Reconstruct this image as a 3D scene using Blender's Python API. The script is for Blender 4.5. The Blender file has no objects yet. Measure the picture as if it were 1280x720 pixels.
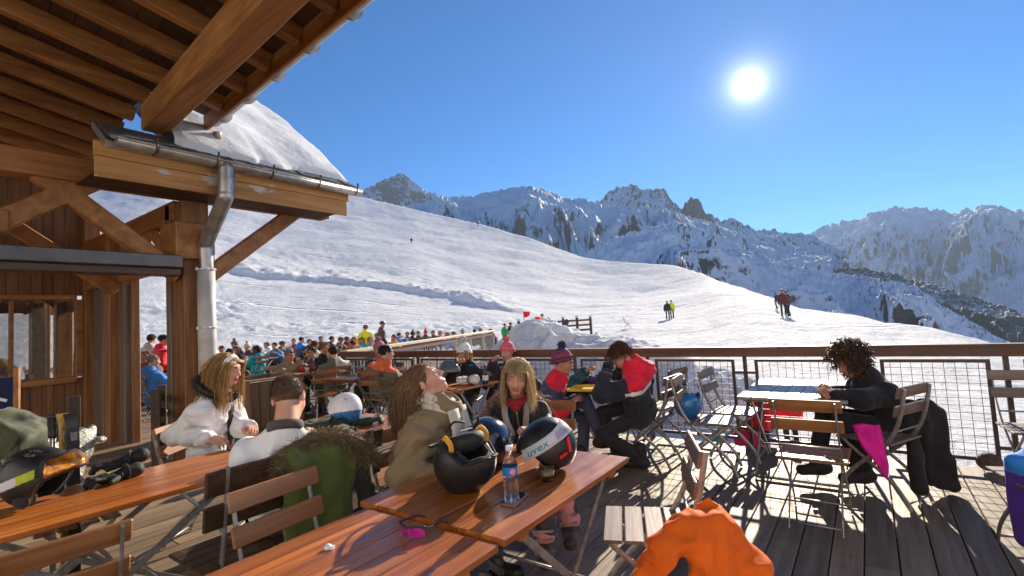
import bpy, bmesh, math, random
import numpy as np
from mathutils import Vector, Matrix

# ------------------------------------------------------------------ world frame
# x runs along the railing (to the right), y along the deck boards (away), z up, deck top = 0
EYE = 1.52
FPX = 611.0
ROLL, PITCH, YAW = math.radians(3.33), math.radians(3.6), math.radians(35.8)
CY, SY = math.cos(YAW), math.sin(YAW)
rng = random.Random(7)
nrng = np.random.default_rng(5)
scene = bpy.context.scene
COL = scene.collection

def c2w(X, Y, Z=0.0):
    """metres right of / ahead of the photographer -> world"""
    return Vector((X * CY - Y * SY, X * SY + Y * CY, Z))

def ray(px, py):
    x, y = (px - 640) / FPX, (360 - py) / FPX
    r = x * math.cos(ROLL) + y * math.sin(ROLL)
    u = -x * math.sin(ROLL) + y * math.cos(ROLL)
    return r, math.cos(PITCH) - u * math.sin(PITCH), math.sin(PITCH) + u * math.cos(PITCH)

def G(px, py, z=0.0):
    r, f, u = ray(px, py); t = (z - EYE) / u
    return c2w(r * t, f * t, z)

def J(px, py, D):
    r, f, u = ray(px, py); t = D / f
    return c2w(r * t, D, EYE + u * t)

def heading(deg):
    """0 = away from the photographer, 90 = to the right, 180 = towards, -90 = left; unit vector"""
    a = math.radians(deg)
    return c2w(math.sin(a), math.cos(a)).normalized()

def yaw_of(deg):
    v = heading(deg); return math.atan2(-v.x, v.y)      # local +Y points along the heading

# ------------------------------------------------------------------ objects
def link(o, parent=None):
    COL.objects.link(o)
    if parent is not None: o.parent = parent
    return o

def tag(o, label=None, cat=None, group=None, kind=None):
    if label: o['label'] = label
    if cat: o['category'] = cat
    if group: o['group'] = group
    if kind: o['kind'] = kind
    return o

def thing(name, label, cat, loc=(0, 0, 0), rz=0.0, group=None):
    o = link(bpy.data.objects.new(name, None))
    o.location = loc; o.rotation_euler = (0, 0, rz); o.empty_display_size = .1
    return tag(o, label, cat, group)

KIDS = {}
def copy_tree(o, parent=None):
    c = link(o.copy(), parent)
    for ch in list(o.children):
        copy_tree(ch, c)
    return c

def dup(o, loc, rz, label, group=None):
    c = copy_tree(o); c.location = loc; c.rotation_euler = (0, 0, rz)
    c['label'] = label
    if group: c['group'] = group
    return c

class MB:
    """collects shapes and links them as one mesh object"""
    def __init__(s):
        s.v = []; s.f = []; s.m = []; s.t = []; s.sm = []; s.n = 0
    def add(s, verts, faces, mat=0, smooth=False, tone=None):
        verts = np.asarray(verts, float).reshape(-1, 3)
        t = rng.random() if tone is None else tone
        s.v.append(verts)
        n = s.n
        for f in (faces.tolist() if hasattr(faces, 'tolist') else faces):
            s.f.append([i + n for i in f])
        k = len(faces)
        if hasattr(mat, '__len__'): s.m.extend(int(q) for q in mat)
        else: s.m.extend([mat] * k)
        s.t.extend([t] * k); s.sm.extend([smooth] * k)
        s.n += len(verts)
        return s
    def box(s, c, size, mat=0, rot=None, tone=None):
        hx, hy, hz = size[0] / 2, size[1] / 2, size[2] / 2
        p = np.array([(x, y, z) for z in (-hz, hz) for y in (-hy, hy) for x in (-hx, hx)])
        if rot is not None: p = p @ np.array(rot.to_3x3()).T
        p = p + np.array(c)
        return s.add(p, [(0, 2, 3, 1), (4, 5, 7, 6), (0, 1, 5, 4), (2, 6, 7, 3), (0, 4, 6, 2), (1, 3, 7, 5)], mat, tone=tone)
    def bar(s, a, b, w, h, mat=0, up=(0, 0, 1), tone=None):
        a, b = Vector(a), Vector(b); d = (b - a); L = d.length; y = d / L
        x = y.cross(Vector(up))
        if x.length < 1e-4: x = y.cross(Vector((1, 0, 0)))
        x.normalize(); z = x.cross(y)
        M = Matrix((x, y, z)).transposed()
        return s.box((a + b) / 2, (w, L, h), mat, M, tone)
    def tube(s, pts, r, n=8, mat=0, smooth=True, cap=True, flat=1.0, up=None, tone=None):
        P = [Vector(p) for p in pts]; k = len(P)
        rr = list(r) if hasattr(r, '__len__') else [r] * k
        vs = []; ref = Vector(up) if up is not None else None
        for i, p in enumerate(P):
            d = (P[min(i + 1, k - 1)] - P[max(i - 1, 0)]).normalized()
            if ref is None or abs(ref.dot(d)) > .98:
                ref = d.orthogonal()
            x = (ref - d * ref.dot(d)).normalized(); y = d.cross(x)
            if up is None: ref = x
            for j in range(n):
                a = 2 * math.pi * (j + .5) / n
                vs.append(p + (x * math.cos(a) + y * math.sin(a) * flat) * rr[i])
        fs = []
        for i in range(k - 1):
            for j in range(n):
                q = (j + 1) % n
                fs.append((i * n + j, i * n + q, (i + 1) * n + q, (i + 1) * n + j))
        if cap:
            fs.append(tuple(range(n))[::-1]); fs.append(tuple((k - 1) * n + j for j in range(n)))
        return s.add([tuple(v) for v in vs], fs, mat, smooth, tone)
    def lathe(s, prof, n=20, c=(0, 0, 0), mat=0, smooth=True, M=None):
        vs = []; k = len(prof)
        for r, z in prof:
            for j in range(n):
                a = 2 * math.pi * j / n
                vs.append((r * math.cos(a), r * math.sin(a), z))
        vs = np.array(vs)
        if M is not None: vs = vs @ np.array(M.to_3x3()).T
        vs = vs + np.array(c)
        fs = [(i * n + j, i * n + (j + 1) % n, (i + 1) * n + (j + 1) % n, (i + 1) * n + j) for i in range(k - 1) for j in range(n)]
        return s.add(vs, fs, mat, smooth)
    def ball(s, c, r, mat=0, n=10, M=None):
        r = np.array(r if hasattr(r, '__len__') else (r, r, r), float)
        vs = []; m = n // 2
        for i in range(m + 1):
            th = math.pi * i / m
            for j in range(n):
                a = 2 * math.pi * j / n
                vs.append((math.sin(th) * math.cos(a), math.sin(th) * math.sin(a), math.cos(th)))
        vs = np.array(vs) * r
        if M is not None: vs = vs @ np.array(M.to_3x3()).T
        fs = [(i * n + j, (i + 1) * n + j, (i + 1) * n + (j + 1) % n, i * n + (j + 1) % n) for i in range(m) for j in range(n)]
        return s.add(vs + np.array(c), fs, mat, True)
    def build(s, name, mats, parent=None, bevel=0, loc=None):
        mats = mats if isinstance(mats, (list, tuple)) else [mats]
        me = bpy.data.meshes.new(name)
        me.from_pydata(np.concatenate(s.v).tolist(), [], s.f)
        for m in mats: me.materials.append(m)
        me.polygons.foreach_set('material_index', s.m)
        me.polygons.foreach_set('use_smooth', s.sm)
        at = me.attributes.new('tone', 'FLOAT', 'FACE'); at.data.foreach_set('value', s.t)
        me.validate(); me.update()
        o = link(bpy.data.objects.new(name, me), parent)
        if loc is not None: o.location = loc
        if bevel:
            b = o.modifiers.new('edge', 'BEVEL'); b.width = bevel; b.segments = 1; b.limit_method = 'ANGLE'
        return o

# ------------------------------------------------------------------ signed distance meshing
def mesh_sdf(fn, lo, hi, res):
    lo = np.array(lo, float); hi = np.array(hi, float)
    n = np.maximum(((hi - lo) / res).astype(int) + 2, 3)
    ax = [lo[i] + res * np.arange(n[i]) for i in range(3)]
    P = np.stack(np.meshgrid(*ax, indexing='ij'), -1).astype(np.float32)
    v = fn(P).astype(np.float32)
    ins = v < 0
    cs = (n[0] - 1, n[1] - 1, n[2] - 1)
    acc = np.zeros(cs + (3,), np.float32); cnt = np.zeros(cs, np.float32)
    base = np.stack(np.meshgrid(*[np.arange(k) for k in cs], indexing='ij'), -1).astype(np.float32)
    def sub(a, o): return a[o[0]:o[0] + cs[0], o[1]:o[1] + cs[1], o[2]:o[2] + cs[2]]
    for a in range(3):
        for p in range(2):
            for q in range(2):
                o0 = [0, 0, 0]; b, c = [k for k in range(3) if k != a]
                o0[b] = p; o0[c] = q; o1 = list(o0); o1[a] = 1
                s0, s1 = sub(v, o0), sub(v, o1)
                cr = sub(ins, o0) != sub(ins, o1)
                t = np.where(cr, s0 / np.where(cr, s0 - s1, 1), 0)
                for k in range(3):
                    acc[..., k] += np.where(cr, (t if k == a else o0[k]), 0)
                cnt += cr
    act = cnt > 0
    idx = -np.ones(cs, np.int64); idx[act] = np.arange(act.sum())
    V = lo + res * (base[act] + acc[act] / cnt[act][:, None])
    F = []
    for a in range(3):
        b, c = (a + 1) % 3, (a + 2) % 3
        sl0 = [slice(None)] * 3; sl1 = [slice(None)] * 3
        sl0[a] = slice(0, n[a] - 1); sl1[a] = slice(1, n[a])
        i0 = ins[tuple(sl0)]; i1 = ins[tuple(sl1)]
        cr = i0 != i1
        w = np.argwhere(cr)
        ok = (w[:, b] > 0) & (w[:, c] > 0) & (w[:, b] < cs[b]) & (w[:, c] < cs[c])
        w = w[ok]
        if not len(w): continue
        flip = i0[w[:, 0], w[:, 1], w[:, 2]]
        def cell(db, dc):
            q = w.copy(); q[:, b] -= db; q[:, c] -= dc
            return idx[q[:, 0], q[:, 1], q[:, 2]]
        quad = np.stack([cell(1, 1), cell(0, 1), cell(0, 0), cell(1, 0)], 1)
        quad[~flip] = quad[~flip][:, ::-1]
        F.append(quad)
    return V, np.concatenate(F)

def smin(a, b, k):
    if k <= 0: return np.minimum(a, b)
    h = np.clip(.5 + .5 * (b - a) / k, 0, 1)
    return b + (a - b) * h - k * h * (1 - h)

def cap(P, a, b, r1, r2=None):
    a = np.array(a, np.float32); b = np.array(b, np.float32); r2 = r1 if r2 is None else r2
    d = b - a; L = float(d @ d) + 1e-9
    t = np.clip(((P - a) @ d) / L, 0, 1)
    q = P - a - t[..., None] * d
    return np.sqrt((q * q).sum(-1)) - (r1 + (r2 - r1) * t)

def ell(P, c, r, M=None):
    q = P - np.array(c, np.float32)
    if M is not None: q = q @ np.array(M.to_3x3(), np.float32)
    r = np.array(r, np.float32)
    k0 = np.sqrt(((q / r) ** 2).sum(-1)); k1 = np.sqrt(((q / (r * r)) ** 2).sum(-1)) + 1e-9
    return k0 * (k0 - 1) / k1

def rbox(P, c, h, r=.01, M=None):
    q = P - np.array(c, np.float32)
    if M is not None: q = q @ np.array(M.to_3x3(), np.float32)
    q = np.abs(q) - (np.array(h, np.float32) - r)
    return np.sqrt((np.maximum(q, 0) ** 2).sum(-1)) + np.minimum(q.max(-1), 0) - r

def _hash(i, j, k, seed):
    h = (i * 374761393 + j * 668265263 + k * 2147483647 + seed * 1274126177) & 0xffffffff
    h = ((h ^ (h >> 13)) * 1274126177) & 0xffffffff
    return ((h ^ (h >> 16)) & 0xffff) / 65535.0

def vnoise(P, scale, seed=0):
    q = P.astype(np.float64) * scale + 1000.0
    i = np.floor(q).astype(np.int64); f = q - i; f = f * f * (3 - 2 * f)
    out = 0
    for dx in (0, 1):
        for dy in (0, 1):
            for dz in (0, 1):
                w = (f[..., 0] if dx else 1 - f[..., 0]) * (f[..., 1] if dy else 1 - f[..., 1]) * (f[..., 2] if dz else 1 - f[..., 2])
                out = out + w * _hash(i[..., 0] + dx, i[..., 1] + dy, i[..., 2] + dz, seed)
    return out * 2 - 1

def n2(x, y, scale, seed=0, octv=4, gain=.5, ridged=False):
    """2-D fractal noise on arrays"""
    P0 = np.stack([x, y], -1); out = np.zeros(np.shape(x)); a = 1; s = scale
    for o in range(octv):
        q = P0 * s + 5000.0 + o * 17.3
        i = np.floor(q).astype(np.int64); f = q - i; f = f * f * (3 - 2 * f)
        v = 0
        for dx in (0, 1):
            for dy in (0, 1):
                v = v + (f[..., 0] if dx else 1 - f[..., 0]) * (f[..., 1] if dy else 1 - f[..., 1]) * _hash(i[..., 0] + dx, i[..., 1] + dy, 0 * i[..., 0], seed + o)
        v = v * 2 - 1
        if ridged: v = 1 - 2 * np.abs(v)
        out = out + a * v; a *= gain; s *= 2.03
    return out

def tess(pts, closed=False, sub=4):
    """smooth polyline (Catmull-Rom)"""
    P = [Vector(p) for p in pts]; out = []
    for i in range(len(P) - 1):
        p0 = P[max(i - 1, 0)]; p1 = P[i]; p2 = P[i + 1]; p3 = P[min(i + 2, len(P) - 1)]
        for k in range(sub):
            t = k / sub
            out.append(.5 * ((2 * p1) + (p2 - p0) * t + (2 * p0 - 5 * p1 + 4 * p2 - p3) * t * t + (3 * p1 - p0 - 3 * p2 + p3) * t ** 3))
    out.append(P[-1]); return out
# ------------------------------------------------------------------ materials
def s2l(c):
    return tuple(((v / 255) / 12.92 if v / 255 <= .04045 else ((v / 255 + .055) / 1.055) ** 2.4) for v in c)

class N:
    def __init__(s, name):
        s.m = bpy.data.materials.new(name); s.m.use_nodes = True
        s.t = s.m.node_tree; s.b = s.t.nodes['Principled BSDF']; s.out = s.t.nodes['Material Output']
    def n(s, typ, **kw):
        q = s.t.nodes.new(typ)
        for k, v in kw.items(): setattr(q, k, v)
        return q
    def l(s, a, b): s.t.links.new(a, b)
    def obj(s, scale=(1, 1, 1)):
        tc = s.n('ShaderNodeTexCoord'); mp = s.n('ShaderNodeMapping'); mp.inputs['Scale'].default_value = scale
        s.l(tc.outputs['Object'], mp.inputs['Vector']); return mp.outputs['Vector']
    def noise(s, vec, scale, detail=4, rough=.55, dist=0):
        q = s.n('ShaderNodeTexNoise'); q.inputs['Scale'].default_value = scale; q.inputs['Detail'].default_value = detail
        q.inputs['Roughness'].default_value = rough; q.inputs['Distortion'].default_value = dist
        s.l(vec, q.inputs['Vector']); return q.outputs['Fac']
    def ramp(s, fac, stops):
        q = s.n('ShaderNodeValToRGB'); e = q.color_ramp.elements
        while len(e) < len(stops): e.new(.5)
        for i, (p, c) in enumerate(stops):
            e[i].position = p; e[i].color = (*c, 1) if len(c) == 3 else c
        s.l(fac, q.inputs['Fac']); return q.outputs['Color']
    def mix(s, fac, a, b, mode='MIX'):
        q = s.n('ShaderNodeMix', data_type='RGBA', blend_type=mode)
        for sock, v in ((q.inputs[0], fac), (q.inputs[6], a), (q.inputs[7], b)):
            if hasattr(v, 'links') or hasattr(v, 'is_linked'): s.l(v, sock)
            elif hasattr(v, '__len__'): sock.default_value = (*v, 1) if len(v) == 3 else v
            else: sock.default_value = v
        return q.outputs[2]
    def math(s, op, a, b=None):
        q = s.n('ShaderNodeMath', operation=op)
        for i, v in enumerate((a, b)):
            if v is None: continue
            if hasattr(v, 'is_linked'): s.l(v, q.inputs[i])
            else: q.inputs[i].default_value = v
        return q.outputs[0]
    def attr(s, name='tone'):
        q = s.n('ShaderNodeAttribute'); q.attribute_name = name; return q.outputs['Fac']
    def rand(s): return s.n('ShaderNodeObjectInfo').outputs['Random']
    def bump(s, h, strength=.3, dist=.01):
        q = s.n('ShaderNodeBump'); q.inputs['Strength'].default_value = strength; q.inputs['Distance'].default_value = dist
        s.l(h, q.inputs['Height']); s.l(q.outputs['Normal'], s.b.inputs['Normal'])
    def set(s, **kw):
        for k, v in kw.items():
            k = k.replace('_', ' ')
            sock = s.b.inputs[k]
            if hasattr(v, 'is_linked'): s.l(v, sock)
            elif hasattr(v, '__len__'): sock.default_value = (*v, 1) if (len(v) == 3 and len(sock.default_value) == 4) else v
            else: sock.default_value = v
        return s

def wood(name, dark, mid, light, rough=.55, scale=(26, 1.6, 26), coat=0, bump=.25, tone=.35, spec=.5, wear=None, patch=1.2):
    k = N(name); v = k.obj(scale)
    g = k.noise(v, 1.0, 6, .6, .4)
    col = k.ramp(g, [(.28, dark), (.5, mid), (.72, light)])
    p = k.noise(k.obj((1, 1, 1)), patch * 3, 3)
    col = k.mix(k.math('MULTIPLY', p, .5), col, dark)
    t = k.math('ADD', k.math('MULTIPLY', k.attr(), tone * 2), 1 - tone)
    hsv = k.n('ShaderNodeHueSaturation'); k.l(col, hsv.inputs['Color']); k.l(t, hsv.inputs['Value'])
    col = hsv.outputs['Color']
    if wear:
        w = k.noise(k.obj((scale[0] * .35, scale[1] * 2.2, scale[2] * .35)), 1.0, 5, .65)
        col = k.mix(k.ramp(w, [(wear[1], (0, 0, 0)), (wear[1] + .06, (1, 1, 1))]), col, wear[0])
    rv = k.noise(k.obj((6, 3, 6)), 2.0, 4)
    k.set(Base_Color=col, Roughness=k.math('ADD', k.math('MULTIPLY', rv, .3), rough - .15), Specular_IOR_Level=spec)
    if coat: k.set(Coat_Weight=coat, Coat_Roughness=.22)
    k.bump(g, bump, .004)
    return k.m

def cloth(name, col, rough=.8, var=.25, bump=.35, scale=60, sheen=.15, spec=.3, fold=9):
    k = N(name); v = k.obj()
    a = k.noise(v, fold, 4, .6, .3)
    c1 = tuple(x * (1 - var) for x in col); c2 = tuple(min(x * (1 + var), 1) for x in col)
    k.set(Base_Color=k.ramp(a, [(.3, c1), (.7, c2)]), Roughness=rough, Specular_IOR_Level=spec, Sheen_Weight=sheen)
    w = k.noise(v, scale, 3)
    k.bump(k.math('ADD', k.math('MULTIPLY', a, .8), k.math('MULTIPLY', w, .2)), bump, .012)
    return k.m

def plain(name, col, rough=.4, metal=0, var=.12, bump=0.05, spec=.5, coat=0, scale=14):
    k = N(name); v = k.obj()
    a = k.noise(v, scale, 5, .6)
    c1 = tuple(x * (1 - var) for x in col); c2 = tuple(min(x * (1 + var), 1) for x in col)
    k.set(Base_Color=k.ramp(a, [(.35, c1), (.65, c2)]), Roughness=k.math('ADD', k.math('MULTIPLY', a, .24), max(rough - .12, .02)),
          Metallic=metal, Specular_IOR_Level=spec, Coat_Weight=coat)
    if bump: k.bump(a, bump, .004)
    return k.m

def skin(name, col):
    k = N(name); v = k.obj()
    a = k.noise(v, 18, 4)
    k.set(Base_Color=k.ramp(a, [(.3, tuple(x * y for x, y in zip(col, (1.0, .82, .8)))), (.7, col)]), Roughness=.62, Specular_IOR_Level=.22,
          Subsurface_Weight=.06, Subsurface_Radius=(.012, .004, .002), Subsurface_Scale=1.0)
    return k.m

def hairmat(name, dark, light):
    k = N(name); v = k.obj((1, 1, 1))
    t = k.attr()
    a = k.noise(v, 30, 3)
    f = k.math('ADD', k.math('MULTIPLY', t, .7), k.math('MULTIPLY', a, .3))
    k.set(Base_Color=k.ramp(f, [(.15, dark), (.8, light)]), Roughness=.42, Specular_IOR_Level=.5, Sheen_Weight=.2)
    tr = k.n('ShaderNodeBsdfTranslucent'); k.l(k.ramp(f, [(.15, dark), (.8, light)]), tr.inputs['Color'])
    mx = k.n('ShaderNodeMixShader'); mx.inputs[0].default_value = .45
    k.l(k.b.outputs[0], mx.inputs[1]); k.l(tr.outputs[0], mx.inputs[2]); k.l(mx.outputs[0], k.out.inputs['Surface'])
    return k.m

def glassy(name, col=(1, 1, 1), rough=.03, ior=1.45, trans=1.0):
    k = N(name); k.set(Base_Color=col, Roughness=rough, IOR=ior, Transmission_Weight=trans)
    return k.m

def snowmat(name='snow', strength=.85):
    k = N(name); v = k.obj()
    geo = k.n('ShaderNodeNewGeometry').outputs['Position']
    big = k.noise(geo, .25, 5, .6); fine = k.noise(geo, 3.0, 6, .65)
    wav = k.n('ShaderNodeMapping'); wav.inputs['Scale'].default_value = (1.4, .22, 1); wav.inputs['Rotation'].default_value = (0, 0, .9)
    k.l(geo, wav.inputs['Vector']); st = k.noise(wav.outputs[0], 1.3, 6, .62, .6)
    col = k.ramp(big, [(.3, (.67, .685, .71)), (.7, (.75, .76, .775))])
    k.set(Base_Color=col, Roughness=.85, Specular_IOR_Level=.06)
    h = k.math('ADD', k.math('MULTIPLY', fine, .45), k.math('MULTIPLY', st, .9))
    msk = k.ramp(k.noise(geo, .05, 3), [(.48, (0, 0, 0)), (.62, (1, 1, 1))])
    for rot, sc in ((.62, .055), (1.1, .038)):       # ski tracks crossing the slope
        mp = k.n('ShaderNodeMapping'); mp.inputs['Rotation'].default_value = (0, 0, rot); k.l(geo, mp.inputs['Vector'])
        wv = k.n('ShaderNodeTexWave'); wv.inputs['Scale'].default_value = sc; wv.inputs['Distortion'].default_value = 16; wv.inputs['Detail'].default_value = 1.5; wv.inputs['Detail Scale'].default_value = .22
        k.l(mp.outputs[0], wv.inputs['Vector']); h = k.math('SUBTRACT', h, k.math('MULTIPLY', k.math('MULTIPLY', k.math('POWER', wv.outputs['Fac'], 90.0), .55), msk))
    k.bump(h, strength, .30)
    return k.m

def mountmat(name, rock, lo=.35, hi=.6, nscale=.004, snow=(.66, .70, .77)):
    k = N(name)
    g = k.n('ShaderNodeNewGeometry'); pos = g.outputs['Position']
    sx = k.n('ShaderNodeSeparateXYZ'); k.l(g.outputs['Normal'], sx.inputs[0])
    n1 = k.noise(pos, nscale, 8, .68, .5); n3 = k.noise(pos, nscale * 6, 6, .7)
    f = k.math('ADD', k.math('ADD', sx.outputs['Z'], k.math('MULTIPLY', k.math('SUBTRACT', n1, .5), .55)), k.math('MULTIPLY', k.math('SUBTRACT', n3, .5), .45))
    fac = k.ramp(f, [(lo, (0, 0, 0)), (hi, (1, 1, 1))])
    rc = k.ramp(n3, [(.3, tuple(x * .55 for x in rock)), (.7, rock)])
    k.set(Base_Color=k.mix(fac, rc, snow), Roughness=.75, Specular_IOR_Level=.2)
    k.bump(k.math('ADD', n3, k.math('MULTIPLY', k.noise(pos, nscale * 22, 5, .7), .4)), 1.0, 1 / nscale * .035)
    return k.m

M = {}
M['deck'] = wood('deck_boards', (.13, .087, .05), (.26, .18, .108), (.37, .27, .17), .62, (22, 1.3, 22), bump=.5, tone=.28, wear=((.12, .082, .05), .62))
M['table'] = wood('varnished_table_slats', (.21, .050, .007), (.44, .127, .018), (.60, .22, .036), .36, (30, 1.2, 30), coat=.3, bump=.35, tone=.25, wear=((.62, .36, .16), .655))
M['table_pale'] = wood('sheen_pale_slats', (.22, .18, .15), (.34, .29, .25), (.45, .4, .36), .4, (30, 1.6, 30), coat=.35, bump=.3, tone=.2)  # whitish backlit sheen of the slats is put into the base colour
M['table_red'] = wood('red_brown_slats', (.12, .035, .016), (.22, .075, .035), (.32, .13, .07), .34, (30, 1.4, 30), coat=.5, bump=.3, tone=.2)
M['chair_wood'] = wood('oiled_chair_slats', (.16, .058, .017), (.34, .14, .045), (.50, .24, .09), .45, (1.6, 24, 24), coat=.25, bump=.3, tone=.2, patch=3)
M['chair_grey'] = wood('weathered_chair_slats', (.12, .07, .05), (.21, .135, .10), (.32, .23, .18), .5, (1.8, 24, 24), coat=.15, bump=.35, tone=.25, patch=3)
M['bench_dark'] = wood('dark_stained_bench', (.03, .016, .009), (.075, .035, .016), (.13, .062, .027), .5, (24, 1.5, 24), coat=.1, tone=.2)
M['beam'] = wood('stained_larch_beam', (.18, .068, .018), (.37, .155, .042), (.54, .26, .08), .55, (7, 7, 7), bump=.35, tone=.12, patch=.5)
M['beam_u'] = wood('stained_larch_beam_along', (.18, .068, .018), (.37, .155, .042), (.54, .26, .08), .55, (14, .9, 14), bump=.35, tone=.15, patch=.5)
M['beam_r'] = wood('stained_larch_beam_across', (.19, .072, .019), (.39, .165, .045), (.57, .28, .085), .5, (.9, 14, 14), bump=.35, tone=.12, patch=.5)
M['post'] = wood('larch_post', (.14, .058, .02), (.33, .145, .046), (.50, .25, .09), .55, (16, 16, 1.0), bump=.4, tone=.2, patch=.6)
M['post_grey'] = wood('greyed_larch_board', (.10, .07, .05), (.20, .145, .105), (.30, .23, .17), .6, (16, 16, 1.0), bump=.45, tone=.2, patch=.6)
M['fascia'] = wood('peeling_fascia', (.32, .14, .035), (.52, .26, .075), (.64, .36, .12), .55, (20, .9, 14), bump=.3, tone=.12, wear=((.5, .47, .44), .60))
M['rail'] = wood('brown_rail', (.07, .028, .014), (.125, .05, .025), (.19, .085, .045), .5, (1.0, 22, 22), bump=.3, tone=.15)
M['rail_pale'] = wood('sun_bleached_rail', (.38, .29, .18), (.52, .42, .28), (.62, .52, .37), .5, (22, 1.0, 22), bump=.3, tone=.15)
M['crate'] = wood('planter_boards', (.16, .09, .045), (.28, .17, .09), (.38, .25, .14), .6, (18, 18, 1.2), bump=.35, tone=.3)
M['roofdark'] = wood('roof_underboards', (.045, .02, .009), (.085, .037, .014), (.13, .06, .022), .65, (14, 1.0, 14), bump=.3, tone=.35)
M['wall'] = wood('facade_boards', (.13, .055, .02), (.23, .105, .038), (.33, .165, .065), .6, (16, 16, 1.0), bump=.3, tone=.25)
M['steel'] = plain('galvanised_steel', (.33, .32, .30), .42, .7, .25, .1, scale=25)
M['zinc'] = plain('zinc_gutter', (.40, .385, .37), .38, .75, .2, .12, scale=9)
M['flash'] = plain('grey_flashing', (.10, .10, .105), .35, .4, .2, .1, scale=6)
M['wire'] = plain('grey_wire', (.11, .09, .08), .45, .4, .2, 0)
M['iron'] = plain('brown_painted_iron', (.085, .055, .045), .45, .2, .25, .1, scale=20)
M['slate'] = plain('roof_slate', (.10, .095, .09), .6, 0, .4, .4, scale=20)
M['black'] = plain('matt_black_plastic', (.013, .013, .014), .42, 0, .3, .06, coat=.1, scale=12)
M['black_gloss'] = plain('dark_navy_gloss', (.012, .017, .03), .16, 0, .2, .02, coat=.6)
M['rubber'] = plain('black_rubber', (.014, .013, .013), .7, 0, .3, .2)
M['foam'] = cloth('helmet_lining', (.022, .022, .024), .9, .3, .5, 90)
M['white'] = plain('white_plastic', (.72, .73, .76), .3, 0, .06, .03, coat=.3)
M['blue'] = plain('blue_plastic', (.02, .16, .42), .28, 0, .15, .03, coat=.5)
M['yellow_web'] = cloth('yellow_webbing', (.75, .36, .02), .7, .15, .3, 120)
M['red'] = plain('red_plastic', (.6, .02, .03), .35, 0, .15, .03)
M['lime'] = cloth('lime_strap', (.48, .58, .03), .7, .15, .2, 120)
M['lens_orange'] = plain('orange_mirror_lens', (.75, .22, .02), .12, .75, .7, .0, scale=22, coat=.6)
M['lens_purple'] = plain('violet_mirror_lens', (.75, .03, .45), .12, .35, .45, .0, scale=30, coat=.6)
M['label_blue'] = plain('blue_bottle_label', (.01, .18, .48), .35, 0, .1, 0)
M['label_pink'] = plain('pink_label_mark', (.75, .25, .32), .35, 0, .1, 0)
M['print_teal'] = plain('teal_print', (.0, .27, .30), .5, 0, .1, 0)
M['print_lilac'] = plain('lilac_print', (.33, .26, .52), .5, 0, .1, 0)
M['strapwhite'] = cloth('white_elastic_strap', (.62, .62, .66), .75, .06, .1, 150)
M['glass'] = glassy('clear_glass', (1, 1, 1), .02, 1.45)
M['pet'] = glassy('clear_bottle_plastic', (.97, .985, 1.0), .05, 1.12)
M['drink'] = glassy('brown_drink', (.45, .25, .08), .1, 1.34, .6)
M['wine'] = glassy('yellow_wine', (.85, .7, .2), .03, 1.34, .85)
M['screen'] = plain('phone_screen', (.012, .012, .014), .07, 0, .1, 0, coat=1)
M['rose'] = plain('phone_case_rose', (.35, .16, .13), .4, .2, .1, 0)
M['snow'] = snowmat(); M['snow_smooth'] = snowmat('settled_snow', .18)
def clear(name, f):
    k = N(name); k.set(Base_Color=(1, 1, 1), Roughness=.05, IOR=1.3, Transmission_Weight=1.0)
    t = k.n('ShaderNodeBsdfTransparent'); t.inputs[0].default_value = (.96, .98, 1, 1); mx = k.n('ShaderNodeMixShader'); mx.inputs[0].default_value = f
    k.l(k.b.outputs[0], mx.inputs[1]); k.l(t.outputs[0], mx.inputs[2]); k.l(mx.outputs[0], k.out.inputs['Surface']); return k.m
M['pet'] = clear('clear_bottle_plastic', .45); M['water'] = clear('clear_water', .35)
M['skin'] = skin('fair_skin', (.62, .36, .26)); M['skin_tan'] = skin('tanned_skin', (.50, .26, .17)); M['skin_dark'] = skin('warm_brown_skin', (.30, .15, .095))
M['lips'] = plain('lips', (.42, .13, .11), .4, 0, .1, 0); M['brow'] = plain('brow_and_lash', (.05, .03, .02), .8, 0, .2, 0)
M['eyewhite'] = plain('eye_white', (.6, .58, .55), .2, 0, .03, 0); M['iris'] = plain('iris', (.05, .045, .04), .15, 0, .2, 0)
M['teeth'] = plain('teeth', (.7, .66, .6), .3, 0, .03, 0)
M['navyflag'] = cloth('navy_canvas', (.008, .014, .06), .8, .15, .2, 90)
M['paper'] = plain('white_paper', (.75, .74, .72), .7, 0, .04, .05)
def H(name, d, l): M[name] = hairmat(name, d, l)
H('hair_blond', (.30, .14, .04), (.90, .62, .26)); H('hair_ash', (.50, .33, .15), (.95, .78, .48)); H('hair_brown', (.13, .06, .024), (.52, .28, .115))
H('hair_dark', (.012, .008, .006), (.06, .03, .017)); H('hair_auburn', (.06, .016, .006), (.27, .09, .03)); H('hair_short', (.12, .06, .03), (.34, .2, .10))
H('hair_curly', (.018, .008, .005), (.17, .07, .026)); H('hair_grey', (.2, .2, .2), (.5, .5, .5)); H('fur_tan', (.09, .055, .024), (.48, .33, .16))
H('fur_black', (.012, .010, .009), (.10, .085, .07)); H('fur_pink', (.28, .14, .11), (.62, .38, .32)); H('fur_white', (.45, .43, .40), (.8, .78, .74))
_CL = {}
def C(col, **kw):
    """cloth by sRGB colour, cached"""
    key = (tuple(col), tuple(sorted(kw.items())))
    if key not in _CL: _CL[key] = cloth('cloth_%02x%02x%02x' % tuple(int(x) for x in col), tuple(min(.8, x * 1.4 + .004) for x in s2l(col)), **kw)
    return _CL[key]
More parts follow.
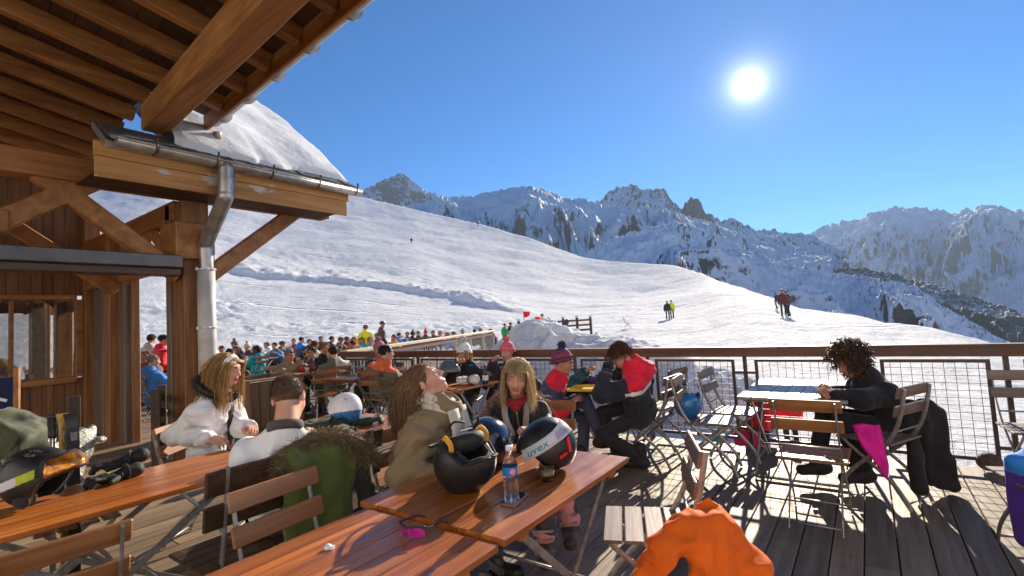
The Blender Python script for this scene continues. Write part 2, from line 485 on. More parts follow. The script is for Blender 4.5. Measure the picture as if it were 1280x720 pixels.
# ------------------------------------------------------------------ camera, sun, sky
SUN_EL, SUN_AZ = math.radians(22.3), math.radians(-8.3)            # azimuth from +y towards +x
SUN_DIR = Vector((math.sin(SUN_AZ) * math.cos(SUN_EL), math.cos(SUN_AZ) * math.cos(SUN_EL), math.sin(SUN_EL)))
cam = bpy.data.cameras.new('camera'); co = link(bpy.data.objects.new('camera', cam))
cam.sensor_width = 36; cam.lens = FPX / 1280 * 36; cam.clip_start = .05; cam.clip_end = 60000
fw = c2w(0, math.cos(PITCH), math.sin(PITCH)); up0 = c2w(0, -math.sin(PITCH), math.cos(PITCH)); rt0 = c2w(1, 0, 0)
upv = up0 * math.cos(ROLL) + rt0 * math.sin(ROLL)
rt = rt0 * math.cos(ROLL) - up0 * math.sin(ROLL)
co.matrix_world = Matrix(((rt.x, upv.x, -fw.x, 0), (rt.y, upv.y, -fw.y, 0), (rt.z, upv.z, -fw.z, EYE), (0, 0, 0, 1)))
scene.camera = co

sl = bpy.data.lights.new('sun', 'SUN'); so = link(bpy.data.objects.new('sun', sl))
sl.energy = 5.0; sl.angle = math.radians(.53); sl.color = (1.0, .87, .69)
so.rotation_euler = (-SUN_DIR).to_track_quat('-Z', 'Y').to_euler(); so.location = (0, 0, 60)

w = bpy.data.worlds.new('World'); scene.world = w; w.use_nodes = True
nt = w.node_tree; bg = nt.nodes['Background']; wo = nt.nodes['World Output']
sky = nt.nodes.new('ShaderNodeTexSky'); sky.sky_type = 'NISHITA'; sky.sun_disc = False
sky.sun_elevation = SUN_EL; sky.sun_rotation = SUN_AZ; sky.altitude = 1900; sky.air_density = 1.0; sky.dust_density = .0; sky.ozone_density = 6.0
bg.inputs['Strength'].default_value = .075
# the bright halo of scattered light round the low sun
geo = nt.nodes.new('ShaderNodeNewGeometry'); dot = nt.nodes.new('ShaderNodeVectorMath'); dot.operation = 'DOT_PRODUCT'
tc = nt.nodes.new('ShaderNodeTexCoord'); nt.links.new(tc.outputs['Generated'], dot.inputs[0]); dot.inputs[1].default_value = SUN_DIR
def wm(op, a, b=None):
    q = nt.nodes.new('ShaderNodeMath'); q.operation = op
    for i, v in enumerate((a, b)):
        if v is None: continue
        if isinstance(v, (int, float)): q.inputs[i].default_value = v
        else: nt.links.new(v, q.inputs[i])
    return q.outputs[0]
ang = wm('ARCCOSINE', wm('MINIMUM', dot.outputs['Value'], .999999))
deg = wm('MULTIPLY', ang, 57.2958)
core = wm('MULTIPLY', wm('EXPONENT', wm('MULTIPLY', wm('POWER', wm('DIVIDE', deg, .62), 2.0), -1.0)), 40.0)
halo = wm('MULTIPLY', wm('EXPONENT', wm('DIVIDE', deg, -1.0)), 22.0)
wide = wm('MULTIPLY', wm('EXPONENT', wm('DIVIDE', deg, -16.0)), .9)
glow = wm('ADD', wm('ADD', core, halo), wide)
cmb = nt.nodes.new('ShaderNodeVectorMath'); cmb.operation = 'SCALE'; cmb.inputs[0].default_value = (1.0, .96, .90); nt.links.new(glow, cmb.inputs['Scale'])
add = nt.nodes.new('ShaderNodeVectorMath'); add.operation = 'ADD'
hs = nt.nodes.new('ShaderNodeHueSaturation'); hs.inputs['Saturation'].default_value = 1.32; hs.inputs['Value'].default_value = 1.0
nt.links.new(sky.outputs[0], hs.inputs['Color']); nt.links.new(hs.outputs[0], add.inputs[0]); nt.links.new(cmb.outputs[0], add.inputs[1]); nt.links.new(add.outputs[0], bg.inputs['Color'])
vs = scene.view_settings; vs.view_transform = 'Standard'; vs.look = 'None'; vs.gamma = 1; vs.exposure = 1.0; vs.use_curve_mapping = False
cy = scene.cycles; cy.max_bounces = 7; cy.diffuse_bounces = 3; cy.transmission_bounces = 6; cy.volume_bounces = 0; cy.caustics_reflective = False
cy.caustics_refractive = False; cy.use_denoising = True; cy.sample_clamp_indirect = 6
try: cy.denoiser = 'OPENIMAGEDENOISE'
except Exception: pass

# ------------------------------------------------------------------ snow terrain (one polar sheet round the terrace)
SKYLINE = [  # px, py of the crest, its distance, distance where the slope starts, profile power
    (-900, 180, 300, 30, 1.5), (200, 190, 280, 30, 1.5), (440, 243, 260, 27, 1.5), (513, 260, 240, 26, 1.55), (604, 281, 215, 24, 1.7), (660, 296.5, 195, 20, 1.9),
    (726, 321, 170, 16, 2.1), (760, 326.5, 160, 14, 2.2), (843, 331, 140, 10, 2.2), (875, 341, 120, 9, 2.0), (909, 355, 100, 9, 1.5), (944, 365.5, 85, 9, 1.1),
    (961, 370.5, 75, 9, 1.0), (996, 384, 62, 9, 1.0), (1031, 388, 54, 9, 1.0), (1066, 391.5, 48, 9, 1.0), (1100, 400, 40, 9, 1.0), (1142, 409, 33, 9, 1.0),
    (1187, 421, 27, 8, 1.0), (1218, 430, 24, 8, 1.0), (1280, 450, 20, 8, 1.0), (1700, 560, 18, 8, 1.0)]
ka = []
for px, py, D, r0, pw in SKYLINE:
    r, f, u = ray(px, py); h = math.hypot(r, f)
    ka.append((math.atan2(r, f), u / h, D, r0, pw))
ka = np.array(sorted(ka))
_az = np.linspace(ka[0, 0], ka[-1, 0], 3000); _k = np.hanning(81); _k /= _k.sum()
kb = np.stack([_az] + [np.convolve(np.pad(np.interp(_az, ka[:, 0], ka[:, j]), 40, 'edge'), _k, 'valid') for j in (1, 2, 3, 4)], 1)
def terrain_z(X, Yc):
    """height at X right / Yc ahead of the photographer"""
    az = np.arctan2(X, Yc); r = np.hypot(X, Yc)
    e, D, r0, pw = (np.interp(az, kb[:, 0], kb[:, k]) for k in (1, 2, 3, 4))
    front = np.clip((1.75 - np.abs(az)) / .3, 0, 1)
    zs = EYE + e * D
    t = np.clip((r - r0) / (D - r0), 0, 1.0)
    z = -.28 + (zs + .28) * t ** pw
    back = np.maximum(r - D, 0)
    z = z - (back * np.clip(back / 220, 0, .45) + np.where(back > 0, .02 * back, 0))
    # unseen hillside added behind the photographer to bounce warm sunlight onto the terrace
    rise = np.clip((r - 11) / 60, 0, 1) ** 1.1 * 54 + np.clip((r - 73) / 200, 0, 1) * 90
    z = z * front + (1 - front) * (-.28 + rise)
    # rolling relief, wind lumps and the lumpy bank pushed up behind the terrace
    big = n2(X, Yc, 1 / 34, 3, 3) * 1.1 * np.clip((r - 35) / 60, 0, 1) * np.clip((D - r) / 50, 0, 1)
    mid = n2(X, Yc, 1 / 6.5, 11, 3) * .16 * np.clip((r - 12) / 20, 0, 1)
    rough = np.clip(n2(X, Yc, 1 / 12, 15, 2) + .25, 0, 1) * np.clip((34 - np.abs(r - 62)) / 14, 0, 1) * np.clip((.10 - az) / .2, 0, 1)
    fine = n2(X, Yc, 1 / 1.0, 21, 5, .6) * (.035 + .15 * rough) * np.clip((r - 8) / 8, 0, 1)
    bank = np.exp(-((r - 31 - 2.5 * n2(az * 10, az * 3, 1.0, 4, 3)) / 2.6) ** 2) * np.clip((-.27 - az) / .14, 0, 1) * (.9 + .28 * n2(X, Yc, 1 / 1.6, 31, 4))
    # groomed track cut across the slope
    rt_ = np.interp(az, np.radians([-45, -29.8, -25.4, -19.8, -11.5, -5.2, 0, 8]), [108, 98, 92, 87, 75, 68, 58, 50]) + 1.0 * np.sin(az * 9)
    on = np.clip((.06 - az) / .12, 0, 1) * front
    q_ = r - rt_ - 2.5 - .5 * n2(X, Yc, 1 / 2.2, 33, 4)
    cut = (.8 + .3 * n2(X, Yc, 1 / 1.6, 35, 4)) / (1 + np.exp(-np.clip(q_ / .32, -40, 40))) * np.exp(-np.maximum(q_, 0) / 20) * on * 1.2
    z = z + (big + mid + fine + bank * 1.2 + cut) * front
    terr = np.clip((24.5 - r) / 3, 0, 1) * np.clip((-.1 - az) / .12, 0, 1)
    return z * (1 - terr) + np.minimum(z, -.25) * terr
aa = np.concatenate([np.linspace(-math.pi, -1.05, 60)[:-1], np.linspace(-1.05, 1.0, 620), np.linspace(1.0, math.pi, 60)[1:-1]])
rr = np.concatenate([[0.0], np.geomspace(4.0, 330, 470), np.geomspace(345, 900, 14)])
A, Rr = np.meshgrid(aa, rr)
X, Yc = Rr * np.sin(A), Rr * np.cos(A)
Z = terrain_z(X, Yc)
V = np.stack([X * CY - Yc * SY, X * SY + Yc * CY, Z], -1).reshape(-1, 3)
na = len(aa); idx = np.arange(len(rr) * na).reshape(len(rr), na)
nx_ = np.roll(idx, -1, 1)
F = np.stack([idx[:-1], nx_[:-1], nx_[1:], idx[1:]], -1).reshape(-1, 4)[:, ::-1]
def np_mesh(name, V, F, mat, parent=None, smooth=True):
    me = bpy.data.meshes.new(name)
    me.vertices.add(len(V)); me.vertices.foreach_set('co', np.asarray(V, np.float32).ravel())
    me.loops.add(F.size); me.loops.foreach_set('vertex_index', np.asarray(F, np.int32).ravel())
    me.polygons.add(len(F)); k = F.shape[1]
    me.polygons.foreach_set('loop_start', np.arange(len(F), dtype=np.int32) * k)
    try: me.polygons.foreach_set('loop_total', np.full(len(F), k, np.int32))
    except Exception: pass
    me.polygons.foreach_set('use_smooth', np.full(len(F), smooth))
    for m in (mat if isinstance(mat, (list, tuple)) else [mat]): me.materials.append(m)
    me.update(calc_edges=True); me.validate()
    return link(bpy.data.objects.new(name, me), parent)
tag(np_mesh('snow_slope', V, F, M['snow']), kind='structure')

def terr_at(px, D):
    """ground point in the direction px, D metres ahead, on the snow"""
    r, f, u = ray(px, 400); Xp = r / f * D
    z = float(terrain_z(np.array([Xp]), np.array([D]))[0])
    return c2w(Xp, D, z)

# ------------------------------------------------------------------ mountains
def ridge(name, pts, D, foot, depth, mat, seed, spur=.16, rows=150, cols=900, jag=.0, wav=.05):
    """a mountain side at distance D: crest through the traced skyline, with side spurs, gullies and crags running down to the foot"""
    az = []; el = []
    for p in pts:
        r, f, u = ray(p[0], p[1]); az.append(math.atan2(r, f)); el.append(u / math.hypot(r, f))
    az = np.array(az); el = np.array(el)
    a = np.linspace(az[0], az[-1], cols)
    d = D * (1 + wav * n2(a * D, a * 0, 1 / (D * .16), seed + 70, 3))
    e = np.interp(a, az, el); k = np.hanning(9); k /= k.sum(); e = np.convolve(np.pad(e, 4, 'edge'), k, 'valid')
    zc = EYE + e * d; Hh = float((zc - foot).mean())
    s = np.concatenate([1 - (1 - np.linspace(0, 1, rows)) ** 1.25, 1 + np.linspace(0, 1, 12)[1:]])
    S, A2 = np.meshgrid(s, a, indexing='ij')
    D2 = np.broadcast_to(d, S.shape); ZC = np.broadcast_to(zc, S.shape); H2 = ZC - foot
    Rr = D2 - depth * (1 - S)
    prof = np.where(S <= 1, foot + H2 * np.clip(S, 0, 1) ** 1.2, ZC - H2 * np.clip(S - 1, 0, 1) ** .9)
    along, down = A2 * D, S * depth
    mid = np.clip(np.minimum(S * 3, np.abs(1 - S) * 3.2), 0, 1)
    w1 = n2(along, down, 1 / (Hh * .7), seed + 20, 4); 
    big = n2(along + w1 * Hh * .5, down * .38 + w1 * Hh * .2, 1 / (Hh * .62), seed, 4, .5, True)
    med = n2(along + w1 * Hh * .2, down * .8, 1 / (Hh * .16), seed + 30, 5, .55, True)
    fin = n2(along, down, 1 / (Hh * .05), seed + 40, 4, .6)
    crag = np.exp(-((1 - S) / .10) ** 2) * n2(along, down * .5, 1 / (jag * 3 + 1), seed + 90, 5, .6, True) * jag
    Zp = prof + Hh * mid * (big * spur + med * spur * .32) + fin * Hh * .012 * np.clip(mid + .25, 0, 1) + crag
    Xp, Yp = Rr * np.sin(A2), Rr * np.cos(A2)
    V = np.stack([Xp * CY - Yp * SY, Xp * SY + Yp * CY, Zp], -1).reshape(-1, 3)
    nr = len(s); idx = np.arange(nr * cols).reshape(nr, cols)
    F = np.stack([idx[:-1, :-1], idx[:-1, 1:], idx[1:, 1:], idx[1:, :-1]], -1).reshape(-1, 4)
    return tag(np_mesh(name, V, F, mat), kind='structure')

rockmix = mountmat('rock_and_snow', (.105, .10, .10), .40, .52, .006)
snowmix = mountmat('snowfield_with_rock', (.115, .105, .105), .28, .38, .006)
ridgemix = mountmat('near_ridge_snow', (.11, .095, .085), .31, .40, .02)
farmix = mountmat('far_massif', (.115, .11, .115), .34, .48, .0022)
redrock = mountmat('reddish_rock', (.20, .115, .095), 1.02, 1.25, .012)
ridge('mountain_spire', [(846, 275), (853, 266), (857, 255), (864, 250.5), (870, 249.5), (876, 254), (881, 264), (886, 274), (893, 280)], 3300, -100, 260, redrock, 9, jag=16, cols=200, wav=.0)
woodmix = mountmat('forest_slope', (.045, .042, .03), .72, .95, .012, (.5, .5, .52))
ridge('mountain_peak', [(380, 300), (430, 262), (448, 243), (470, 232), (485, 225), (499, 217), (512, 223), (524, 234), (537, 241), (552, 246), (600, 262), (660, 285)], 4200, -200, 900, rockmix, 1, jag=16)
ridge('mountain_snowfield', [(420, 275), (500, 262), (545, 249), (590, 246.5), (612, 240), (640, 237), (660, 232.5), (690, 241), (705, 249), (730, 250), (750, 257), (790, 262), (850, 268), (900, 285), (960, 305), (1040, 325)], 2600, -260, 1300, snowmix, 2, spur=.15, jag=7)
ridge('mountain_crags', [(690, 285), (735, 262), (752, 252), (765, 243), (785, 235.5), (800, 236), (815, 243), (830, 241), (842, 260), (853, 265), (884, 273), (900, 276), (930, 285), (965, 292), (1010, 299), (1060, 318)], 3400, -260, 1000, rockmix, 3, jag=22)
ridge('mountain_massif', [(930, 320), (985, 300), (1012, 297), (1030, 285), (1045, 281), (1062, 277), (1078, 271), (1100, 268), (1118, 260), (1135, 259), (1155, 264), (1190, 268), (1210, 264), (1235, 259.5), (1255, 263), (1280, 268), (1330, 280), (1500, 300)], 6500, -500, 2600, farmix, 4, spur=.16, jag=26)
ridge('mountain_ridge', [(700, 340), (760, 300), (810, 285), (845, 278), (890, 290), (930, 312), (980, 331), (1030, 340), (1075, 346), (1120, 352), (1150, 362), (1180, 384), (1215, 404), (1245, 421), (1290, 440), (1400, 470)], 950, -220, 560, ridgemix, 5, spur=.12, jag=2.5, wav=.10)
ridge('mountain_forest', [(990, 345), (1060, 335), (1105, 340), (1150, 352), (1200, 368), (1250, 383), (1300, 400), (1500, 440)], 2300, -420, 1100, woodmix, 6, spur=.14, jag=6, wav=.08)

MTN = bpy.data.objects['mountain_ridge']
def scatter_trees():
    """larches and spruces dotted over the ridge beyond the valley, standing on its mesh"""
    r_ = random.Random(3); me = MTN.data; nv = len(me.vertices)
    co_ = np.empty(nv * 3, np.float32); me.vertices.foreach_get('co', co_); co_ = co_.reshape(-1, 900, 3)
    b = MB()
    for i in range(1300):
        col = int(r_.triangular(430, 890, 760)); row = r_.randint(20, 147)
        p = co_[row, col]
        if vnoise(np.array([[p[0], p[1], 0.0]]), .011, 5)[0] < r_.uniform(-.25, .45): continue
        h = r_.uniform(2.2, 5.5)
        n = 5; rad = h * r_.uniform(.16, .26)
        for (z0, z1, q) in ((.1, .55, 1.0), (.4, .8, .72), (.68, 1.0, .42)):
            ring = [(p[0] + rad * q * math.cos(6.283 * k / n + i), p[1] + rad * q * math.sin(6.283 * k / n + i), p[2] + h * z0) for k in range(n)]
            b.add(ring + [(p[0], p[1], p[2] + h * z1)], [(k, (k + 1) % n, n) for k in range(n)], 0)
    o = b.build('distant_trees', plain('larch_and_spruce', (.05, .045, .03), .9, 0, .4, 0, scale=.4))
    return tag(o, kind='stuff')
scatter_trees()

# ------------------------------------------------------------------ the air: one even box of haze round everything but the sky
def haze_box(density):
    b = MB(); b.box((0, 0, 380), (21000, 21000, 2480)); o = b.build('haze', [None] if False else M['snow']); o.data.materials.clear()
    m = bpy.data.materials.new('mountain_air'); m.use_nodes = True; t = m.node_tree
    t.nodes.remove(t.nodes['Principled BSDF']); v = t.nodes.new('ShaderNodeVolumePrincipled'); v.inputs['Color'].default_value = (.62, .78, 1.0, 1); v.inputs['Density'].default_value = density; v.inputs['Anisotropy'].default_value = .2
    t.links.new(v.outputs[0], t.nodes['Material Output'].inputs['Volume']); o.data.materials.append(m)
    return tag(o, kind='stuff')
haze_box(4.2e-5)

# ------------------------------------------------------------------ deck
dk = MB(); BW, GAP = .158, .007
x = -30.0
while x < 6.0:
    yfar = 5.86 if x > -8.4 else (5.86 + (-8.4 - x) / 4.8 * 11.2 if x > -13.2 else 18.5)
    yfar = min(yfar, 18.5); y = -6.0 - rng.random() * 3
    while y < yfar - .05:
        y1 = min(y + rng.choice((3.0, 4.0, 4.0, 5.0)), yfar - rng.uniform(0, .02))
        if yfar - y1 < .6: y1 = yfar - rng.uniform(0, .025)
        dk.box((x + BW / 2, (y + y1) / 2, -.0225 + rng.uniform(-.0015, .0015)), (BW, y1 - y - .004, .045))
        y = y1
    x += BW + GAP
tag(dk.build('deck', M['deck'], bevel=.004), kind='structure')
jo = MB()
for y in np.arange(-5.5, 18.3, .6):
    x1 = 5.9 if y < 5.8 else (-8.6 if y < 6.6 else -13.6)
    jo.box(((-30 + x1) / 2, y, -.12), (x1 + 30, .07, .145))
tag(jo.build('deck_joists', M['bench_dark']), kind='structure')

# ------------------------------------------------------------------ snow pile beyond the railing
def lump(P):
    c1 = ell(P, (-5.9, 9.3, -.35), (1.5, 1.4, 1.68)); c2 = ell(P, (-4.5, 9.0, -.4), (1.9, 1.3, 1.35)); c3 = ell(P, (-7.0, 9.6, -.4), (1.2, 1.3, 1.0)); c4 = ell(P, (-3.0, 8.8, -.5), (1.9, 1.1, 1.0))
    d = smin(smin(smin(c1, c2, .5), c3, .5), c4, .4)
    return d + vnoise(P, 1.6, 3) * .12 + (1 - 2 * np.abs(vnoise(P, 2.6, 5))) * -.13 + vnoise(P, 6, 9) * .06 + vnoise(P, 14, 8) * .03
v_, f_ = mesh_sdf(lump, (-8.6, 6.6, -.6), (-.6, 11.8, 1.7), .045)
tag(np_mesh('snow_pile', v_, f_, M['snow']), kind='structure')

# ------------------------------------------------------------------ railing of the terrace
RY = 5.74
def rail_fence():
    t = thing('terrace_railing', 'brown beam railing with steel posts and mesh panels along the deck edge', 'railing', (0, RY, 0))
    b = MB()
    for x0, x1 in ((-8.45, -4.3), (-4.3, -.2), (-.2, 3.9), (3.9, 6.0)):
        b.box(((x0 + x1) / 2, 0, 1.025), (x1 - x0 - .004, .13, .105))
    b.build('top_rail', M['rail'], t, bevel=.006)
    posts = [-8.3, -7.25, -6.2, -5.2, -4.2, -3.2, -2.2, -1.12, -.05, .9, 1.95, 3.0, 4.05, 5.1]
    for xp in posts:
        q = MB(); q.box((0, .03, .42), (.036, .036, 1.1)); q.box((0, .03, -.1), (.10, .06, .06))
        q.build('post', M['iron'], t, loc=(xp, 0, 0))
    for a, c in zip(posts, posts[1:]):
        x0, x1, z0, z1 = a + .1, c - .1, .10, .93
        q = MB()
        for z in (z0, z1): q.box(((x0 + x1) / 2, .0, z), (x1 - x0, .022, .03))
        for xx in (x0 + .015, x1 - .015): q.box((xx, .0, (z0 + z1) / 2), (.03, .0225, z1 - z0 - .03))
        fr = q.build('mesh_frame', M['iron'], t)
        for z in (.80, .2):
            for e0, e1 in ((a + .018, x0), (x1, c - .018)):
                q = MB(); q.box(((e0 + e1) / 2, .02, z), (e1 - e0, .012, .03)); q.build('crossbar', M['iron'], t)
        q = MB(); n = max(2, int(round((x1 - x0) / .075))); m = 13
        for i in range(1, n): q.box((x0 + (x1 - x0) * i / n, 0, (z0 + z1) / 2), (.0042, .0042, z1 - z0 - .03))
        for i in range(1, m): q.box(((x0 + x1) / 2, .0045, z0 + (z1 - z0) * i / m), (x1 - x0 - .03, .0042, .0042))
        q.build('wire_mesh', M['wire'], fr)
    return t
rail_fence()

def side_rail():
    """the lighter railing that runs back along the edge of the upper terrace"""
    a, c = Vector((-8.45, 5.9, 0)), Vector((-13.1, 16.6, 0))
    L = (c - a).length; d = (c - a) / L; rz = math.atan2(-d.x, d.y)
    t = thing('side_railing', 'sun bleached wooden railing with grey steel balusters running back beside the crowded terrace', 'railing', a, rz)
    b = MB(); b.box((0, L / 2, 1.05), (.16, L, .07)); b.build('top_rail', M['rail_pale'], t, bevel=.006)
    b = MB(); b.box((0, L / 2, .93), (.07, L, .12)); b.build('under_rail', M['rail'], t)
    n = int(L / 1.5)
    for i in range(n + 1):
        q = MB(); q.box((0, 0, .42), (.06, .06, .86)); q.build('post', M['steel'], t, loc=(0, L * i / n, 0))
    q = MB()
    for i in range(int(L / .14)):
        q.box((0, .07 + i * .14, .48), (.012, .022, .76))
    q.build('balusters', M['steel'], t)
side_rail()
# ------------------------------------------------------------------ chalet on the left
ch = thing('chalet', 'brown timber chalet with exposed rafters, snowy side roof and big window at left', 'chalet', (-7, 2.6, 0))
def chb(name, mat, fn, bevel=.006, parent=None):
    b = MB(); fn(b); o = b.build(name, mat, parent or ch, bevel=bevel)
    o.location = (7, -2.6, 0) if parent is None else (0, 0, 0)
    return o
# facade with window (its face looks along +x)
WX = -10.95
def f(b):
    y = -6.0
    while y < 2.5:
        y1 = min(y + .14, 2.52)
        b.box((WX - .03, (y + y1) / 2, .475), (.05, y1 - y - .005, .95)); y = y1
chb('wall_boards', M['wall'], f)
def f(b):
    y = -6.0
    while y < 2.5:
        y1 = min(y + .14, 2.52)
        b.box((WX - .03, (y + y1) / 2, 3.5), (.05, y1 - y - .005, 2.3)); y = y1
chb('upper_wall_boards', M['wall'], f)
chb('wall_corner_post', M['post'], lambda b: (b.box((WX + .02, 2.60, 1.9), (.2, .215, 3.8)), ))
win = chb('window', M['beam_u'], lambda b: (b.box((WX + .012, -1.75, .93), (.12, 8.3, .10)), b.box((WX + .012, -1.75, 2.32), (.12, 8.3, .08)), b.box((WX + .006, 2.44, 1.63), (.1, .1, 1.3)),
                                            b.box((WX - .01, 1.62, 1.63), (.06, .05, 1.3)), b.box((WX - .01, -.6, 1.63), (.06, .07, 1.3))))
pane = N('window_glass'); gl_ = pane.n('ShaderNodeBsdfGlossy'); gl_.inputs['Roughness'].default_value = .015; gl_.inputs['Color'].default_value = (.95, .95, .92, 1); tr_ = pane.n('ShaderNodeBsdfTransparent'); fr_ = pane.n('ShaderNodeFresnel'); fr_.inputs['IOR'].default_value = 3.2
mx_p = pane.n('ShaderNodeMixShader'); pane.l(fr_.outputs[0], mx_p.inputs[0]); pane.l(tr_.outputs[0], mx_p.inputs[1]); pane.l(gl_.outputs[0], mx_p.inputs[2]); pane.l(mx_p.outputs[0], pane.out.inputs['Surface'])
chb('pane', pane.m, lambda b: b.box((WX - .03, -1.6, 1.63), (.012, 8.2, 1.32)), 0, win)
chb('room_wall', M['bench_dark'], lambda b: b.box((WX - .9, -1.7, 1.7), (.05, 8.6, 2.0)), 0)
chb('curtain', C((176, 166, 148)), lambda b: [b.box((WX - .10, 1.68 + .072 * i, 1.63), (.02 + .014 * (i % 2), .071, 1.34), 0, None, .5) for i in range(11)], 0, win)
# posts
chb('timber_post', M['post'], lambda b: b.box((-6.98, 2.66, 1.6), (.34, .30, 3.3)), .012)
chb('timber_post', M['post_grey'], lambda b: b.box((-7.24, 2.60, 1.6), (.14, .22, 3.3)), .008)
chb('timber_post', M['post'], lambda b: (b.box((-9.46, 2.55, 1.6), (.24, .24, 3.3)),), .012)
chb('timber_post', M['post_grey'], lambda b: (b.box((-9.19, 2.62, 1.6), (.24, .16, 3.3)),), .012)
chb('timber_post', M['post'], lambda b: b.box((-9.02, 2.67, 1.6), (.06, .1, 3.3)), .008)
chb('timber_post', M['post_grey'], lambda b: b.box((-10.59, 2.66, 1.6), (.50, .12, 3.3)), .008)
chb('corbel_block', M['beam'], lambda b: b.box((-6.96, 2.62, 2.72), (.5, .44, .46)), .012)
# beams along the boards
chb('plate_beam', M['beam_u'], lambda b: b.box((-6.95, .4, 3.42), (.26, 8.4, .27)), .012)
chb('cross_beam', M['beam_r'], lambda b: b.box((-9.0, 2.6, 3.16), (3.9, .22, .24)), .012)
chb('cross_beam', M['beam_r'], lambda b: b.box((-9.1, 2.6, 2.52), (3.7, .16, .16)), .012)
chb('cross_beam', M['beam_r'], lambda b: b.box((-9.0, .6, 3.16), (3.9, .22, .24)), .012)
bi = 0
for a, c in (((-6.95, 2.8, 2.28), (-6.95, 4.15, 3.4)), ((-6.95, 2.5, 2.30), (-6.95, 1.2, 3.35)), ((-6.95, .6, 2.55), (-6.95, 1.75, 3.4)), ((-7.15, 2.6, 2.35), (-8.25, 2.6, 3.2)), ((-9.3, 2.6, 2.35), (-8.2, 2.6, 3.2)),
             ((-9.6, 2.6, 2.2), (-10.5, 2.6, 3.1)), ((-6.95, .62, 2.9), (-8.6, .6, 3.3)), ((-9.4, 2.5, 2.3), (-9.4, 1.2, 3.3))):
    bi += 1
    chb('brace', M['beam'], lambda b: b.bar(Vector(a) + Vector((.006 * bi, .004 * bi, 0)), Vector(c) + Vector((.006 * bi, .004 * bi, 0)), .155 - .009 * bi, .2), .012)
chb('beam_end', M['beam'], lambda b: b.box((-6.95, .55, 2.78), (.24, .9, .24)), .02)
# awning box in grey flashing
aw = chb('awning_box', M['flash'], lambda b: b.box((-6.78, -.3, 2.44), (.3, 5.5, .15)), .01)
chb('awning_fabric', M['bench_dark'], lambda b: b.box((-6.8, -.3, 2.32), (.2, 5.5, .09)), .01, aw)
# side roof with snow: eave along y at x = -6.0, climbing towards -x
RP = math.radians(36); TX, TZ = math.cos(RP), math.sin(RP)
def rpt(s, y, h=0.0):     # s metres up the slope from the eave, h above the roof plane
    return (-6.02 - s * TX + h * TZ, y, 3.55 + s * TZ + h * TX)
def f(b):
    s = 0
    for y0, y1, s1 in ((1.55, 2.2, .55), (2.2, 4.5, 5.2)):
        q = [rpt(0, y0), rpt(0, y1), rpt(s1, y1), rpt(s1, y0), rpt(0, y0, -.08), rpt(0, y1, -.08), rpt(s1, y1, -.08), rpt(s1, y0, -.08)]
        b.add(q, [(0, 1, 2, 3), (7, 6, 5, 4), (0, 4, 5, 1), (1, 5, 6, 2), (2, 6, 7, 3), (3, 7, 4, 0)])
chb('side_roof', M['zinc'], f)
def f(b):
    r_ = random.Random(2)
    for row in range(2):
        y = 1.58
        while y < 4.4:
            w_ = r_.uniform(.14, .24); s0 = -.06 + row * .2
            q = [rpt(s0, y, .03 + .02 * r_.random()), rpt(s0, y + w_ - .01, .03 + .02 * r_.random()), rpt(s0 + .32, y + w_ - .01, .014), rpt(s0 + .32, y, .014)]
            q2 = [(p[0], p[1], p[2] - .012) for p in q]
            b.add(q + q2, [(0, 1, 2, 3), (7, 6, 5, 4), (0, 4, 5, 1), (1, 5, 6, 2), (2, 6, 7, 3), (3, 7, 4, 0)], tone=r_.random()); y += w_
chb('roof_slates', M['slate'], f, 0)
# snow lying on the side roof
def snowcover():
    ns, ny = 150, 90
    s = np.linspace(.18, 5.2, ns); y = np.linspace(2.22, 4.56, ny)
    S, Y = np.meshgrid(s, y, indexing='ij')
    edge = .18 + .35 * np.clip(n2(Y, Y * 0, 1.1, 3, 3), 0, 1)
    h = .04 + .20 * np.clip((S - edge) / .8, 0, 1) ** .6 + .05 * n2(S, Y, .8, 7, 3) + .006 * n2(S, Y, 4, 9, 3)
    end = np.clip((4.56 - Y) / .14, 0, 1) ** .5
    h = np.where(S < edge, .004, np.maximum(h, .02)) * end * np.clip((S - .16) / .05, 0, 1)
    Xs = -6.02 - S * TX + h * TZ; Zs = 3.55 + S * TZ + h * TX
    V = np.stack([Xs, Y, Zs], -1).reshape(-1, 3); idx = np.arange(ns * ny).reshape(ns, ny)
    F = np.stack([idx[:-1, :-1], idx[:-1, 1:], idx[1:, 1:], idx[1:, :-1]], -1).reshape(-1, 4)
    o = np_mesh('roof_snow', V, F, M['snow_smooth'], ch); o.location = (7, -2.6, 0)
snowcover()
chb('fascia_board', M['fascia'], lambda b: b.box((-6.10, 2.95, 3.47), (.03, 2.96, .15)), .004)
chb('fascia_board', M['fascia'], lambda b: b.box((-6.131, 2.95, 3.295), (.03, 2.93, .22)), .004)
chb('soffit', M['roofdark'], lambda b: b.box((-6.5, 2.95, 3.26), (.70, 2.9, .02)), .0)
chb('eave_return', M['fascia'], lambda b: b.box((-6.5, 4.39, 3.38), (.70, .03, .26)), .004)
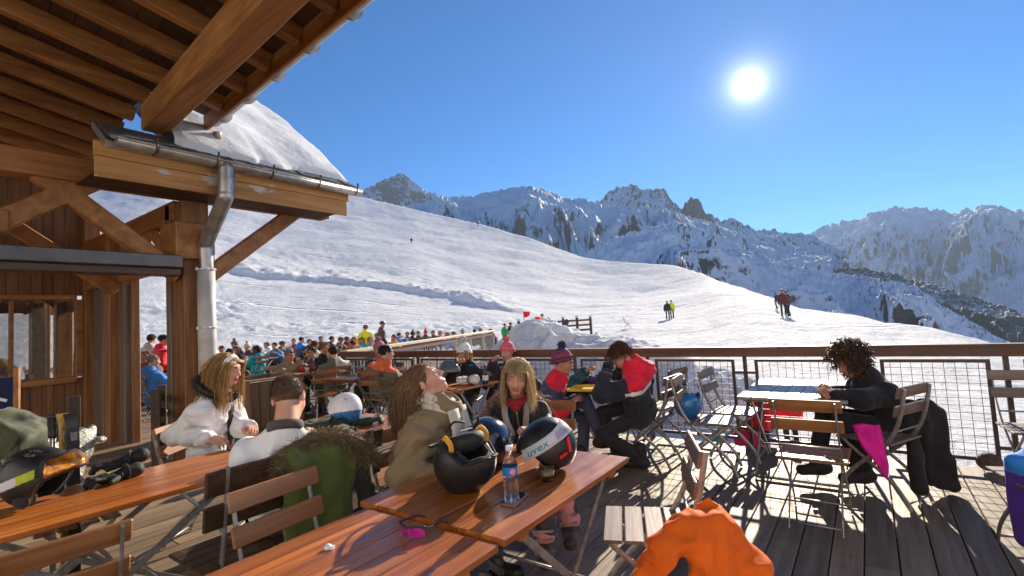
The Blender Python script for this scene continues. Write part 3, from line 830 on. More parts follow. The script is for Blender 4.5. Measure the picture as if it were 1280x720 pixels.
def gutter(b, a, c, r=.075, brackets=(), mat=0):
    a, c = Vector(a), Vector(c); d = (c - a).normalized(); side = d.cross(Vector((0, 0, 1))).normalized()
    n = 9; vs = []
    for p in (a, c):
        for rr in (r, r - .004):
            for i in range(n):
                t = math.pi + math.pi * i / (n - 1)
                vs.append(tuple(p + side * math.cos(t) * rr + Vector((0, 0, 1)) * math.sin(t) * rr))
    f_ = []
    for i in range(n - 1):
        f_ += [(i, 2 * n + i, 2 * n + i + 1, i + 1), (n + i, n + i + 1, 3 * n + i + 1, 3 * n + i), (i, i + 1, n + i + 1, n + i), (2 * n + i, 3 * n + i, 3 * n + i + 1, 2 * n + i + 1)]
    f_ += [(0, n, 3 * n, 2 * n), (n - 1, 3 * n - 1, 4 * n - 1, 2 * n - 1)]
    b.add(vs, f_, mat, True)
    for p in (a, c):
        b.add([tuple(p + d * .001 * (1 if p is c else -1) + side * math.cos(math.pi + math.pi * i / (n - 1)) * r + Vector((0, 0, 1)) * math.sin(math.pi + math.pi * i / (n - 1)) * r) for i in range(n)], [tuple(range(n))], mat)
    b.tube([a + side * r, c + side * r], .010, 6, mat); b.tube([a - side * r, c - side * r], .010, 6, mat)
gt = chb('gutter', M['zinc'], lambda b: gutter(b, (-5.98, 1.62, 3.56), (-5.98, 4.55, 3.54)), 0)
for yy in (1.95, 2.55, 3.2, 3.85, 4.45):
    def f(b):
        b.tube([(-5.98 + .085 * math.cos(t), yy, 3.56 + .085 * math.sin(t)) for t in np.linspace(math.pi * .95, 2 * math.pi + .3, 12)], .011, 6)
        b.box((-5.885, yy, 3.60), (.012, .02, .06))
    chb('gutter_bracket', M['iron'], f, 0, gt)
chb('downpipe', M['zinc'], lambda b: (b.tube(tess([(-5.98, 2.66, 3.53), (-5.98, 2.66, 3.2), (-6.04, 2.66, 3.10), (-6.60, 2.71, 2.74), (-6.69, 2.72, 2.62), (-6.69, 2.72, 1.9), (-6.69, 2.72, .1)], sub=5), [.085] * 25 + [.075] * 6, 14),), 0)
chb('pipe_sleeve', plain('pale_pipe_wrap', (.52, .50, .48), .55, .1, .15, .25, scale=5), lambda b: b.tube([(-6.69, 2.72, 2.35), (-6.695, 2.72, 1.6), (-6.69, 2.72, .3)], [.098, .103, .1], 14), 0)
for zz in (2.36, 1.63):
    chb('pipe_clip', M['white'], lambda b: (b.tube([(-6.69 + .106 * math.cos(t), 2.72 + .106 * math.sin(t), zz) for t in np.linspace(0, 6.283, 18)], .009, 6), b.box((-6.66, 2.60, zz), (.04, .02, .035))), 0)
def turn(o):
    o.data.transform(Matrix.Translation((-6.32, 2.64, .15)) @ Matrix.Rotation(math.radians(-4.5), 4, 'Z') @ Matrix.Translation((6.32, -2.64, 0)))
    return o
# main roof over the terrace: eave along x at y = 2.64, rising towards -y
SL = .22
def rz(y): return 4.02 + (2.62 - y) * SL
for i in range(19):
    xx = -12.0 + .62 * i
    yf = 2.60 if xx > -6.35 else 2.05
    turn(chb('rafter', M['beam_u'], lambda b: b.bar((xx, -6.0, rz(-6.0)), (xx, yf, rz(yf)), .10, .17, up=(0, 0, 1)), .008))
def f(b):
    y = -6.0
    while y < 2.62:
        y1 = y + .17
        b.add([(-12.4 if y1 < 2.0 else -6.45, y, rz(y) + .09), (-.1, y, rz(y) + .09), (-.1, y1 - .006, rz(y1) + .09), (-12.4 if y1 < 2.0 else -6.45, y1 - .006, rz(y1) + .09),
               (-12.4 if y1 < 2.0 else -6.45, y, rz(y) + .115), (-.1, y, rz(y) + .115), (-.1, y1 - .006, rz(y1) + .115), (-12.4 if y1 < 2.0 else -6.45, y1 - .006, rz(y1) + .115)],
              [(0, 3, 2, 1), (4, 5, 6, 7), (0, 1, 5, 4), (1, 2, 6, 5), (2, 3, 7, 6), (3, 0, 4, 7)]); y = y1
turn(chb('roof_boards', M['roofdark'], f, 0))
turn(chb('main_roof', M['slate'], lambda b: b.add([(-12.5, -6.2, rz(-6.2) + .13), (0, -6.2, rz(-6.2) + .13), (0, 2.66, rz(2.66) + .13), (-6.5, 2.66, rz(2.66) + .13), (-6.5, 2.06, rz(2.06) + .13), (-12.5, 2.06, rz(2.06) + .13),
     (-12.5, -6.2, rz(-6.2) + .2), (0, -6.2, rz(-6.2) + .2), (0, 2.66, rz(2.66) + .2), (-6.5, 2.66, rz(2.66) + .2), (-6.5, 2.06, rz(2.06) + .2), (-12.5, 2.06, rz(2.06) + .2)],
     [(0, 5, 4, 3, 2, 1), (6, 7, 8, 9, 10, 11), (0, 1, 7, 6), (1, 2, 8, 7), (2, 3, 9, 8), (3, 4, 10, 9), (4, 5, 11, 10), (5, 0, 6, 11)]), 0))
turn(chb('purlin', M['beam_r'], lambda b: b.box((-3.15, 2.08, 3.86), (6.4, .25, .30)), .015))
turn(chb('purlin', M['beam_r'], lambda b: b.box((-6.2, -1.6, 4.66), (12.4, .22, .26)), .015))
turn(chb('eave_board', M['beam_r'], lambda b: b.box((-3.2, 2.63, 4.0), (6.5, .035, .20)), .006))
g2 = turn(chb('gutter', M['zinc'], lambda b: gutter(b, (-6.42, 2.725, 4.07), (-.05, 2.725, 4.09), .085), 0))
for i in range(9):
    xx = -6.2 + .72 * i
    def f(b):
        n = 12; q = [(xx + e, 2.735 + .118 * math.cos(t), 4.085 + .118 * math.sin(t)) for e in (-.018, .018) for t in np.linspace(math.pi, 2 * math.pi, n)]
        b.add(q, [tuple(range(n)), tuple(range(2 * n - 1, n - 1, -1))] + [(j, n + j, n + j + 1, j + 1) for j in range(n - 1)] + [(0, n - 1, 2 * n - 1, n)], 0, False)
    turn(chb('gutter_bracket', M['zinc'], f, 0, g2))
chb('gutter_outlet', M['zinc'], lambda b: b.lathe([(.05, 4.03), (.05, 3.93), (.046, 3.93), (.046, 4.03)], 14, (-6.33, 2.725, 0)), 0)
chb('rain_chain', M['iron'], lambda b: [b.tube([(-6.33 + .012 * math.cos(t), 2.725, 3.92 - .045 * k + .02 * math.sin(t)) for t in np.linspace(0, 6.283, 9)], .004, 5) for k in range(8)], 0)
# inner back wall that closes the porch behind the posts
chb('gable_boards', M['wall'], lambda b: [b.box((-9.0, -2.2 + 0 * i, 3.9), (3.9, .05, 1.2)) for i in range(1)], 0)

# dark slatted screen seen between the posts
t = thing('slatted_screen', 'dark wooden ladder-like screen standing beside the corner post', 'screen', G(203, 575, 0), yaw_of(60))
for xx in (-.0, .55):
    b = MB(); b.box((xx, 0, .47), (.09, .09, .94)); b.build('post', M['bench_dark'], t, bevel=.006)
for zz in (.25, .43, .61, .79):
    b = MB(); b.box((.275, 0, zz), (.46, .025, .085)); b.build('rail', M['bench_dark'], t, bevel=.004)

# planter box
t = thing('planter_box', 'square planter box of vertical brown boards behind the man in the white shirt', 'planter', (-8.45, 4.25, 0), .1)
b = MB()
for i in range(6):
    for s_ in (-1, 1):
        b.box((-.4 + .16 * i, s_ * .47, .38), (.15, .03, .74)); b.box((s_ * .47, -.4 + .16 * i, .38), (.03, .15, .74))
b.build('boards', M['crate'], t, bevel=.004)
b = MB(); b.box((0, .47, .775), (1.04, .10, .03)); b.box((0, -.47, .775), (1.04, .10, .03)); b.box((.47, 0, .7752), (.10, .84, .03)); b.box((-.47, 0, .7752), (.10, .84, .03)); b.build('rim', M['crate'], t, bevel=.004)
b = MB(); b.box((0, 0, .70), (.9, .9, .02)); b.build('soil_snow', M['snow'], t)

# navy board with a white script mark, standing in a wooden frame
def text_mesh(s, size, extr=.001):
    c = bpy.data.curves.new('lettering', 'FONT'); c.body = s; c.size = size; c.extrude = extr; c.align_x = 'CENTER'; c.align_y = 'CENTER'
    o = bpy.data.objects.new('lettering', c); me = bpy.data.meshes.new_from_object(o)
    bpy.data.objects.remove(o); V = np.array([v.co[:] for v in me.vertices]); F = [list(p.vertices) for p in me.polygons]
    bpy.data.meshes.remove(me); return V, F
p = J(-30, 492, 5.2)
t = thing('sign_board', 'navy board with white script lettering in a wooden frame under the window', 'sign', (p.x, p.y, 0), yaw_of(160))
b = MB(); b.box((0, 0, .9), (.62, .03, .62)); b.build('panel', M['navyflag'], t)
for xx in (-.335, .335):
    b = MB(); b.box((xx, 0, .65), (.045, .045, 1.3)); b.build('post', M['beam'], t, bevel=.004)
b = MB(); V_, F_ = text_mesh('os', .14); sh = V_.copy(); sh[:, 0] += .25 * sh[:, 1]
b.add(np.stack([(sh[:, 0] + .0), 0 * sh[:, 0] + .0165, sh[:, 1] + .90], -1) * np.array([-1, 1, 1]), F_)
for s_ in (-1, 1): b.bar((-.26, .0165, .90 + s_ * .06), (-.06, .0165, .90 + s_ * .14), .003, .03, up=(0, 0, 1))
b.build('lettering', M['paper'], t)
# round stone by the foot of the railing
p = G(1231, 580, 0)
t = thing('round_stone', 'round brown stone lying at the deck edge below the railing', 'stone', (p.x, 5.72, 0))
v_, f_ = mesh_sdf(lambda P: ell(P, (0, 0, .085), (.088, .08, .075)) + vnoise(P, 14, 2) * .006, (-.15, -.15, -.03), (.15, .15, .2), .012)
np_mesh('stone', v_, f_, plain('brown_stone', (.12, .085, .06), .8, 0, .4, .5, scale=30), t)
# ------------------------------------------------------------------ tables and chairs
def make_table(name, label, W, L, loc, rz_, top, n=8, group='folding slat tables', legmat=None, h=.74):
    t = thing(name, label, 'table', loc, rz_, group)
    legmat = legmat or M['steel']
    b = MB(); w_ = W / n
    for i in range(n):
        b.box((-W / 2 + w_ * (i + .5), rng.uniform(-.003, .003), h - .0135 + rng.uniform(-.0008, .0008)), (w_ - .0045, L, .027))
    b.build('tabletop', top, t, bevel=.0035)
    for s_ in (-1, 1):
        b = MB(); b.box((0, s_ * L * .36, h - .045), (W * .94, .06, .034)); b.build('batten', top, t, bevel=.004)
    for s_ in (-1, 1):
        for d in (-1, 1):
            b = MB(); xx = s_ * (W * .42 - (.016 if d > 0 else 0))
            b.bar((xx, -d * L * .34, h - .05), (xx, d * L * .33, .012), .012, .032, up=(1, 0, 0) if False else (0, 0, 1))
            b.build('leg', legmat, t)
    for d in (-1, 1):
        b = MB(); b.tube([(-W * .42, d * L * .33, .02), (W * .42, d * L * .33, .02)], .011, 8); b.build('stretcher', legmat, t)
        b = MB(); b.tube([(-W * .40, d * L * .15, .26), (W * .40, d * L * .15, .26)], .008, 8); b.build('stretcher', legmat, t)
    return t

make_table('folding_table', 'orange varnished slat table in front of the leaning woman, helmets and bottle on top', .82, 1.12, (-1.515, 1.96, 0), 0, M['table'], 7)
make_table('folding_table', 'nearest orange varnished slat table with sunglasses lying on it', .74, 1.16, (-1.49, .805, -.012), 0, M['table'], 7)
make_table('folding_table', 'long narrow orange slat table at left with goggled helmet and black gloves', .68, 1.55, (-3.31, .80, 0), 0, M['table'], 7)
make_table('folding_table', 'orange slat table carrying the white and blue helmet beside the man in white shirt', .80, 1.2, (-3.38, 2.26, 0), 0, M['table'], 8)
make_table('folding_table', 'pale slat table by the railing in front of the curly haired woman', .80, 1.14, (-.58, 5.14, 0), 0, M['table_pale'], 7)
make_table('folding_table', 'brown table with yellow tray between the bobble hat man and the red shouldered jacket', .66, .8, (-2.42, 4.98, 0), 0, M['table_red'], 6)
make_table('folding_table', 'brown table with wine glass in front of the pale bobble hat', .9, .8, (-4.35, 4.62, 0), 0, M['table'], 7)
make_table('folding_table', 'grey legged table with blue notebook beside the man with orange collar', .75, .75, (-6.78, 4.95, 0), .1, M['table_red'], 7)
make_table('folding_table', 'small brown table with ketchup and cola in front of the man eating', .7, .8, (-8.55, 5.25, 0), .1, M['table_red'], 6)

def slat_mesh(b, y0, y1, z, n, w, th=.016, curve=0):
    s = (y1 - y0) / n
    for i in range(n):
        b.box((0, y0 + s * (i + .5), z - curve * ((i - (n - 1) / 2) / n) ** 2), (w, s - .012, th))

def make_chair(mat, name='folding_chair', w=.42):
    """folding slat chair, front towards +y, crossed flat-bar legs"""
    t = thing(name, 'x', 'chair', (0, 0, 0), 0, 'folding slat chairs')
    b = MB(); slat_mesh(b, -.19, .21, .462, 4, w); b.build('seat', mat, t, bevel=.004)
    b = MB()
    for y, z in ((-.262, .835), (-.232, .70)):
        d = Vector((0, -.06, .24)).normalized()
        b.box((0, y + .013, z), (w, .017, .082), 0, Matrix.Rotation(.235, 4, 'X'))
    b.build('backrest', mat, t, bevel=.005)
    for s_ in (-1, 1):
        xx = s_ * (w / 2 - .035)
        b = MB(); b.tube(tess([(xx, -.283, .865), (xx, -.225, .62), (xx, -.12, .44), (xx, .07, .27), (xx, .19, .13), (xx, .235, .008)], sub=3), .0155, 6, smooth=False, flat=.42, up=(0, 1, 0))
        b.build('leg', M['steel'], t)
        xx = s_ * (w / 2 - .058)
        b = MB(); b.tube(tess([(xx, .185, .45), (xx, .14, .40), (xx, .0, .29), (xx, -.16, .15), (xx, -.235, .008)], sub=3), .0145, 6, smooth=False, flat=.42, up=(0, 1, 0))
        b.build('leg', M['steel'], t)
    for e, y, z in ((.035, .215, .06), (.05, -.22, .05), (.035, -.20, .555), (.05, -.15, .445)):
        b = MB(); b.tube([(-w / 2 + e, y, z), (w / 2 - e, y, z)], .007, 6); b.build('stretcher', M['steel'], t)
    return t

def make_bench(mat, w, label, loc, rz_, back=True, name='bench'):
    t = thing(name, label, 'bench', loc, rz_)
    b = MB(); slat_mesh(b, -.17, .20, .462, 4, w, .02); b.build('seat', mat, t, bevel=.004)
    if back:
        b = MB()
        for y, z in ((-.225, .855), (-.20, .70)): b.box((0, y, z), (w, .022, .115), 0, Matrix.Rotation(.16, 4, 'X'))
        b.build('backrest', mat, t, bevel=.006)
    for s_ in (-1, 1):
        xx = s_ * (w / 2 - .09)
        b = MB(); pts = [(xx, -.245, .92), (xx, -.19, .60), (xx, -.13, .42), (xx, .06, .25), (xx, .22, .008)] if back else [(xx, -.16, .45), (xx, .0, .25), (xx, .2, .008)]
        b.tube(tess(pts, sub=3), .018, 6, smooth=False, flat=.45, up=(0, 1, 0)); b.build('leg', M['steel'], t)
        b = MB(); xx -= s_ * .022
        b.tube(tess([(xx, .18, .45), (xx, 0, .28), (xx, -.25, .008)], sub=3), .017, 6, smooth=False, flat=.45, up=(0, 1, 0)); b.build('leg', M['steel'], t)
    for y, z in ((.2, .05), (-.22, .05)) + (((-.185, .585),) if back else ()):
        b = MB(); b.tube([(-w / 2 + .1, y, z), (w / 2 - .1, y, z)], .008, 6); b.build('stretcher', M['steel'], t)
    return t

def face(dx, dy): return math.atan2(-dx, dy)
CH = {'grey': make_chair(M['chair_grey']), 'wood': make_chair(M['chair_wood'])}
used = set()
def chair(kind, x, y, dx, dy, label, rot=None):
    src = CH[kind]
    if kind not in used:
        used.add(kind); c = src; c.location = (x, y, 0); c.rotation_euler = (0, 0, face(dx, dy)); c['label'] = label
    else: c = dup(src, (x, y, 0), face(dx, dy), label)
    return c
chair('wood', -2.50, .45, -1, .05, 'orange brown chair back in the near left corner, in front of the left table')
chair('wood', -1.935, 1.17, 1, .06, 'brown chair back beside the fur trimmed coat, tucked under the nearest table')
chair('wood', -4.02, .86, .1, 1, 'chair at the left edge behind the goggled helmet')
chair('wood', -.39, 4.02, .02, 1, 'brown chair with backrest towards the viewer at the pale railing table')
chair('wood', -7.3, 4.75, -.8, .6, 'narrow pink-lit chair behind the white and blue helmet')
chair('grey', -.98, 2.38, -.92, -.40, 'weathered chair with bare slat seat under the orange jacket')
make_bench(M['chair_grey'], .46, 'low backless stool bench hidden under the orange jacket', (-.46, 1.70, 0), .5, False)
chair('grey', -1.86, 4.82, -1, .05, 'chair on which the person in the red shouldered jacket sits')
chair('grey', -1.30, 4.84, 1, .1, 'chair with the blue helmet on its seat')
chair('grey', -1.17, 5.36, 1, -.05, 'empty pale chair between the blue helmet and the railing table')
chair('grey', -1.98, 5.42, -1, .15, 'empty chair close to the railing behind the red shouldered jacket')
chair('grey', -.01, 4.70, -.88, .45, 'chair of the curly haired woman with dark clothes hung over its back')
chair('grey', .98, 5.32, .1, -1, 'chair cut by the right edge of the photo beside the railing')
chair('grey', -6.75, 5.50, .1, -1, 'grey chair behind the table with the blue notebook')
chair('wood', -2.25, 2.08, 1, -.1, 'chair of the woman in the olive jacket')
chair('wood', -2.02, 3.02, .15, -1, 'chair of the blond woman at the head of the table')
make_bench(M['bench_dark'], .98, 'dark wide bench under the man in white shirt, fur trimmed coat on its back', (-2.665, 1.46, 0), face(-1, 0))
make_bench(M['chair_wood'], 1.0, 'backless orange slat bench behind the woman in the olive jacket', (-2.82, 2.62, 0), face(-1, 0), False)
# corner of a further table on the right edge
make_table('folding_table', 'table corner at the right edge of the photo', .7, 1.0, (1.30, 4.74, 0), 0, M['table_pale'], 6)

# far terrace furniture
_ft = None
for i, (px, D, lab) in enumerate(((318, 15.2, 'folding table beside the person in the teal jacket'), (395, 18.5, 'far table in front of the snowbank, left of the yellow jacket'), (300, 18.0, 'farthest left table by the snowbank'),
                                  (440, 21.0, 'far table under the orange vest'), (520, 22.0, 'far table behind the pale side railing'), (190, 13.0, 'table between the two posts, beside the blue jacket'))):
    r, f_, u = ray(px, 430); p = c2w(r / f_ * D, D)
    if _ft is None: _ft = make_table('folding_table', lab, .75, 1.3, p, .5, M['table_red'], 6, 'tables on the upper terrace')
    else: dup(_ft, p, .5 + .3 * i, lab)
# ------------------------------------------------------------------ people
def vec(p): return np.array(p[:], np.float32)

def head_sdf(closed=False, male=False, neck=True):
    def fn(P):
        Q = P.copy(); Q[..., 0] = np.abs(Q[..., 0])
        d = ell(Q, (0, -.015, .032), (.074, .096, .084))
        d = smin(d, ell(Q, (0, .03, -.03), (.058 + .004 * male, .066, .084)), .03)
        d = smin(d, ell(Q, (0, .052, -.093), (.028 + .008 * male, .032, .024)), .035)
        d = smin(d, ell(Q, (.04, .052, -.028), (.024, .03, .026)), .03)
        d = smin(d, cap(Q, (0, .086, .026), (.036, .074, .026), .011), .018)
        d = -smin(-d, ell(Q, (.032, .104, .004), (.018, .02, .013)), .012)
        d = smin(d, ell(Q, (.031, .082, .004), (.0135, .012, .0115)), .004)
        d = smin(d, cap(Q, (0, .09, .012), (0, .112, -.028), .008, .0105), .012)
        d = smin(d, ell(Q, (.011, .101, -.032), (.008, .011, .008)), .008)
        d = smin(d, cap(Q, (0, .0955, -.0565), (.020, .086, -.0605), .0062, .004), .007)
        d = smin(d, cap(Q, (0, .094, -.0705), (.018, .086, -.0675), .0072, .0045), .007)
        d = np.maximum(d, -cap(Q, (0, .103, -.0635), (.021, .094, -.0635), .0032, .002))
        d = smin(d, ell(Q, (.075, -.012, -.004), (.011, .02, .032), Matrix.Rotation(-.25, 4, 'Z')), .008)
        if neck: d = smin(d, cap(Q, (0, -.02, -.07), (0, -.045, -.20), .05 + .006 * male, .056 + .008 * male), .03)
        return d
    v, f = mesh_sdf(fn, (-.11, -.14, -.235), (.11, .15, .14), .0042)
    c = v[f].mean(1); ax = np.abs(c[:, 0]); m = np.zeros(len(f), int)
    m[(ax < .022) & (c[:, 2] > -.0785) & (c[:, 2] < -.0515) & (c[:, 1] > .086)] = 1
    m[(ax > .013) & (ax < .046) & (c[:, 2] > .0235 + .1 * (ax - .013)) & (c[:, 2] < .033 - .06 * ax) & (c[:, 1] > .066)] = 2
    if closed: m[(ax > .019) & (ax < .043) & (c[:, 2] > -.0055) & (c[:, 2] < -.001) & (c[:, 1] > .07)] = 2
    else:
        eye = (ax > .0205) & (ax < .0415) & (np.abs(c[:, 2] - .0035) < .0042 - .10 * np.abs(ax - .031)) & (c[:, 1] > .083)
        m[eye] = 3; m[eye & (np.abs(ax - .031) < .0052)] = 4
        m[(ax > .019) & (ax < .043) & (np.abs(c[:, 2] - .0105) < .0018) & (c[:, 1] > .078)] = 2
    return v, f, m
_HEADS = {}
def head_mesh(closed, male):
    if (closed, male) not in _HEADS: _HEADS[(closed, male)] = head_sdf(closed, male)
    return _HEADS[(closed, male)]

_HANDS = {}
def hand_mesh(pose):
    """right hand: wrist at the origin, fingers along +y, palm facing -z, thumb on -x"""
    if pose in _HANDS: return _HANDS[pose]
    curl = {'relaxed': (.35, .45, .35), 'grip': (.9, 1.1, .7), 'flat': (.12, .15, .1), 'point': (1.2, 1.4, .8)}[pose]
    pr = []
    for k, (x, L) in enumerate(((-.028, .072), (-.0095, .081), (.0095, .075), (.027, .06))):
        cu = (.05, .1, .08) if (pose == 'point' and k == 0) else tuple(q * (1 + .12 * k) for q in curl)
        p = np.array((x, .088 - .004 * abs(k - 1), 0.0)); a = 0.0; sp = x * 1.6
        for q, (l, ra) in enumerate(((.45, .0088), (.31, .008), (.24, .0072))):
            a += cu[q]; d = np.array((sp * .25, math.cos(a), -math.sin(a))); p2 = p + d * L * l
            pr.append((p, p2, ra, ra - .0006)); p = p2
    th = ((-.026, .02, -.004), (-.05, .05, -.014), (-.052 + .02 * (pose == 'grip'), .078, -.022 - .012 * (pose == 'grip')), (-.046 + .024 * (pose == 'grip'), .10, -.026 - .016 * (pose == 'grip')))
    for a, b in zip(th, th[1:]): pr.append((a, b, .0105, .0092))
    def fn(P):
        d = rbox(P, (0, .05, 0), (.0385, .044, .0125), .012)
        Q = P * np.array((.8, 1, 1.15), np.float32)
        d = smin(d, cap(Q, (0, -.07, 0), (0, .02, 0), .026, .025), .02)
        for a, b, r1, r2 in pr: d = smin(d, cap(P, a, b, r1, r2), .005)
        return d
    v, f = mesh_sdf(fn, (-.085, -.10, -.10), (.06, .19, .04), .0042)
    _HANDS[pose] = (v, f); return v, f

def ik(a, b, l1, l2, pole):
    a, b, pole = Vector(a), Vector(b), Vector(pole)
    d = b - a; L = min(d.length, (l1 + l2) * .995); d.normalize()
    x = (l1 * l1 - l2 * l2 + L * L) / (2 * L); h = math.sqrt(max(l1 * l1 - x * x, 0))
    q = pole - d * pole.dot(d)
    if q.length < 1e-5: q = d.orthogonal()
    return a + d * x + q.normalized() * h, a + d * L

def rot_frame(hd, pitch=0, roll=0):
    """matrix whose +y looks along the heading, pitched up"""
    return Matrix.Rotation(yaw_of(hd), 4, 'Z') @ Matrix.Rotation(math.radians(pitch), 4, 'X') @ Matrix.Rotation(math.radians(roll), 4, 'Y')

def xf(v, Mx): return v @ np.array(Mx.to_3x3()).T + np.array(Mx.translation)

def strands(HM, mat, parent, n, length, seed=0, wave=.006, wfreq=30, part=0.0, grav=.55, r0=.0055, front=None, colliders=(), lenvar=.3, flat=.45, root_z=-.03, lift=0, curl=0, name='hair', step=.016, fringe=0, tuck=0, nside=4, fly=.07, rise=.18):
    """hair as tapered locks growing from the scalp, falling with gravity and kept off head and body"""
    r_ = random.Random(seed); b = MB()
    ctr = Vector((0, -.014, .032)); rad = Vector((.079, .101, .089))
    base = lambda P: np.maximum(ell(P, ctr, (rad.x, rad.y, rad.z)), np.maximum(P[..., 1] - .48 * P[..., 2] - .032, -P[..., 2] - .075))
    v, f = mesh_sdf(lambda P: base(P) + vnoise(P, 60, seed) * .002, (-.1, -.14, -.1), (.1, .12, .14), .007)
    b.add(xf(v, HM), f, 0, True, tone=.3)
    bk = (HM.to_3x3() @ Vector((0, -1, 0))).normalized(); inv = HM.inverted(); g = Vector((0, 0, -1)); cnt = 0; tries = 0
    while cnt < n and tries < n * 12:
        tries += 1
        z = r_.uniform(root_z / .089, 1); t = r_.uniform(0, 2 * math.pi); q = math.sqrt(max(1 - z * z, 0))
        p = Vector((q * math.cos(t) * rad.x, q * math.sin(t) * rad.y, z * rad.z)) + ctr
        if p.y - .48 * p.z > .034: continue
        cnt += 1
        away = Vector((p.x - part, (p.y - .02) * .7, 0)); away = away if away.length > .004 else Vector((r_.choice((-1, 1)), -.4, 0))
        nrm = Vector(((p.x - ctr.x) / rad.x ** 2, (p.y - ctr.y) / rad.y ** 2, (p.z - ctr.z) / rad.z ** 2)).normalized()
        isf = fringe and p.y > .035 and p.z > .07 and r_.random() < fringe
        if isf: away = Vector((p.x * 1.2, .08, 0))
        d = (away.normalized() + Vector((0, 0, -.25))); d = (d - nrm * d.dot(nrm)).normalized() + nrm * (rise + lift)
        W = HM @ p; dw = (HM.to_3x3() @ d).normalized()
        L = length * (1 + r_.uniform(-lenvar, lenvar * .6)); L = min(L, .085) if isf else L
        pts = [W.copy()]; ph = r_.uniform(0, 6.28); side = dw.cross(g)
        side = side.normalized() if side.length > .01 else Vector((1, 0, 0))
        k = max(2, int(L / step))
        for i in range(k):
            dw = (dw + g * grav * (.35 if i < 3 else 1) + side * math.sin(ph + i * step * wfreq * 6.28) * wave * 60 * .1 + Vector((r_.gauss(0, fly), r_.gauss(0, fly), r_.gauss(0, .05)))).normalized()
            if tuck and i < 7: dw = (dw + bk * tuck).normalized()
            if curl: dw = (dw + Vector((math.sin(ph + i * curl), math.cos(ph + i * curl), math.sin(1.7 * i + ph))) * .9).normalized()
            W = W + dw * step
            lp = inv @ W - ctr; e = (lp.x / (rad.x * 1.04)) ** 2 + (lp.y / (rad.y * 1.04)) ** 2 + (lp.z / (rad.z * 1.04)) ** 2
            if e < 1: W = HM @ (ctr + lp / math.sqrt(e))
            if not isf:
                lp2 = inv @ W
                if lp2.y > .04 and lp2.z < .065 and abs(lp2.x) < .074 and lp2.z > -.14:
                    lp2.x = .078 * (1 if lp2.x >= 0 else -1); W = HM @ lp2
            for ca, cb, cr in colliders:
                ab = cb - ca; tt = max(0, min(1, (W - ca).dot(ab) / ab.length_squared)); c_ = ca + ab * tt; dd = W - c_
                if dd.length < cr + .008: W = c_ + dd.normalized() * (cr + .008)
            pts.append(W.copy())
        m = len(pts); R0 = r0 * r_.uniform(.7, 1.3)
        b.tube(pts, [R0 * (1 - (i / (m - 1)) ** 2 * .85) for i in range(m)], nside, 0, True, True, flat, tone=r_.random())
    return b.build(name, mat, parent)

def noisy(fn, amp, scale, seed):
    return lambda P: fn(P) + vnoise(P, scale, seed) * amp + vnoise(P, scale * 2.3, seed + 3) * amp * .5

def bounds(pts, pad):
    a = np.array([tuple(p) for p in pts]); return a.min(0) - pad, a.max(0) + pad

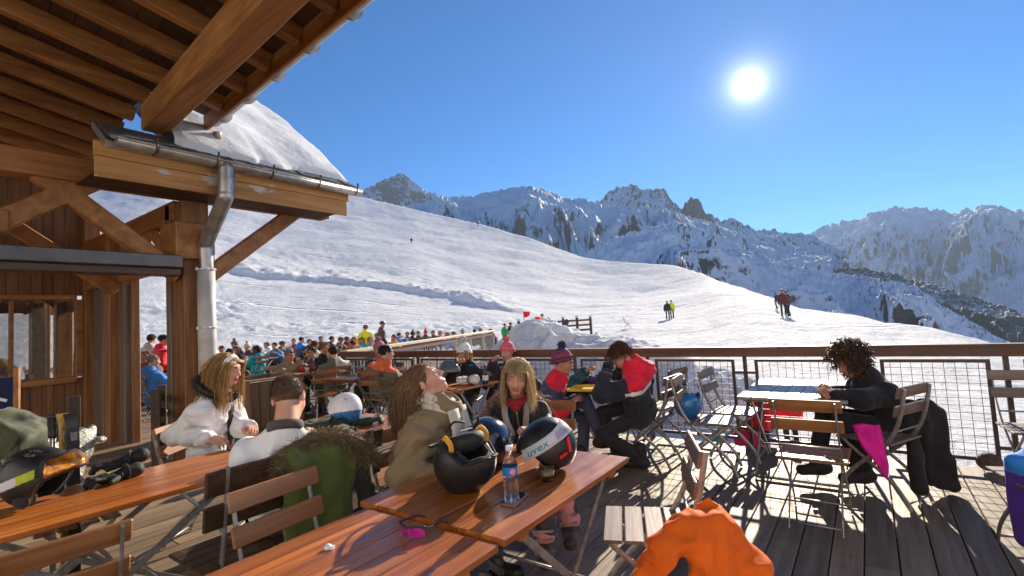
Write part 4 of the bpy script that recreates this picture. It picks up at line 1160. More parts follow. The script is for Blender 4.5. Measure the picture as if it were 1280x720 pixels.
def person(label, base, hd, head, pose='sit', look=None, skinm='skin', male=False, closed=False, res=.011, jacket=None, jfn=None, trousers=None, boots=None,
           wr=None, hands=('relaxed', 'relaxed'), palm=None, ankles=None, hip=None, puff=0.0, quilt=0.0, hair=None, hat=None, width=.17, group=None, hood=None, scarf=None, elbow=None, extra=None, wrinkle=.006, collar=True, shin=True, gloves=None, hemr=.105, detail=None):
    """base: ground point under the hips; hd: heading of the body; head: world point of the head centre; wr/ankles: world points (right, left)"""
    base = Vector((base[0], base[1], base[2] if len(base) > 2 else 0)); fwd = heading(hd); right = Vector((fwd.y, -fwd.x, 0))
    zz = base.z
    Lc = lambda s, f, z: base + right * s + fwd * f + Vector((0, 0, z))
    root = thing('person', label, 'person', base, 0, group)
    look = look or (hd, -5, 0)
    HM = Matrix.Translation(head) @ rot_frame(*look)
    neckb = HM @ Vector((0, -.045, -.19))
    hip = Vector(hip) if hip is not None else (Lc(0, 0, .55) if pose == 'sit' else Lc(0, 0, .93))
    spine = (neckb - hip).normalized(); chest = neckb - spine * .06
    right2 = (right - spine * right.dot(spine)).normalized()
    sh = [chest + right2 * s_ * width - spine * .055 for s_ in (1, -1)]
    hj = [hip + right2 * s_ * .095 for s_ in (1, -1)]
    if ankles is None:
        ankles = [Lc(s_ * .13, .43, .10) for s_ in (1, -1)] if pose == 'sit' else [Lc(s_ * .11, -.02 + .05 * s_, .10) for s_ in (1, -1)]
    if wr is None:
        wr = [Lc(s_ * .14, .36, .80) for s_ in (1, -1)] if pose == 'sit' else [Lc(s_ * .26, .10, .82) for s_ in (1, -1)]
    el, wrist, kn, an = [], [], [], []
    for i, s_ in enumerate((1, -1)):
        e, w_ = ik(sh[i], wr[i], .285, .265, right * s_ * .55 - Vector((0, 0, .8)) - fwd * .35)
        if elbow is not None and elbow[i] is not None: e = Vector(elbow[i]); w_ = Vector(wr[i])
        el.append(e); wrist.append(w_)
        k, a = ik(hj[i], ankles[i], .43, .42, fwd + Vector((0, 0, .5)) + right * s_ * .12); kn.append(k); an.append(a)
    off = Vector(base)
    def lay(name, fn, pts, pad, res, mats, mfn=None, parent=root):
        lo, hi = bounds(pts, pad); v, f = mesh_sdf(fn, lo, hi, res)
        me_m = mfn(v[f].mean(1)) if mfn else np.zeros(len(f), int)
        b = MB(); b.add(v - np.array(off), f, me_m, True, .5); return b.build(name, mats, parent)
    # jacket
    p_ = puff
    A = dict(hip=hip, chest=chest, sh=sh, el=el, wr=wrist, hj=hj, kn=kn, an=an, neck=neckb, spine=spine, fwd=fwd, right=right2, HM=HM, L=Lc, root=root, off=off)
    belly = hip.lerp(chest, .45) + fwd * .015
    fd = (fwd - spine * fwd.dot(spine)).normalized()
    def torso(P, g=0.0):
        d = cap(P, vec(hip + right2 * .055), vec(chest + right2 * .08 - spine * .12), hemr + g, .108 + g)
        d = smin(d, cap(P, vec(hip - right2 * .055), vec(chest - right2 * .08 - spine * .12), hemr + g, .108 + g), .05)
        d = smin(d, cap(P, vec(sh[0]), vec(sh[1]), .064 + g), .06)
        for k in (0, 1): d = smin(d, cap(P, vec(neckb - spine * .03), vec(sh[k]), .050 + g, .058 + g), .03)
        d = smin(d, cap(P, vec(chest), vec(neckb + spine * .015), .092 + g, .068 + g), .05)
        return d
    def sleeves(P, g=0.0, i=None):
        d = None
        for k in ((0, 1) if i is None else (i,)):
            wf = wrist[k] + (el[k] - wrist[k]).normalized() * .02
            q = smin(cap(P, vec(sh[k]), vec(el[k]), .064 + g, .053 + g), cap(P, vec(el[k]), vec(wf), .052 + g, .040 + g * .6), .02)
            d = q if d is None else np.minimum(d, q)
        return d
    jm = jacket if isinstance(jacket, (list, tuple)) else [jacket]
    pts = [hip, chest, neckb] + sh + el + wrist
    def jf(P):
        d = smin(torso(P, p_), sleeves(P, p_), .03)
        if collar: d = smin(d, cap(P, vec(neckb - spine * .01), vec(neckb + spine * .035 + fd * .01), .072 + p_ * .5, .070 + p_ * .5), .02)
        if hood: d = smin(d, ell(P, vec(neckb - fd * .085 - spine * .03), (.12, .12, .085)), .04)
        d = d + vnoise(P, 8, 3) * wrinkle * 1.2 + (1 - 2.4 * np.abs(vnoise(P * np.array((1, 1, 1.7), np.float32), 9, 5))) * wrinkle * -1.1 + vnoise(P, 24, 6) * wrinkle * .6
        if quilt:
            ph = (P - vec(hip)) @ vec(spine); q = sleeves(P, p_, 0) < sleeves(P, p_, 1); sl_ = np.minimum(sleeves(P, p_, 0), sleeves(P, p_, 1)) < torso(P, p_)
            for k_ in (0, 1):
                ax_ = vec((wrist[k_] - sh[k_]).normalized()); ph = np.where(sl_ & (q if k_ == 0 else ~q), (P - vec(sh[k_])) @ ax_, ph)
            d = d + (np.abs(np.sin(ph * math.pi / .085)) ** .8 - .62) * -quilt
        d = np.maximum(d, -cap(P, vec(neckb + spine * .02), vec(neckb + spine * .14 + fd * .03), .052))
        return d
    def jmf(c):
        if jfn is None: return np.zeros(len(c), int)
        q = c - np.array(base); loc = np.stack([q @ np.array(right), q @ np.array(fwd), q[:, 2]], 1)
        u = ((c - np.array(hip)) @ np.array(spine)) / (neckb - hip).length
        sd = (c - np.array(hip)) @ np.array(right2); fr = (c - np.array(hip.lerp(chest, .5))) @ np.array(fd)
        arm = [sleeves(c[:, None, :].astype(np.float32), p_, k)[:, 0] for k in (0, 1)]; tor = torso(c[:, None, :].astype(np.float32), p_)[:, 0]
        return jfn(dict(u=u, s=sd, f=fr, armr=arm[0] < tor - .012, arml=arm[1] < tor - .012, c=c, A=A))
    lay('jacket', jf, pts, .17 + puff, res, jm, jmf)
    # zip, cuffs and pocket zips
    if detail:
        def surf(p, d, r0=.30):          # march outwards-in onto the jacket surface
            q = p + d * r0
            for _ in range(24):
                s_ = float(jf(np.array([[list(q)]], np.float32))[0, 0])
                if s_ < .002: break
                q = q - d * max(s_ * .8, .002)
            return q
        zb = MB(); zp = [surf(hip.lerp(neckb, t), fd) - off for t in np.linspace(.02, .93, 13)]
        zb.tube(zp, .007, 6, 0, flat=.5); zb.build('zip', detail, root)
        for k in (0, 1):
            y = (wrist[k] - el[k]).normalized(); u = y.orthogonal().normalized(); v = y.cross(u); c_ = wrist[k] - y * .012 - off
            cb = MB(); cb.tube([c_ + (u * math.cos(t) + v * math.sin(t)) * (.043 + p_ * .5) for t in np.linspace(0, 6.283, 18)], .011, 6); cb.build('cuff', detail, root)
            sg = 1 if k == 0 else -1
            pz = [surf(hip.lerp(neckb, t) + right2 * sg * (.07 + .05 * (t - .2)), (fd * .8 + right2 * sg * .6).normalized()) - off for t in np.linspace(.12, .34, 6)]
            pb = MB(); pb.tube(pz, .005, 5); pb.build('pocket_zip', detail, root)
    # trousers
    def tf(P):
        d = ell(P, vec(hip - Vector((0, 0, .01))), (.15, .15, .125))
        for k in (0, 1):
            d = smin(d, cap(P, vec(hj[k]), vec(kn[k]), .088, .068), .04)
            d = smin(d, cap(P, vec(kn[k]), vec(an[k] + Vector((0, 0, .03))), .066, .066), .02)
        return d + vnoise(P, 9, 7) * .008 + vnoise(P, 22, 5) * .004
    if trousers is not None: lay('trousers', tf, [hip] + kn + an, .16, max(res, .012), [trousers])
    # boots
    if boots is not None:
        for k in (0, 1):
            toe = fwd.copy() if pose == 'sit' else fwd
            bm = boots if isinstance(boots, (list, tuple)) else [boots]
            def bf(P, k=k):
                a = an[k]; d = cap(P, vec(a + Vector((0, 0, .10)) - toe * .01), vec(a - Vector((0, 0, .04))), .064, .062)
                d = smin(d, cap(P, vec(a - Vector((0, 0, .045)) - toe * .05), vec(a - Vector((0, 0, .055)) + toe * .14), .05, .046), .03)
                d = np.maximum(d, (a.z - .098) - P[..., 2])
                return d
            c_ = an[k]
            o = lay('boot', bf, [c_ + toe * .2, c_ - toe * .12, c_ + Vector((0, 0, .18)), c_ - Vector((0, 0, .1))], .05, .010, [bm[0]])
            if len(bm) > 1:
                b = MB()
                for h in (-.03, .03, .08):
                    cc = c_ - off + Vector((0, 0, h)) + toe * .055
                    b.bar(cc - right * .05, cc + right * .05, .02, .014); b.bar(cc + right * .05 - toe * .02, cc + right * .055 + toe * .03, .016, .03)
                b.build('buckle', bm[1], o)
    # body: head, neck, hands and what is under the clothes, one mesh
    b = MB(); hv, hf, hm = head_mesh(closed, male)
    b.add(xf(hv, HM) - np.array(off), hf, hm, True)
    def skinf(P):
        d = torso(P, -.03)
        d = smin(d, sleeves(P, -.025), .02)
        for k in (0, 1):
            d = smin(d, smin(cap(P, vec(hj[k]), vec(kn[k]), .065, .05), cap(P, vec(kn[k]), vec(an[k]), .045, .04), .02), .03)
        return d
    lo, hi = bounds(pts + kn + an, .12); v, f = mesh_sdf(skinf, lo, hi, .03)
    b.add(v - np.array(off), f, 0, True)
    for k, s_ in enumerate((1, -1)):
        v, f = hand_mesh(hands[k])
        if s_ < 0: v = v * np.array((-1, 1, 1)); f = f[:, ::-1]
        y = (wrist[k] - el[k]).normalized(); pn = Vector(palm[k]) if palm is not None and palm[k] is not None else Vector((0, 0, -1)) - right * s_ * .5
        z = -(pn - y * pn.dot(y)).normalized(); x = y.cross(z)
        HMx = Matrix.Translation(wrist[k]) @ Matrix((x, y, z)).transposed().to_4x4()
        A['hand%d' % k] = HMx
        if gloves is None: b.add(xf(v, HMx) - np.array(off), f, 0, True)
        else:
            g_ = MB(); g_.add(xf(v * 1.12, HMx) - np.array(off), f, 0, True); g_.build('glove', gloves, root)
            b.add(xf(v * .98, HMx) - np.array(off), f, 0, True)
    b.build('body', [M[skinm], M['lips'], M['brow'], M['eyewhite'], M['iris']], root)
    # hat / hair
    coll = [(sh[0], sh[1], .07 + p_), (hip, chest - spine * .05, .135 + p_), (sh[0], el[0], .06 + p_), (sh[1], el[1], .06 + p_)]
    A['coll'] = coll
    if hair: 
        o = strands(HM, M[hair['mat']], root, **{k: v for k, v in hair.items() if k != 'mat'}, colliders=coll)
        o.location = -off
    if hat: make_hat(HM, root, off, **hat)
    if extra: extra(A)
    return A

def make_hat(HM, root, off, mats, pom=None, cuff=None, stripes=None, style='beanie', pomr=.04):
    Mx = Matrix.Translation(-off) @ HM
    if style == 'beanie':
        def fn(P):
            d = ell(P, (0, -.014, .052), (.092, .110, .105)); d = np.maximum(d, -(P[..., 2] - .01 - .32 * (P[..., 1])) )
            band = np.abs(np.sqrt((P[..., 0] / .093) ** 2 + ((P[..., 1] + .014) / .112) ** 2) - 1) * .1 - .009
            zz = P[..., 2] - .32 * P[..., 1]
            d = smin(d, np.maximum(band, np.abs(zz - .034) - .026), .008)
            return d + np.sin(np.arctan2(P[..., 1], P[..., 0]) * 46) * .0018
        v, f = mesh_sdf(fn, (-.12, -.15, -.06), (.12, .13, .18), .006)
        c = v[f].mean(1); zz = c[:, 2] - .32 * c[:, 1]
        m = np.zeros(len(f), int)
        if stripes:
            for z0, z1, i in stripes: m[(zz >= z0) & (zz < z1)] = i
        b = MB(); b.add(xf(v, Mx), f, m, True, .5); o = b.build('beanie', mats, root)
        if pom is not None:
            b = MB(); c = Vector((0, -.02, .165 + pomr * .5))
            v, f = mesh_sdf(lambda P: ell(P, c, (pomr,) * 3) + vnoise(P, 70, 3) * .010, c - Vector((.07,) * 3), c + Vector((.07,) * 3), .006)
            b.add(xf(v, Mx), f, 0, True, .6)
            r_ = random.Random(4)
            for i in range(160):
                n_ = Vector((r_.gauss(0, 1), r_.gauss(0, 1), r_.gauss(0, 1))).normalized(); t_ = n_.orthogonal()
                a = Mx @ (c + n_ * pomr * .8); e = Mx @ (c + n_ * pomr * r_.uniform(1.15, 1.4) + t_ * r_.gauss(0, .006))
                b.tube([a, e], [.0035, .001], 4, 0, tone=r_.random())
            b.build('pompom', pom, o)
    elif style == 'helmet':
        def fn(P):
            d = ell(P, (0, -.01, .045), (.108, .132, .118)); d = np.maximum(d, -(P[..., 2] - .0 + .3 * (P[..., 1] - .02) * (P[..., 1] < .02)))
            return np.maximum(d, -ell(P, (0, .05, -.03), (.075, .14, .085)))
        v, f = mesh_sdf(fn, (-.13, -.16, -.1), (.13, .15, .19), .009)
        b = MB(); b.add(xf(v, Mx), f, 0, True); b.build('helmet', mats, root)
    elif style == 'cap':
        def fn(P):
            d = np.maximum(ell(P, (0, -.012, .045), (.085, .108, .098)), -(P[..., 2] - .035))
            return np.minimum(d, np.maximum(ell(P, (0, .10, .045), (.07, .09, .02)), -(P[..., 1] - .05)))
        v, f = mesh_sdf(fn, (-.11, -.14, 0), (.11, .2, .16), .007)
        b = MB(); b.add(xf(v, Mx), f, 0, True); b.build('cap', mats, root)
    elif style == 'headband':
        def fn(P):
            e = np.sqrt((P[..., 0] / .082) ** 2 + ((P[..., 1] + .013) / .104) ** 2 + ((P[..., 2] - .032) / .092) ** 2)
            return np.maximum(np.abs(e - 1) * .09 - .005, np.abs(P[..., 1] * .94 - P[..., 2] * .30 - .012) - .016)
        v, f = mesh_sdf(fn, (-.11, -.14, -.08), (.11, .12, .15), .005)
        f = f[(v[f].mean(1)[:, 2] > -.03)]
        b = MB(); b.add(xf(v, Mx), f, 0, True); b.build('headband', mats, root)
    elif style == 'glasses':
        b = MB()
        for s_ in (-1, 1):
            b.ball(Mx @ Vector((s_ * .032, .062, .085)), .001, 0)
        b.build('glasses', mats, root)

def fur_tuft(b, path, n, L, r0, seed, spread=.5, mat=0, off=Vector((0, 0, 0)), thick=.02, droop=.2):
    """tapered hairs standing out along a path"""
    r_ = random.Random(seed); P = [Vector(p) for p in path]; k = len(P)
    for i in range(n):
        t = r_.uniform(0, k - 1.001); q = int(t); p = P[q].lerp(P[q + 1], t - q); ax = (P[q + 1] - P[q]).normalized()
        u = ax.orthogonal().normalized(); v = ax.cross(u); a = r_.uniform(0, 6.283)
        d = (u * math.cos(a) + v * math.sin(a) + ax * r_.gauss(0, spread)).normalized(); l = L * r_.uniform(.6, 1.3)
        s = p + d * thick; m = s + d * l * .6 + Vector((r_.gauss(0, .1), r_.gauss(0, .1), r_.gauss(0, .1) - droop * .5)) * l; e = m + d * l * .5 + Vector((r_.gauss(0, .2), r_.gauss(0, .2), -droop)) * l
        b.tube([s - off, m - off, e - off], [r0, r0 * .7, r0 * .15], 4, mat, tone=r_.random(), flat=.6)
# ------------------------------------------------------------------ the people near the photographer
def V3(x, y, z): return Vector((x, y, z))
def on_ground(v): return Vector((v.x, v.y, 0))
black_c = C((30, 28, 30)); navy_c = C((38, 42, 60)); dark_c = C((44, 40, 42))

# woman in the white jacket, seated behind the end of the long table
def p1_extra(A):
    b = MB(); n = A['neck'] - A['off']; R_, F_ = A['right'], A['fwd']
    ring = [n + R_ * (.125 * math.cos(t)) + F_ * (.115 * math.sin(t) - .015) + Vector((0, 0, .03 - .085 * math.sin(t))) for t in np.linspace(math.pi * .62, math.pi * 2.38, 22)]
    b.tube(ring, [.032] * 22, 8, 0, tone=.2); fur_tuft(b, ring, 520, .042, .0035, 2, thick=.022); b.build('fur_collar', M['fur_black'], A['root'])
    b = MB(); c = A['hip'].lerp(A['chest'], .5) - A['off'] + F_ * .145
    b.tube(tess([A['hip'] - A['off'] + F_ * .155 + V3(0, 0, -.04), c, A['neck'] - A['off'] + F_ * .085]), .042, 8, 0, flat=.45, up=tuple(R_)); b.build('inner_top', black_c, A['root'])
hd1 = 88
P1h = J(283, 461, 3.75); b1 = J(259, 575, 3.80)
person('woman with long blond hair, white jacket and black fur collar', (b1.x, b1.y), hd1, P1h, look=(96, -12, 4), res=.009, detail=C((196, 192, 204)), jacket=C((228, 224, 236), var=.06, fold=6), quilt=.013, puff=.012, wrinkle=.008, hemr=.088, width=.18,
       trousers=C((200, 198, 205)), boots=[M['white'], M['steel']], wr=(J(262, 549, 3.50), J(312, 535, 3.62)), elbow=(J(216, 545, 3.66), None), hands=('relaxed', 'relaxed'), collar=False,
       hair=dict(mat='hair_blond', n=2000, length=.42, seed=3, wave=.012, wfreq=7, part=.0, r0=.0022, tuck=.16, rise=.06, nside=3, fly=.11), hat=dict(mats=[C((205, 205, 215))], style='headband'), extra=p1_extra)

# man in the white shirt, back turned
def p2_extra(A):
    b = MB(); n = A['neck'] - A['off']; R_, F_ = A['right'], A['fwd']
    ring = [n + R_ * (.078 * math.cos(t)) + F_ * (.078 * math.sin(t)) + Vector((0, 0, .022 - .03 * math.sin(t))) for t in np.linspace(0, 6.283, 25)]
    b.tube(ring, .026, 8, 0, flat=.45, up=(0, 0, 1)); b.build('collar', C((70, 64, 58)), A['root'])
P2h = J(361, 497, 2.66); b2 = J(352, 600, 2.72)
def p2r(d): return np.where((d['u'] > .80) & (np.abs(d['s']) < .10) & (d['f'] > -.1), 1, 0) * 0
person('man with short fair hair in white long sleeved shirt, seen from behind', (b2.x, b2.y), -24, P2h, look=(-6, -24, -6), male=True, res=.009, jacket=C((206, 208, 222), var=.05), wrinkle=.011, puff=-.006, width=.185, hemr=.10,
       trousers=dark_c, boots=[plain('teal_boot', (.02, .16, .17), .35), M['steel']], wr=(J(396, 548, 3.0), J(318, 556, 3.12)), hands=('grip', 'relaxed'), collar=False,
       hair=dict(mat='hair_short', n=1500, length=.022, seed=5, wave=0, grav=.15, r0=.0019, lift=.30, step=.008, root_z=-.045), extra=p2_extra)

# woman in the olive jacket leaning her head back
def p3_extra(A):
    R_, F_, off = A['right'], A['fwd'], A['off']; n = A['neck'] - off; HM = A['HM']
    b = MB()
    nk = HM @ Vector((0, -.035, -.15)) - off
    for h, r_ in ((-.035, .085), (-.005, .078), (.022, .070)):
        ring = [nk + V3(0, 0, .02) + R_ * (r_ * math.cos(t)) + F_ * (r_ * math.sin(t) + .015) + Vector((0, 0, h - .03 * math.sin(t))) for t in np.linspace(0, 6.283, 26)]
        b.tube(ring, .026, 8, 0, flat=1, tone=.5)
    for s_ in (-1, 1):
        pts = [n + R_ * s_ * .06 + F_ * .10 + V3(0, 0, .02), A['chest'] - off + R_ * s_ * .068 + F_ * .155 - V3(0, 0, .07), A['hip'].lerp(A['chest'], .45) - off + R_ * s_ * .072 + F_ * .185, A['hip'] - off + R_ * s_ * .075 + F_ * .195 + V3(0, 0, .07)]
        b.tube(tess(pts), [.056] * 12 + [.06], 8, 0, flat=.5, up=tuple(R_), tone=.5)
    b.build('scarf', C((172, 166, 150), var=.2, bump=.7, scale=110), A['root'])
    b = MB(); cc = A['neck'] - off - F_ * .11 - V3(0, 0, .035)
    v, f = mesh_sdf(lambda P: ell(P, cc, (.15, .15, .075)) + vnoise(P, 12, 4) * .02 + vnoise(P, 25, 6) * .008, cc - V3(.2, .2, .14), cc + V3(.2, .2, .14), .012)
    b.add(v, f, 0, True); b.build('hood', C((116, 100, 74), var=.18), A['root'])
P3h = J(531, 478, 2.92); b3 = J(516, 600, 2.98)
hip3 = J(519, 588, 2.95)
person('woman in olive padded jacket and pale scarf tipping her face up to the sun', (b3.x, b3.y), 106, P3h, look=(84, 40, -4), closed=True, res=.009, detail=C((84, 70, 48)), jacket=C((118, 100, 72), var=.14, fold=7), quilt=.022, puff=.026, wrinkle=.010,
       hip=hip3, trousers=C((48, 52, 68)), boots=[M['black'], M['steel']], wr=(J(566, 588, 2.62), J(610, 546, 2.98)), elbow=(J(505, 598, 2.68), J(560, 552, 3.08)), collar=True,
       hair=dict(mat='hair_brown', n=2000, length=.27, seed=8, wave=.022, wfreq=8, part=.01, r0=.0022, tuck=.8, lift=.15, nside=3, fly=.13), extra=p3_extra)

# blond woman looking down at her hands
def p4_extra(A):
    R_, F_, off = A['right'], A['fwd'], A['off']; n = A['neck'] - off
    b = MB(); 
    ring = [n + R_ * (.075 * math.cos(t)) + F_ * (.07 * math.sin(t) + .02) + Vector((0, 0, .01 - .02 * math.sin(t))) for t in np.linspace(0, 6.283, 25)]
    b.tube(ring, .03, 8, 0); b.ball(n + F_ * .085 - V3(0, 0, .035), (.04, .03, .04)); b.build('red_scarf', C((130, 28, 34)), A['root'])
    b = MB()
    for s_ in (-1, 1):
        pts = [n + R_ * s_ * .08 + F_ * .06 + V3(0, 0, .01), n + R_ * s_ * .072 + F_ * .115 - V3(0, 0, .10), A['hip'].lerp(A['chest'], .5) - off + R_ * s_ * .04 + F_ * .17]
        b.tube(tess(pts), [.022] * 8 + [.016], 8, 0, flat=.6, up=tuple(R_)); fur_tuft(b, tess(pts), 90, .015, .002, 4, thick=.012)
    b.build('fleece_lapel', M['fur_white'], A['root'])
    b = MB(); q = A['sh'][0] - off
    pts = tess([q + F_ * .10 + V3(0, 0, -.16) + R_ * .05, q + F_ * .06 + V3(0, 0, -.02) + R_ * .06, q - R_ * .0 - F_ * .05 + V3(0, 0, .09), n - F_ * .14 + V3(0, 0, .04), A['sh'][1] - off - F_ * .08 + V3(0, 0, .04)])
    b.tube(pts, .045, 8, 0, tone=.5); fur_tuft(b, pts, 1200, .075, .0032, 5, thick=.035, droop=.6); b.build('fur_hood_trim', M['fur_pink'], A['root'])
    b = MB(); wv = A['wr'][1] - off; d = (A['el'][1] - A['wr'][1]).normalized()
    u = d.orthogonal().normalized(); v = d.cross(u)
    for k, rr in ((0, .038),):
        b.tube([wv + d * .01 + (u * math.cos(t) + v * math.sin(t)) * rr for t in np.linspace(0, 6.283, 16)], .008, 6)
    b.build('wristband', plain('pink_and_teal_band', (.5, .08, .25), .5), A['root'])
P4h = J(646, 470, 3.42); b4 = J(657, 590, 3.62)
person('blond woman with fringe in black jacket looking down at her joined hands', (b4.x, b4.y), 186, P4h, look=(186, -13, -6), closed=True, res=.009, detail=M['zinc'], jacket=C((34, 31, 30), var=.3, fold=12, rough=.6), puff=.0, width=.155, wrinkle=.009,
       trousers=C((215, 128, 128), var=.12), boots=[C((62, 50, 44), rough=.4), M['zinc']], wr=(J(612, 541, 3.12), J(668, 541, 3.10)), hands=('grip', 'relaxed'), palm=(V3(.4, -.3, -1), V3(-.2, -.2, -1)),
       ankles=(J(682, 676, 2.97), J(712, 655, 3.2)), collar=False,
       hair=dict(mat='hair_ash', n=2000, length=.27, seed=12, wave=.008, wfreq=6, part=-.005, r0=.0021, fringe=.6, lift=.04, nside=3, fly=.10), extra=p4_extra)

# man in bobble hat, pointing
def p5r(d):
    m = np.where((d['f'] > .10) | (d['u'] > .90), 1, 0); m = np.where((d['u'] < .10) & (d['s'] > -.2) & (d['f'] < .08), 1, m)
    m = np.where(d['arml'], 2, m); m = np.where(d['armr'], 0, m)
    a = d['A']; w_ = np.array(a['wr'][0]); e_ = np.array(a['el'][0]); t = ((d['c'] - w_) @ (e_ - w_)) / ((e_ - w_) @ (e_ - w_))
    return np.where(d['armr'] & (t > .15) & (t < .75) & (d['c'][:, 2] < w_[2] + .03), 1, m)
def p5_extra(A):
    b = MB(); HM = Matrix.Translation(-A['off']) @ A['HM']
    for s_ in (-1, 1):
        c = HM @ Vector((s_ * .032, .10, .006)); pts = [HM @ Vector((s_ * .032 + .02 * math.cos(t), .104, .006 + .016 * math.sin(t))) for t in np.linspace(0, 6.283, 14)]
        b.tube(pts, .0018, 5); b.tube([HM @ Vector((s_ * .052, .102, .008)), HM @ Vector((s_ * .08, .0, .01))], .0018, 5)
    b.tube([HM @ Vector((-.012, .108, .008)), HM @ Vector((.012, .108, .008))], .0018, 5); b.build('glasses', M['iron'], A['root'])
P5h = J(703, 453, 5.25); b5 = J(686, 545, 5.35)
person('man in striped purple bobble hat and navy and red ski jacket pointing ahead', (b5.x, b5.y), 96, P5h, look=(104, -8, 0), male=True, skinm='skin_tan', res=.011, detail=C((30, 32, 44)), jacket=[C((52, 56, 76)), C((214, 28, 48)), C((18, 84, 92))], jfn=p5r, puff=.028, wrinkle=.009, hood=False,
       trousers=C((58, 60, 78)), boots=[C((40, 26, 24), rough=.5), M['red']], wr=(J(712, 506, 5.05), J(733, 464, 5.45)), elbow=(J(692, 524, 5.1), J(708, 486, 5.55)), hands=('relaxed', 'point'), palm=(None, V3(0, 0, -1)),
       ankles=(J(752, 548, 5.15), J(728, 575, 5.2)),
       hair=dict(mat='hair_grey', n=60, length=.03, seed=4, grav=.4, r0=.004, root_z=-.045), hat=dict(mats=[C((62, 34, 60)), C((124, 40, 62)), C((92, 58, 110)), C((150, 74, 60))], pom=C((44, 36, 62)), stripes=[(.02, .04, 1), (.06, .072, 2), (.08, .09, 3), (.10, .115, 1), (.125, .135, 2)]), extra=p5_extra)

# person with red shoulders, face in hands
def p6r(d):
    u = d['u']; m = np.where((u > .77) & ~(d['armr'] | d['arml']), 1, 0)
    band = (u > .69) & (u <= .77) & (d['f'] < .06) & ~d['armr']
    return np.where(band, 2, m)
def p6_extra(A):
    b = MB(); p = A['hip'] - A['off'] - A['right'] * .16 + V3(0, 0, .12)
    b.tube([p + V3(0, 0, .08) - A['right'] * .012, p - V3(0, 0, .06) - A['right'] * .012], .006, 6); b.build('zip', M['white'], A['root'])
P6h = J(774, 443, 4.85); b6 = J(804, 545, 4.92)
person('person in black ski jacket with red hooded shoulders resting the face on both fists', (b6.x, b6.y), -66, P6h, look=(-58, -38, 8), res=.011, detail=C((70, 70, 78)), jacket=[C((32, 33, 40)), C((196, 24, 48)), C((206, 206, 216))], jfn=p6r, puff=.032, wrinkle=.010, hood=True,
       trousers=C((34, 32, 34)), boots=[C((26, 24, 25), rough=.5), M['black']], wr=(J(771, 468, 5.0), J(757, 466, 4.72)), elbow=(J(760, 490, 5.15), J(752, 492, 4.66)), hands=('grip', 'grip'),
       ankles=(J(772, 566, 5.05), J(800, 573, 4.85)), collar=True, gloves=C((22, 22, 24)),
       hair=dict(mat='hair_auburn', n=900, length=.13, seed=21, wave=.010, r0=.0028, nside=3, fly=.12), extra=p6_extra)

# curly haired woman at the railing
def p7r(d): return np.where((d['u'] > .15) & (d['f'] < -.055) & (np.abs(d['s']) < .09) & ~d['armr'] & ~d['arml'], 1, np.where((d['armr'] | d['arml']) & (d['u'] > .74), 0, 0))
def p7_extra(A):
    r_ = random.Random(6); HM = A['HM']; b = MB(); ctr = Vector((0, -.02, .045))
    for i in range(520):
        n_ = Vector((r_.gauss(0, 1), r_.gauss(0, 1), r_.gauss(0, 1))).normalized()
        p = ctr + Vector((n_.x * .088, n_.y * .108, n_.z * .098))
        if p.y > .055 and p.z < .07 or p.z < -.10: continue
        d = (n_ + Vector((r_.gauss(0, .3), r_.gauss(0, .3), r_.gauss(0, .3)))).normalized(); u = d.orthogonal().normalized(); v = d.cross(u)
        L = r_.uniform(.05, .11); ph = r_.uniform(0, 6.28); cr = r_.uniform(.007, .014)
        pts = [HM @ (p + d * L * t + (u * math.cos(ph + t * 15) + v * math.sin(ph + t * 15)) * cr) + V3(0, 0, -.035 * t * t) - A['off'] for t in np.linspace(0, 1, 14)]
        b.tube(pts, [.0042] * 10 + [.0036, .003, .002, .001], 4, 0, tone=r_.random())
    b.build('curls', M['hair_curly'], A['root'])
    # phone held in both hands is a thing of its own
P7h = J(1062, 452, 4.08); b7 = J(1113, 560, 4.08)
A7 = person('curly haired woman in dark clothes with violet back stripe, bent over a phone', (b7.x, b7.y), -84, P7h, look=(-90, -30, 0), skinm='skin_tan', res=.011, jacket=[C((24, 21, 23), var=.3), C((76, 28, 72))], jfn=p7r, puff=.028, wrinkle=.005, hip=J(1108, 535, 4.08), width=.165,
       trousers=C((22, 20, 21), var=.3), boots=[C((26, 22, 22), rough=.6), M['black']], wr=(J(1040, 489, 4.2), J(1043, 494, 3.96)), elbow=(J(1072, 494, 4.3), J(1076, 500, 3.86)), hands=('grip', 'grip'), palm=(V3(.1, .6, .5), V3(-.4, -.5, .6)),
       ankles=(J(1024, 578, 4.15), J(1078, 588, 3.98)), collar=True,
       hair=dict(mat='hair_curly', n=120, length=.06, seed=2, grav=.2, r0=.006, lift=.4), extra=p7_extra)

# pale bobble hat with wine
def p8_extra(A):
    b = MB(); n = A['neck'] - A['off']; R_, F_ = A['right'], A['fwd']
    b.tube([n + R_ * (.085 * math.cos(t)) + F_ * (.08 * math.sin(t)) + Vector((0, 0, .03)) for t in np.linspace(0, 6.283, 20)], .028, 8); b.build('neck_warmer', C((30, 118, 160)), A['root'])
P8h = J(580, 442, 6.75); b8 = J(582, 510, 6.8)
person('person in pale knitted hat with big bobble and blue neck warmer, hand at mouth', (b8.x, b8.y), 188, P8h, look=(205, -8, 0), skinm='skin_tan', res=.013, jacket=C((36, 30, 32)), puff=.03, wrinkle=.012,
       trousers=black_c, boots=[M['black']], wr=(J(572, 456, 6.5), J(612, 470, 6.5)), hands=('grip', 'relaxed'),
       hair=dict(mat='hair_blond', n=60, length=.2, seed=9, r0=.007), hat=dict(mats=[C((206, 200, 198))], pom=M['fur_white'], pomr=.05), extra=p8_extra)
P9h = J(634, 440, 6.9); b9 = J(640, 505, 7.0)
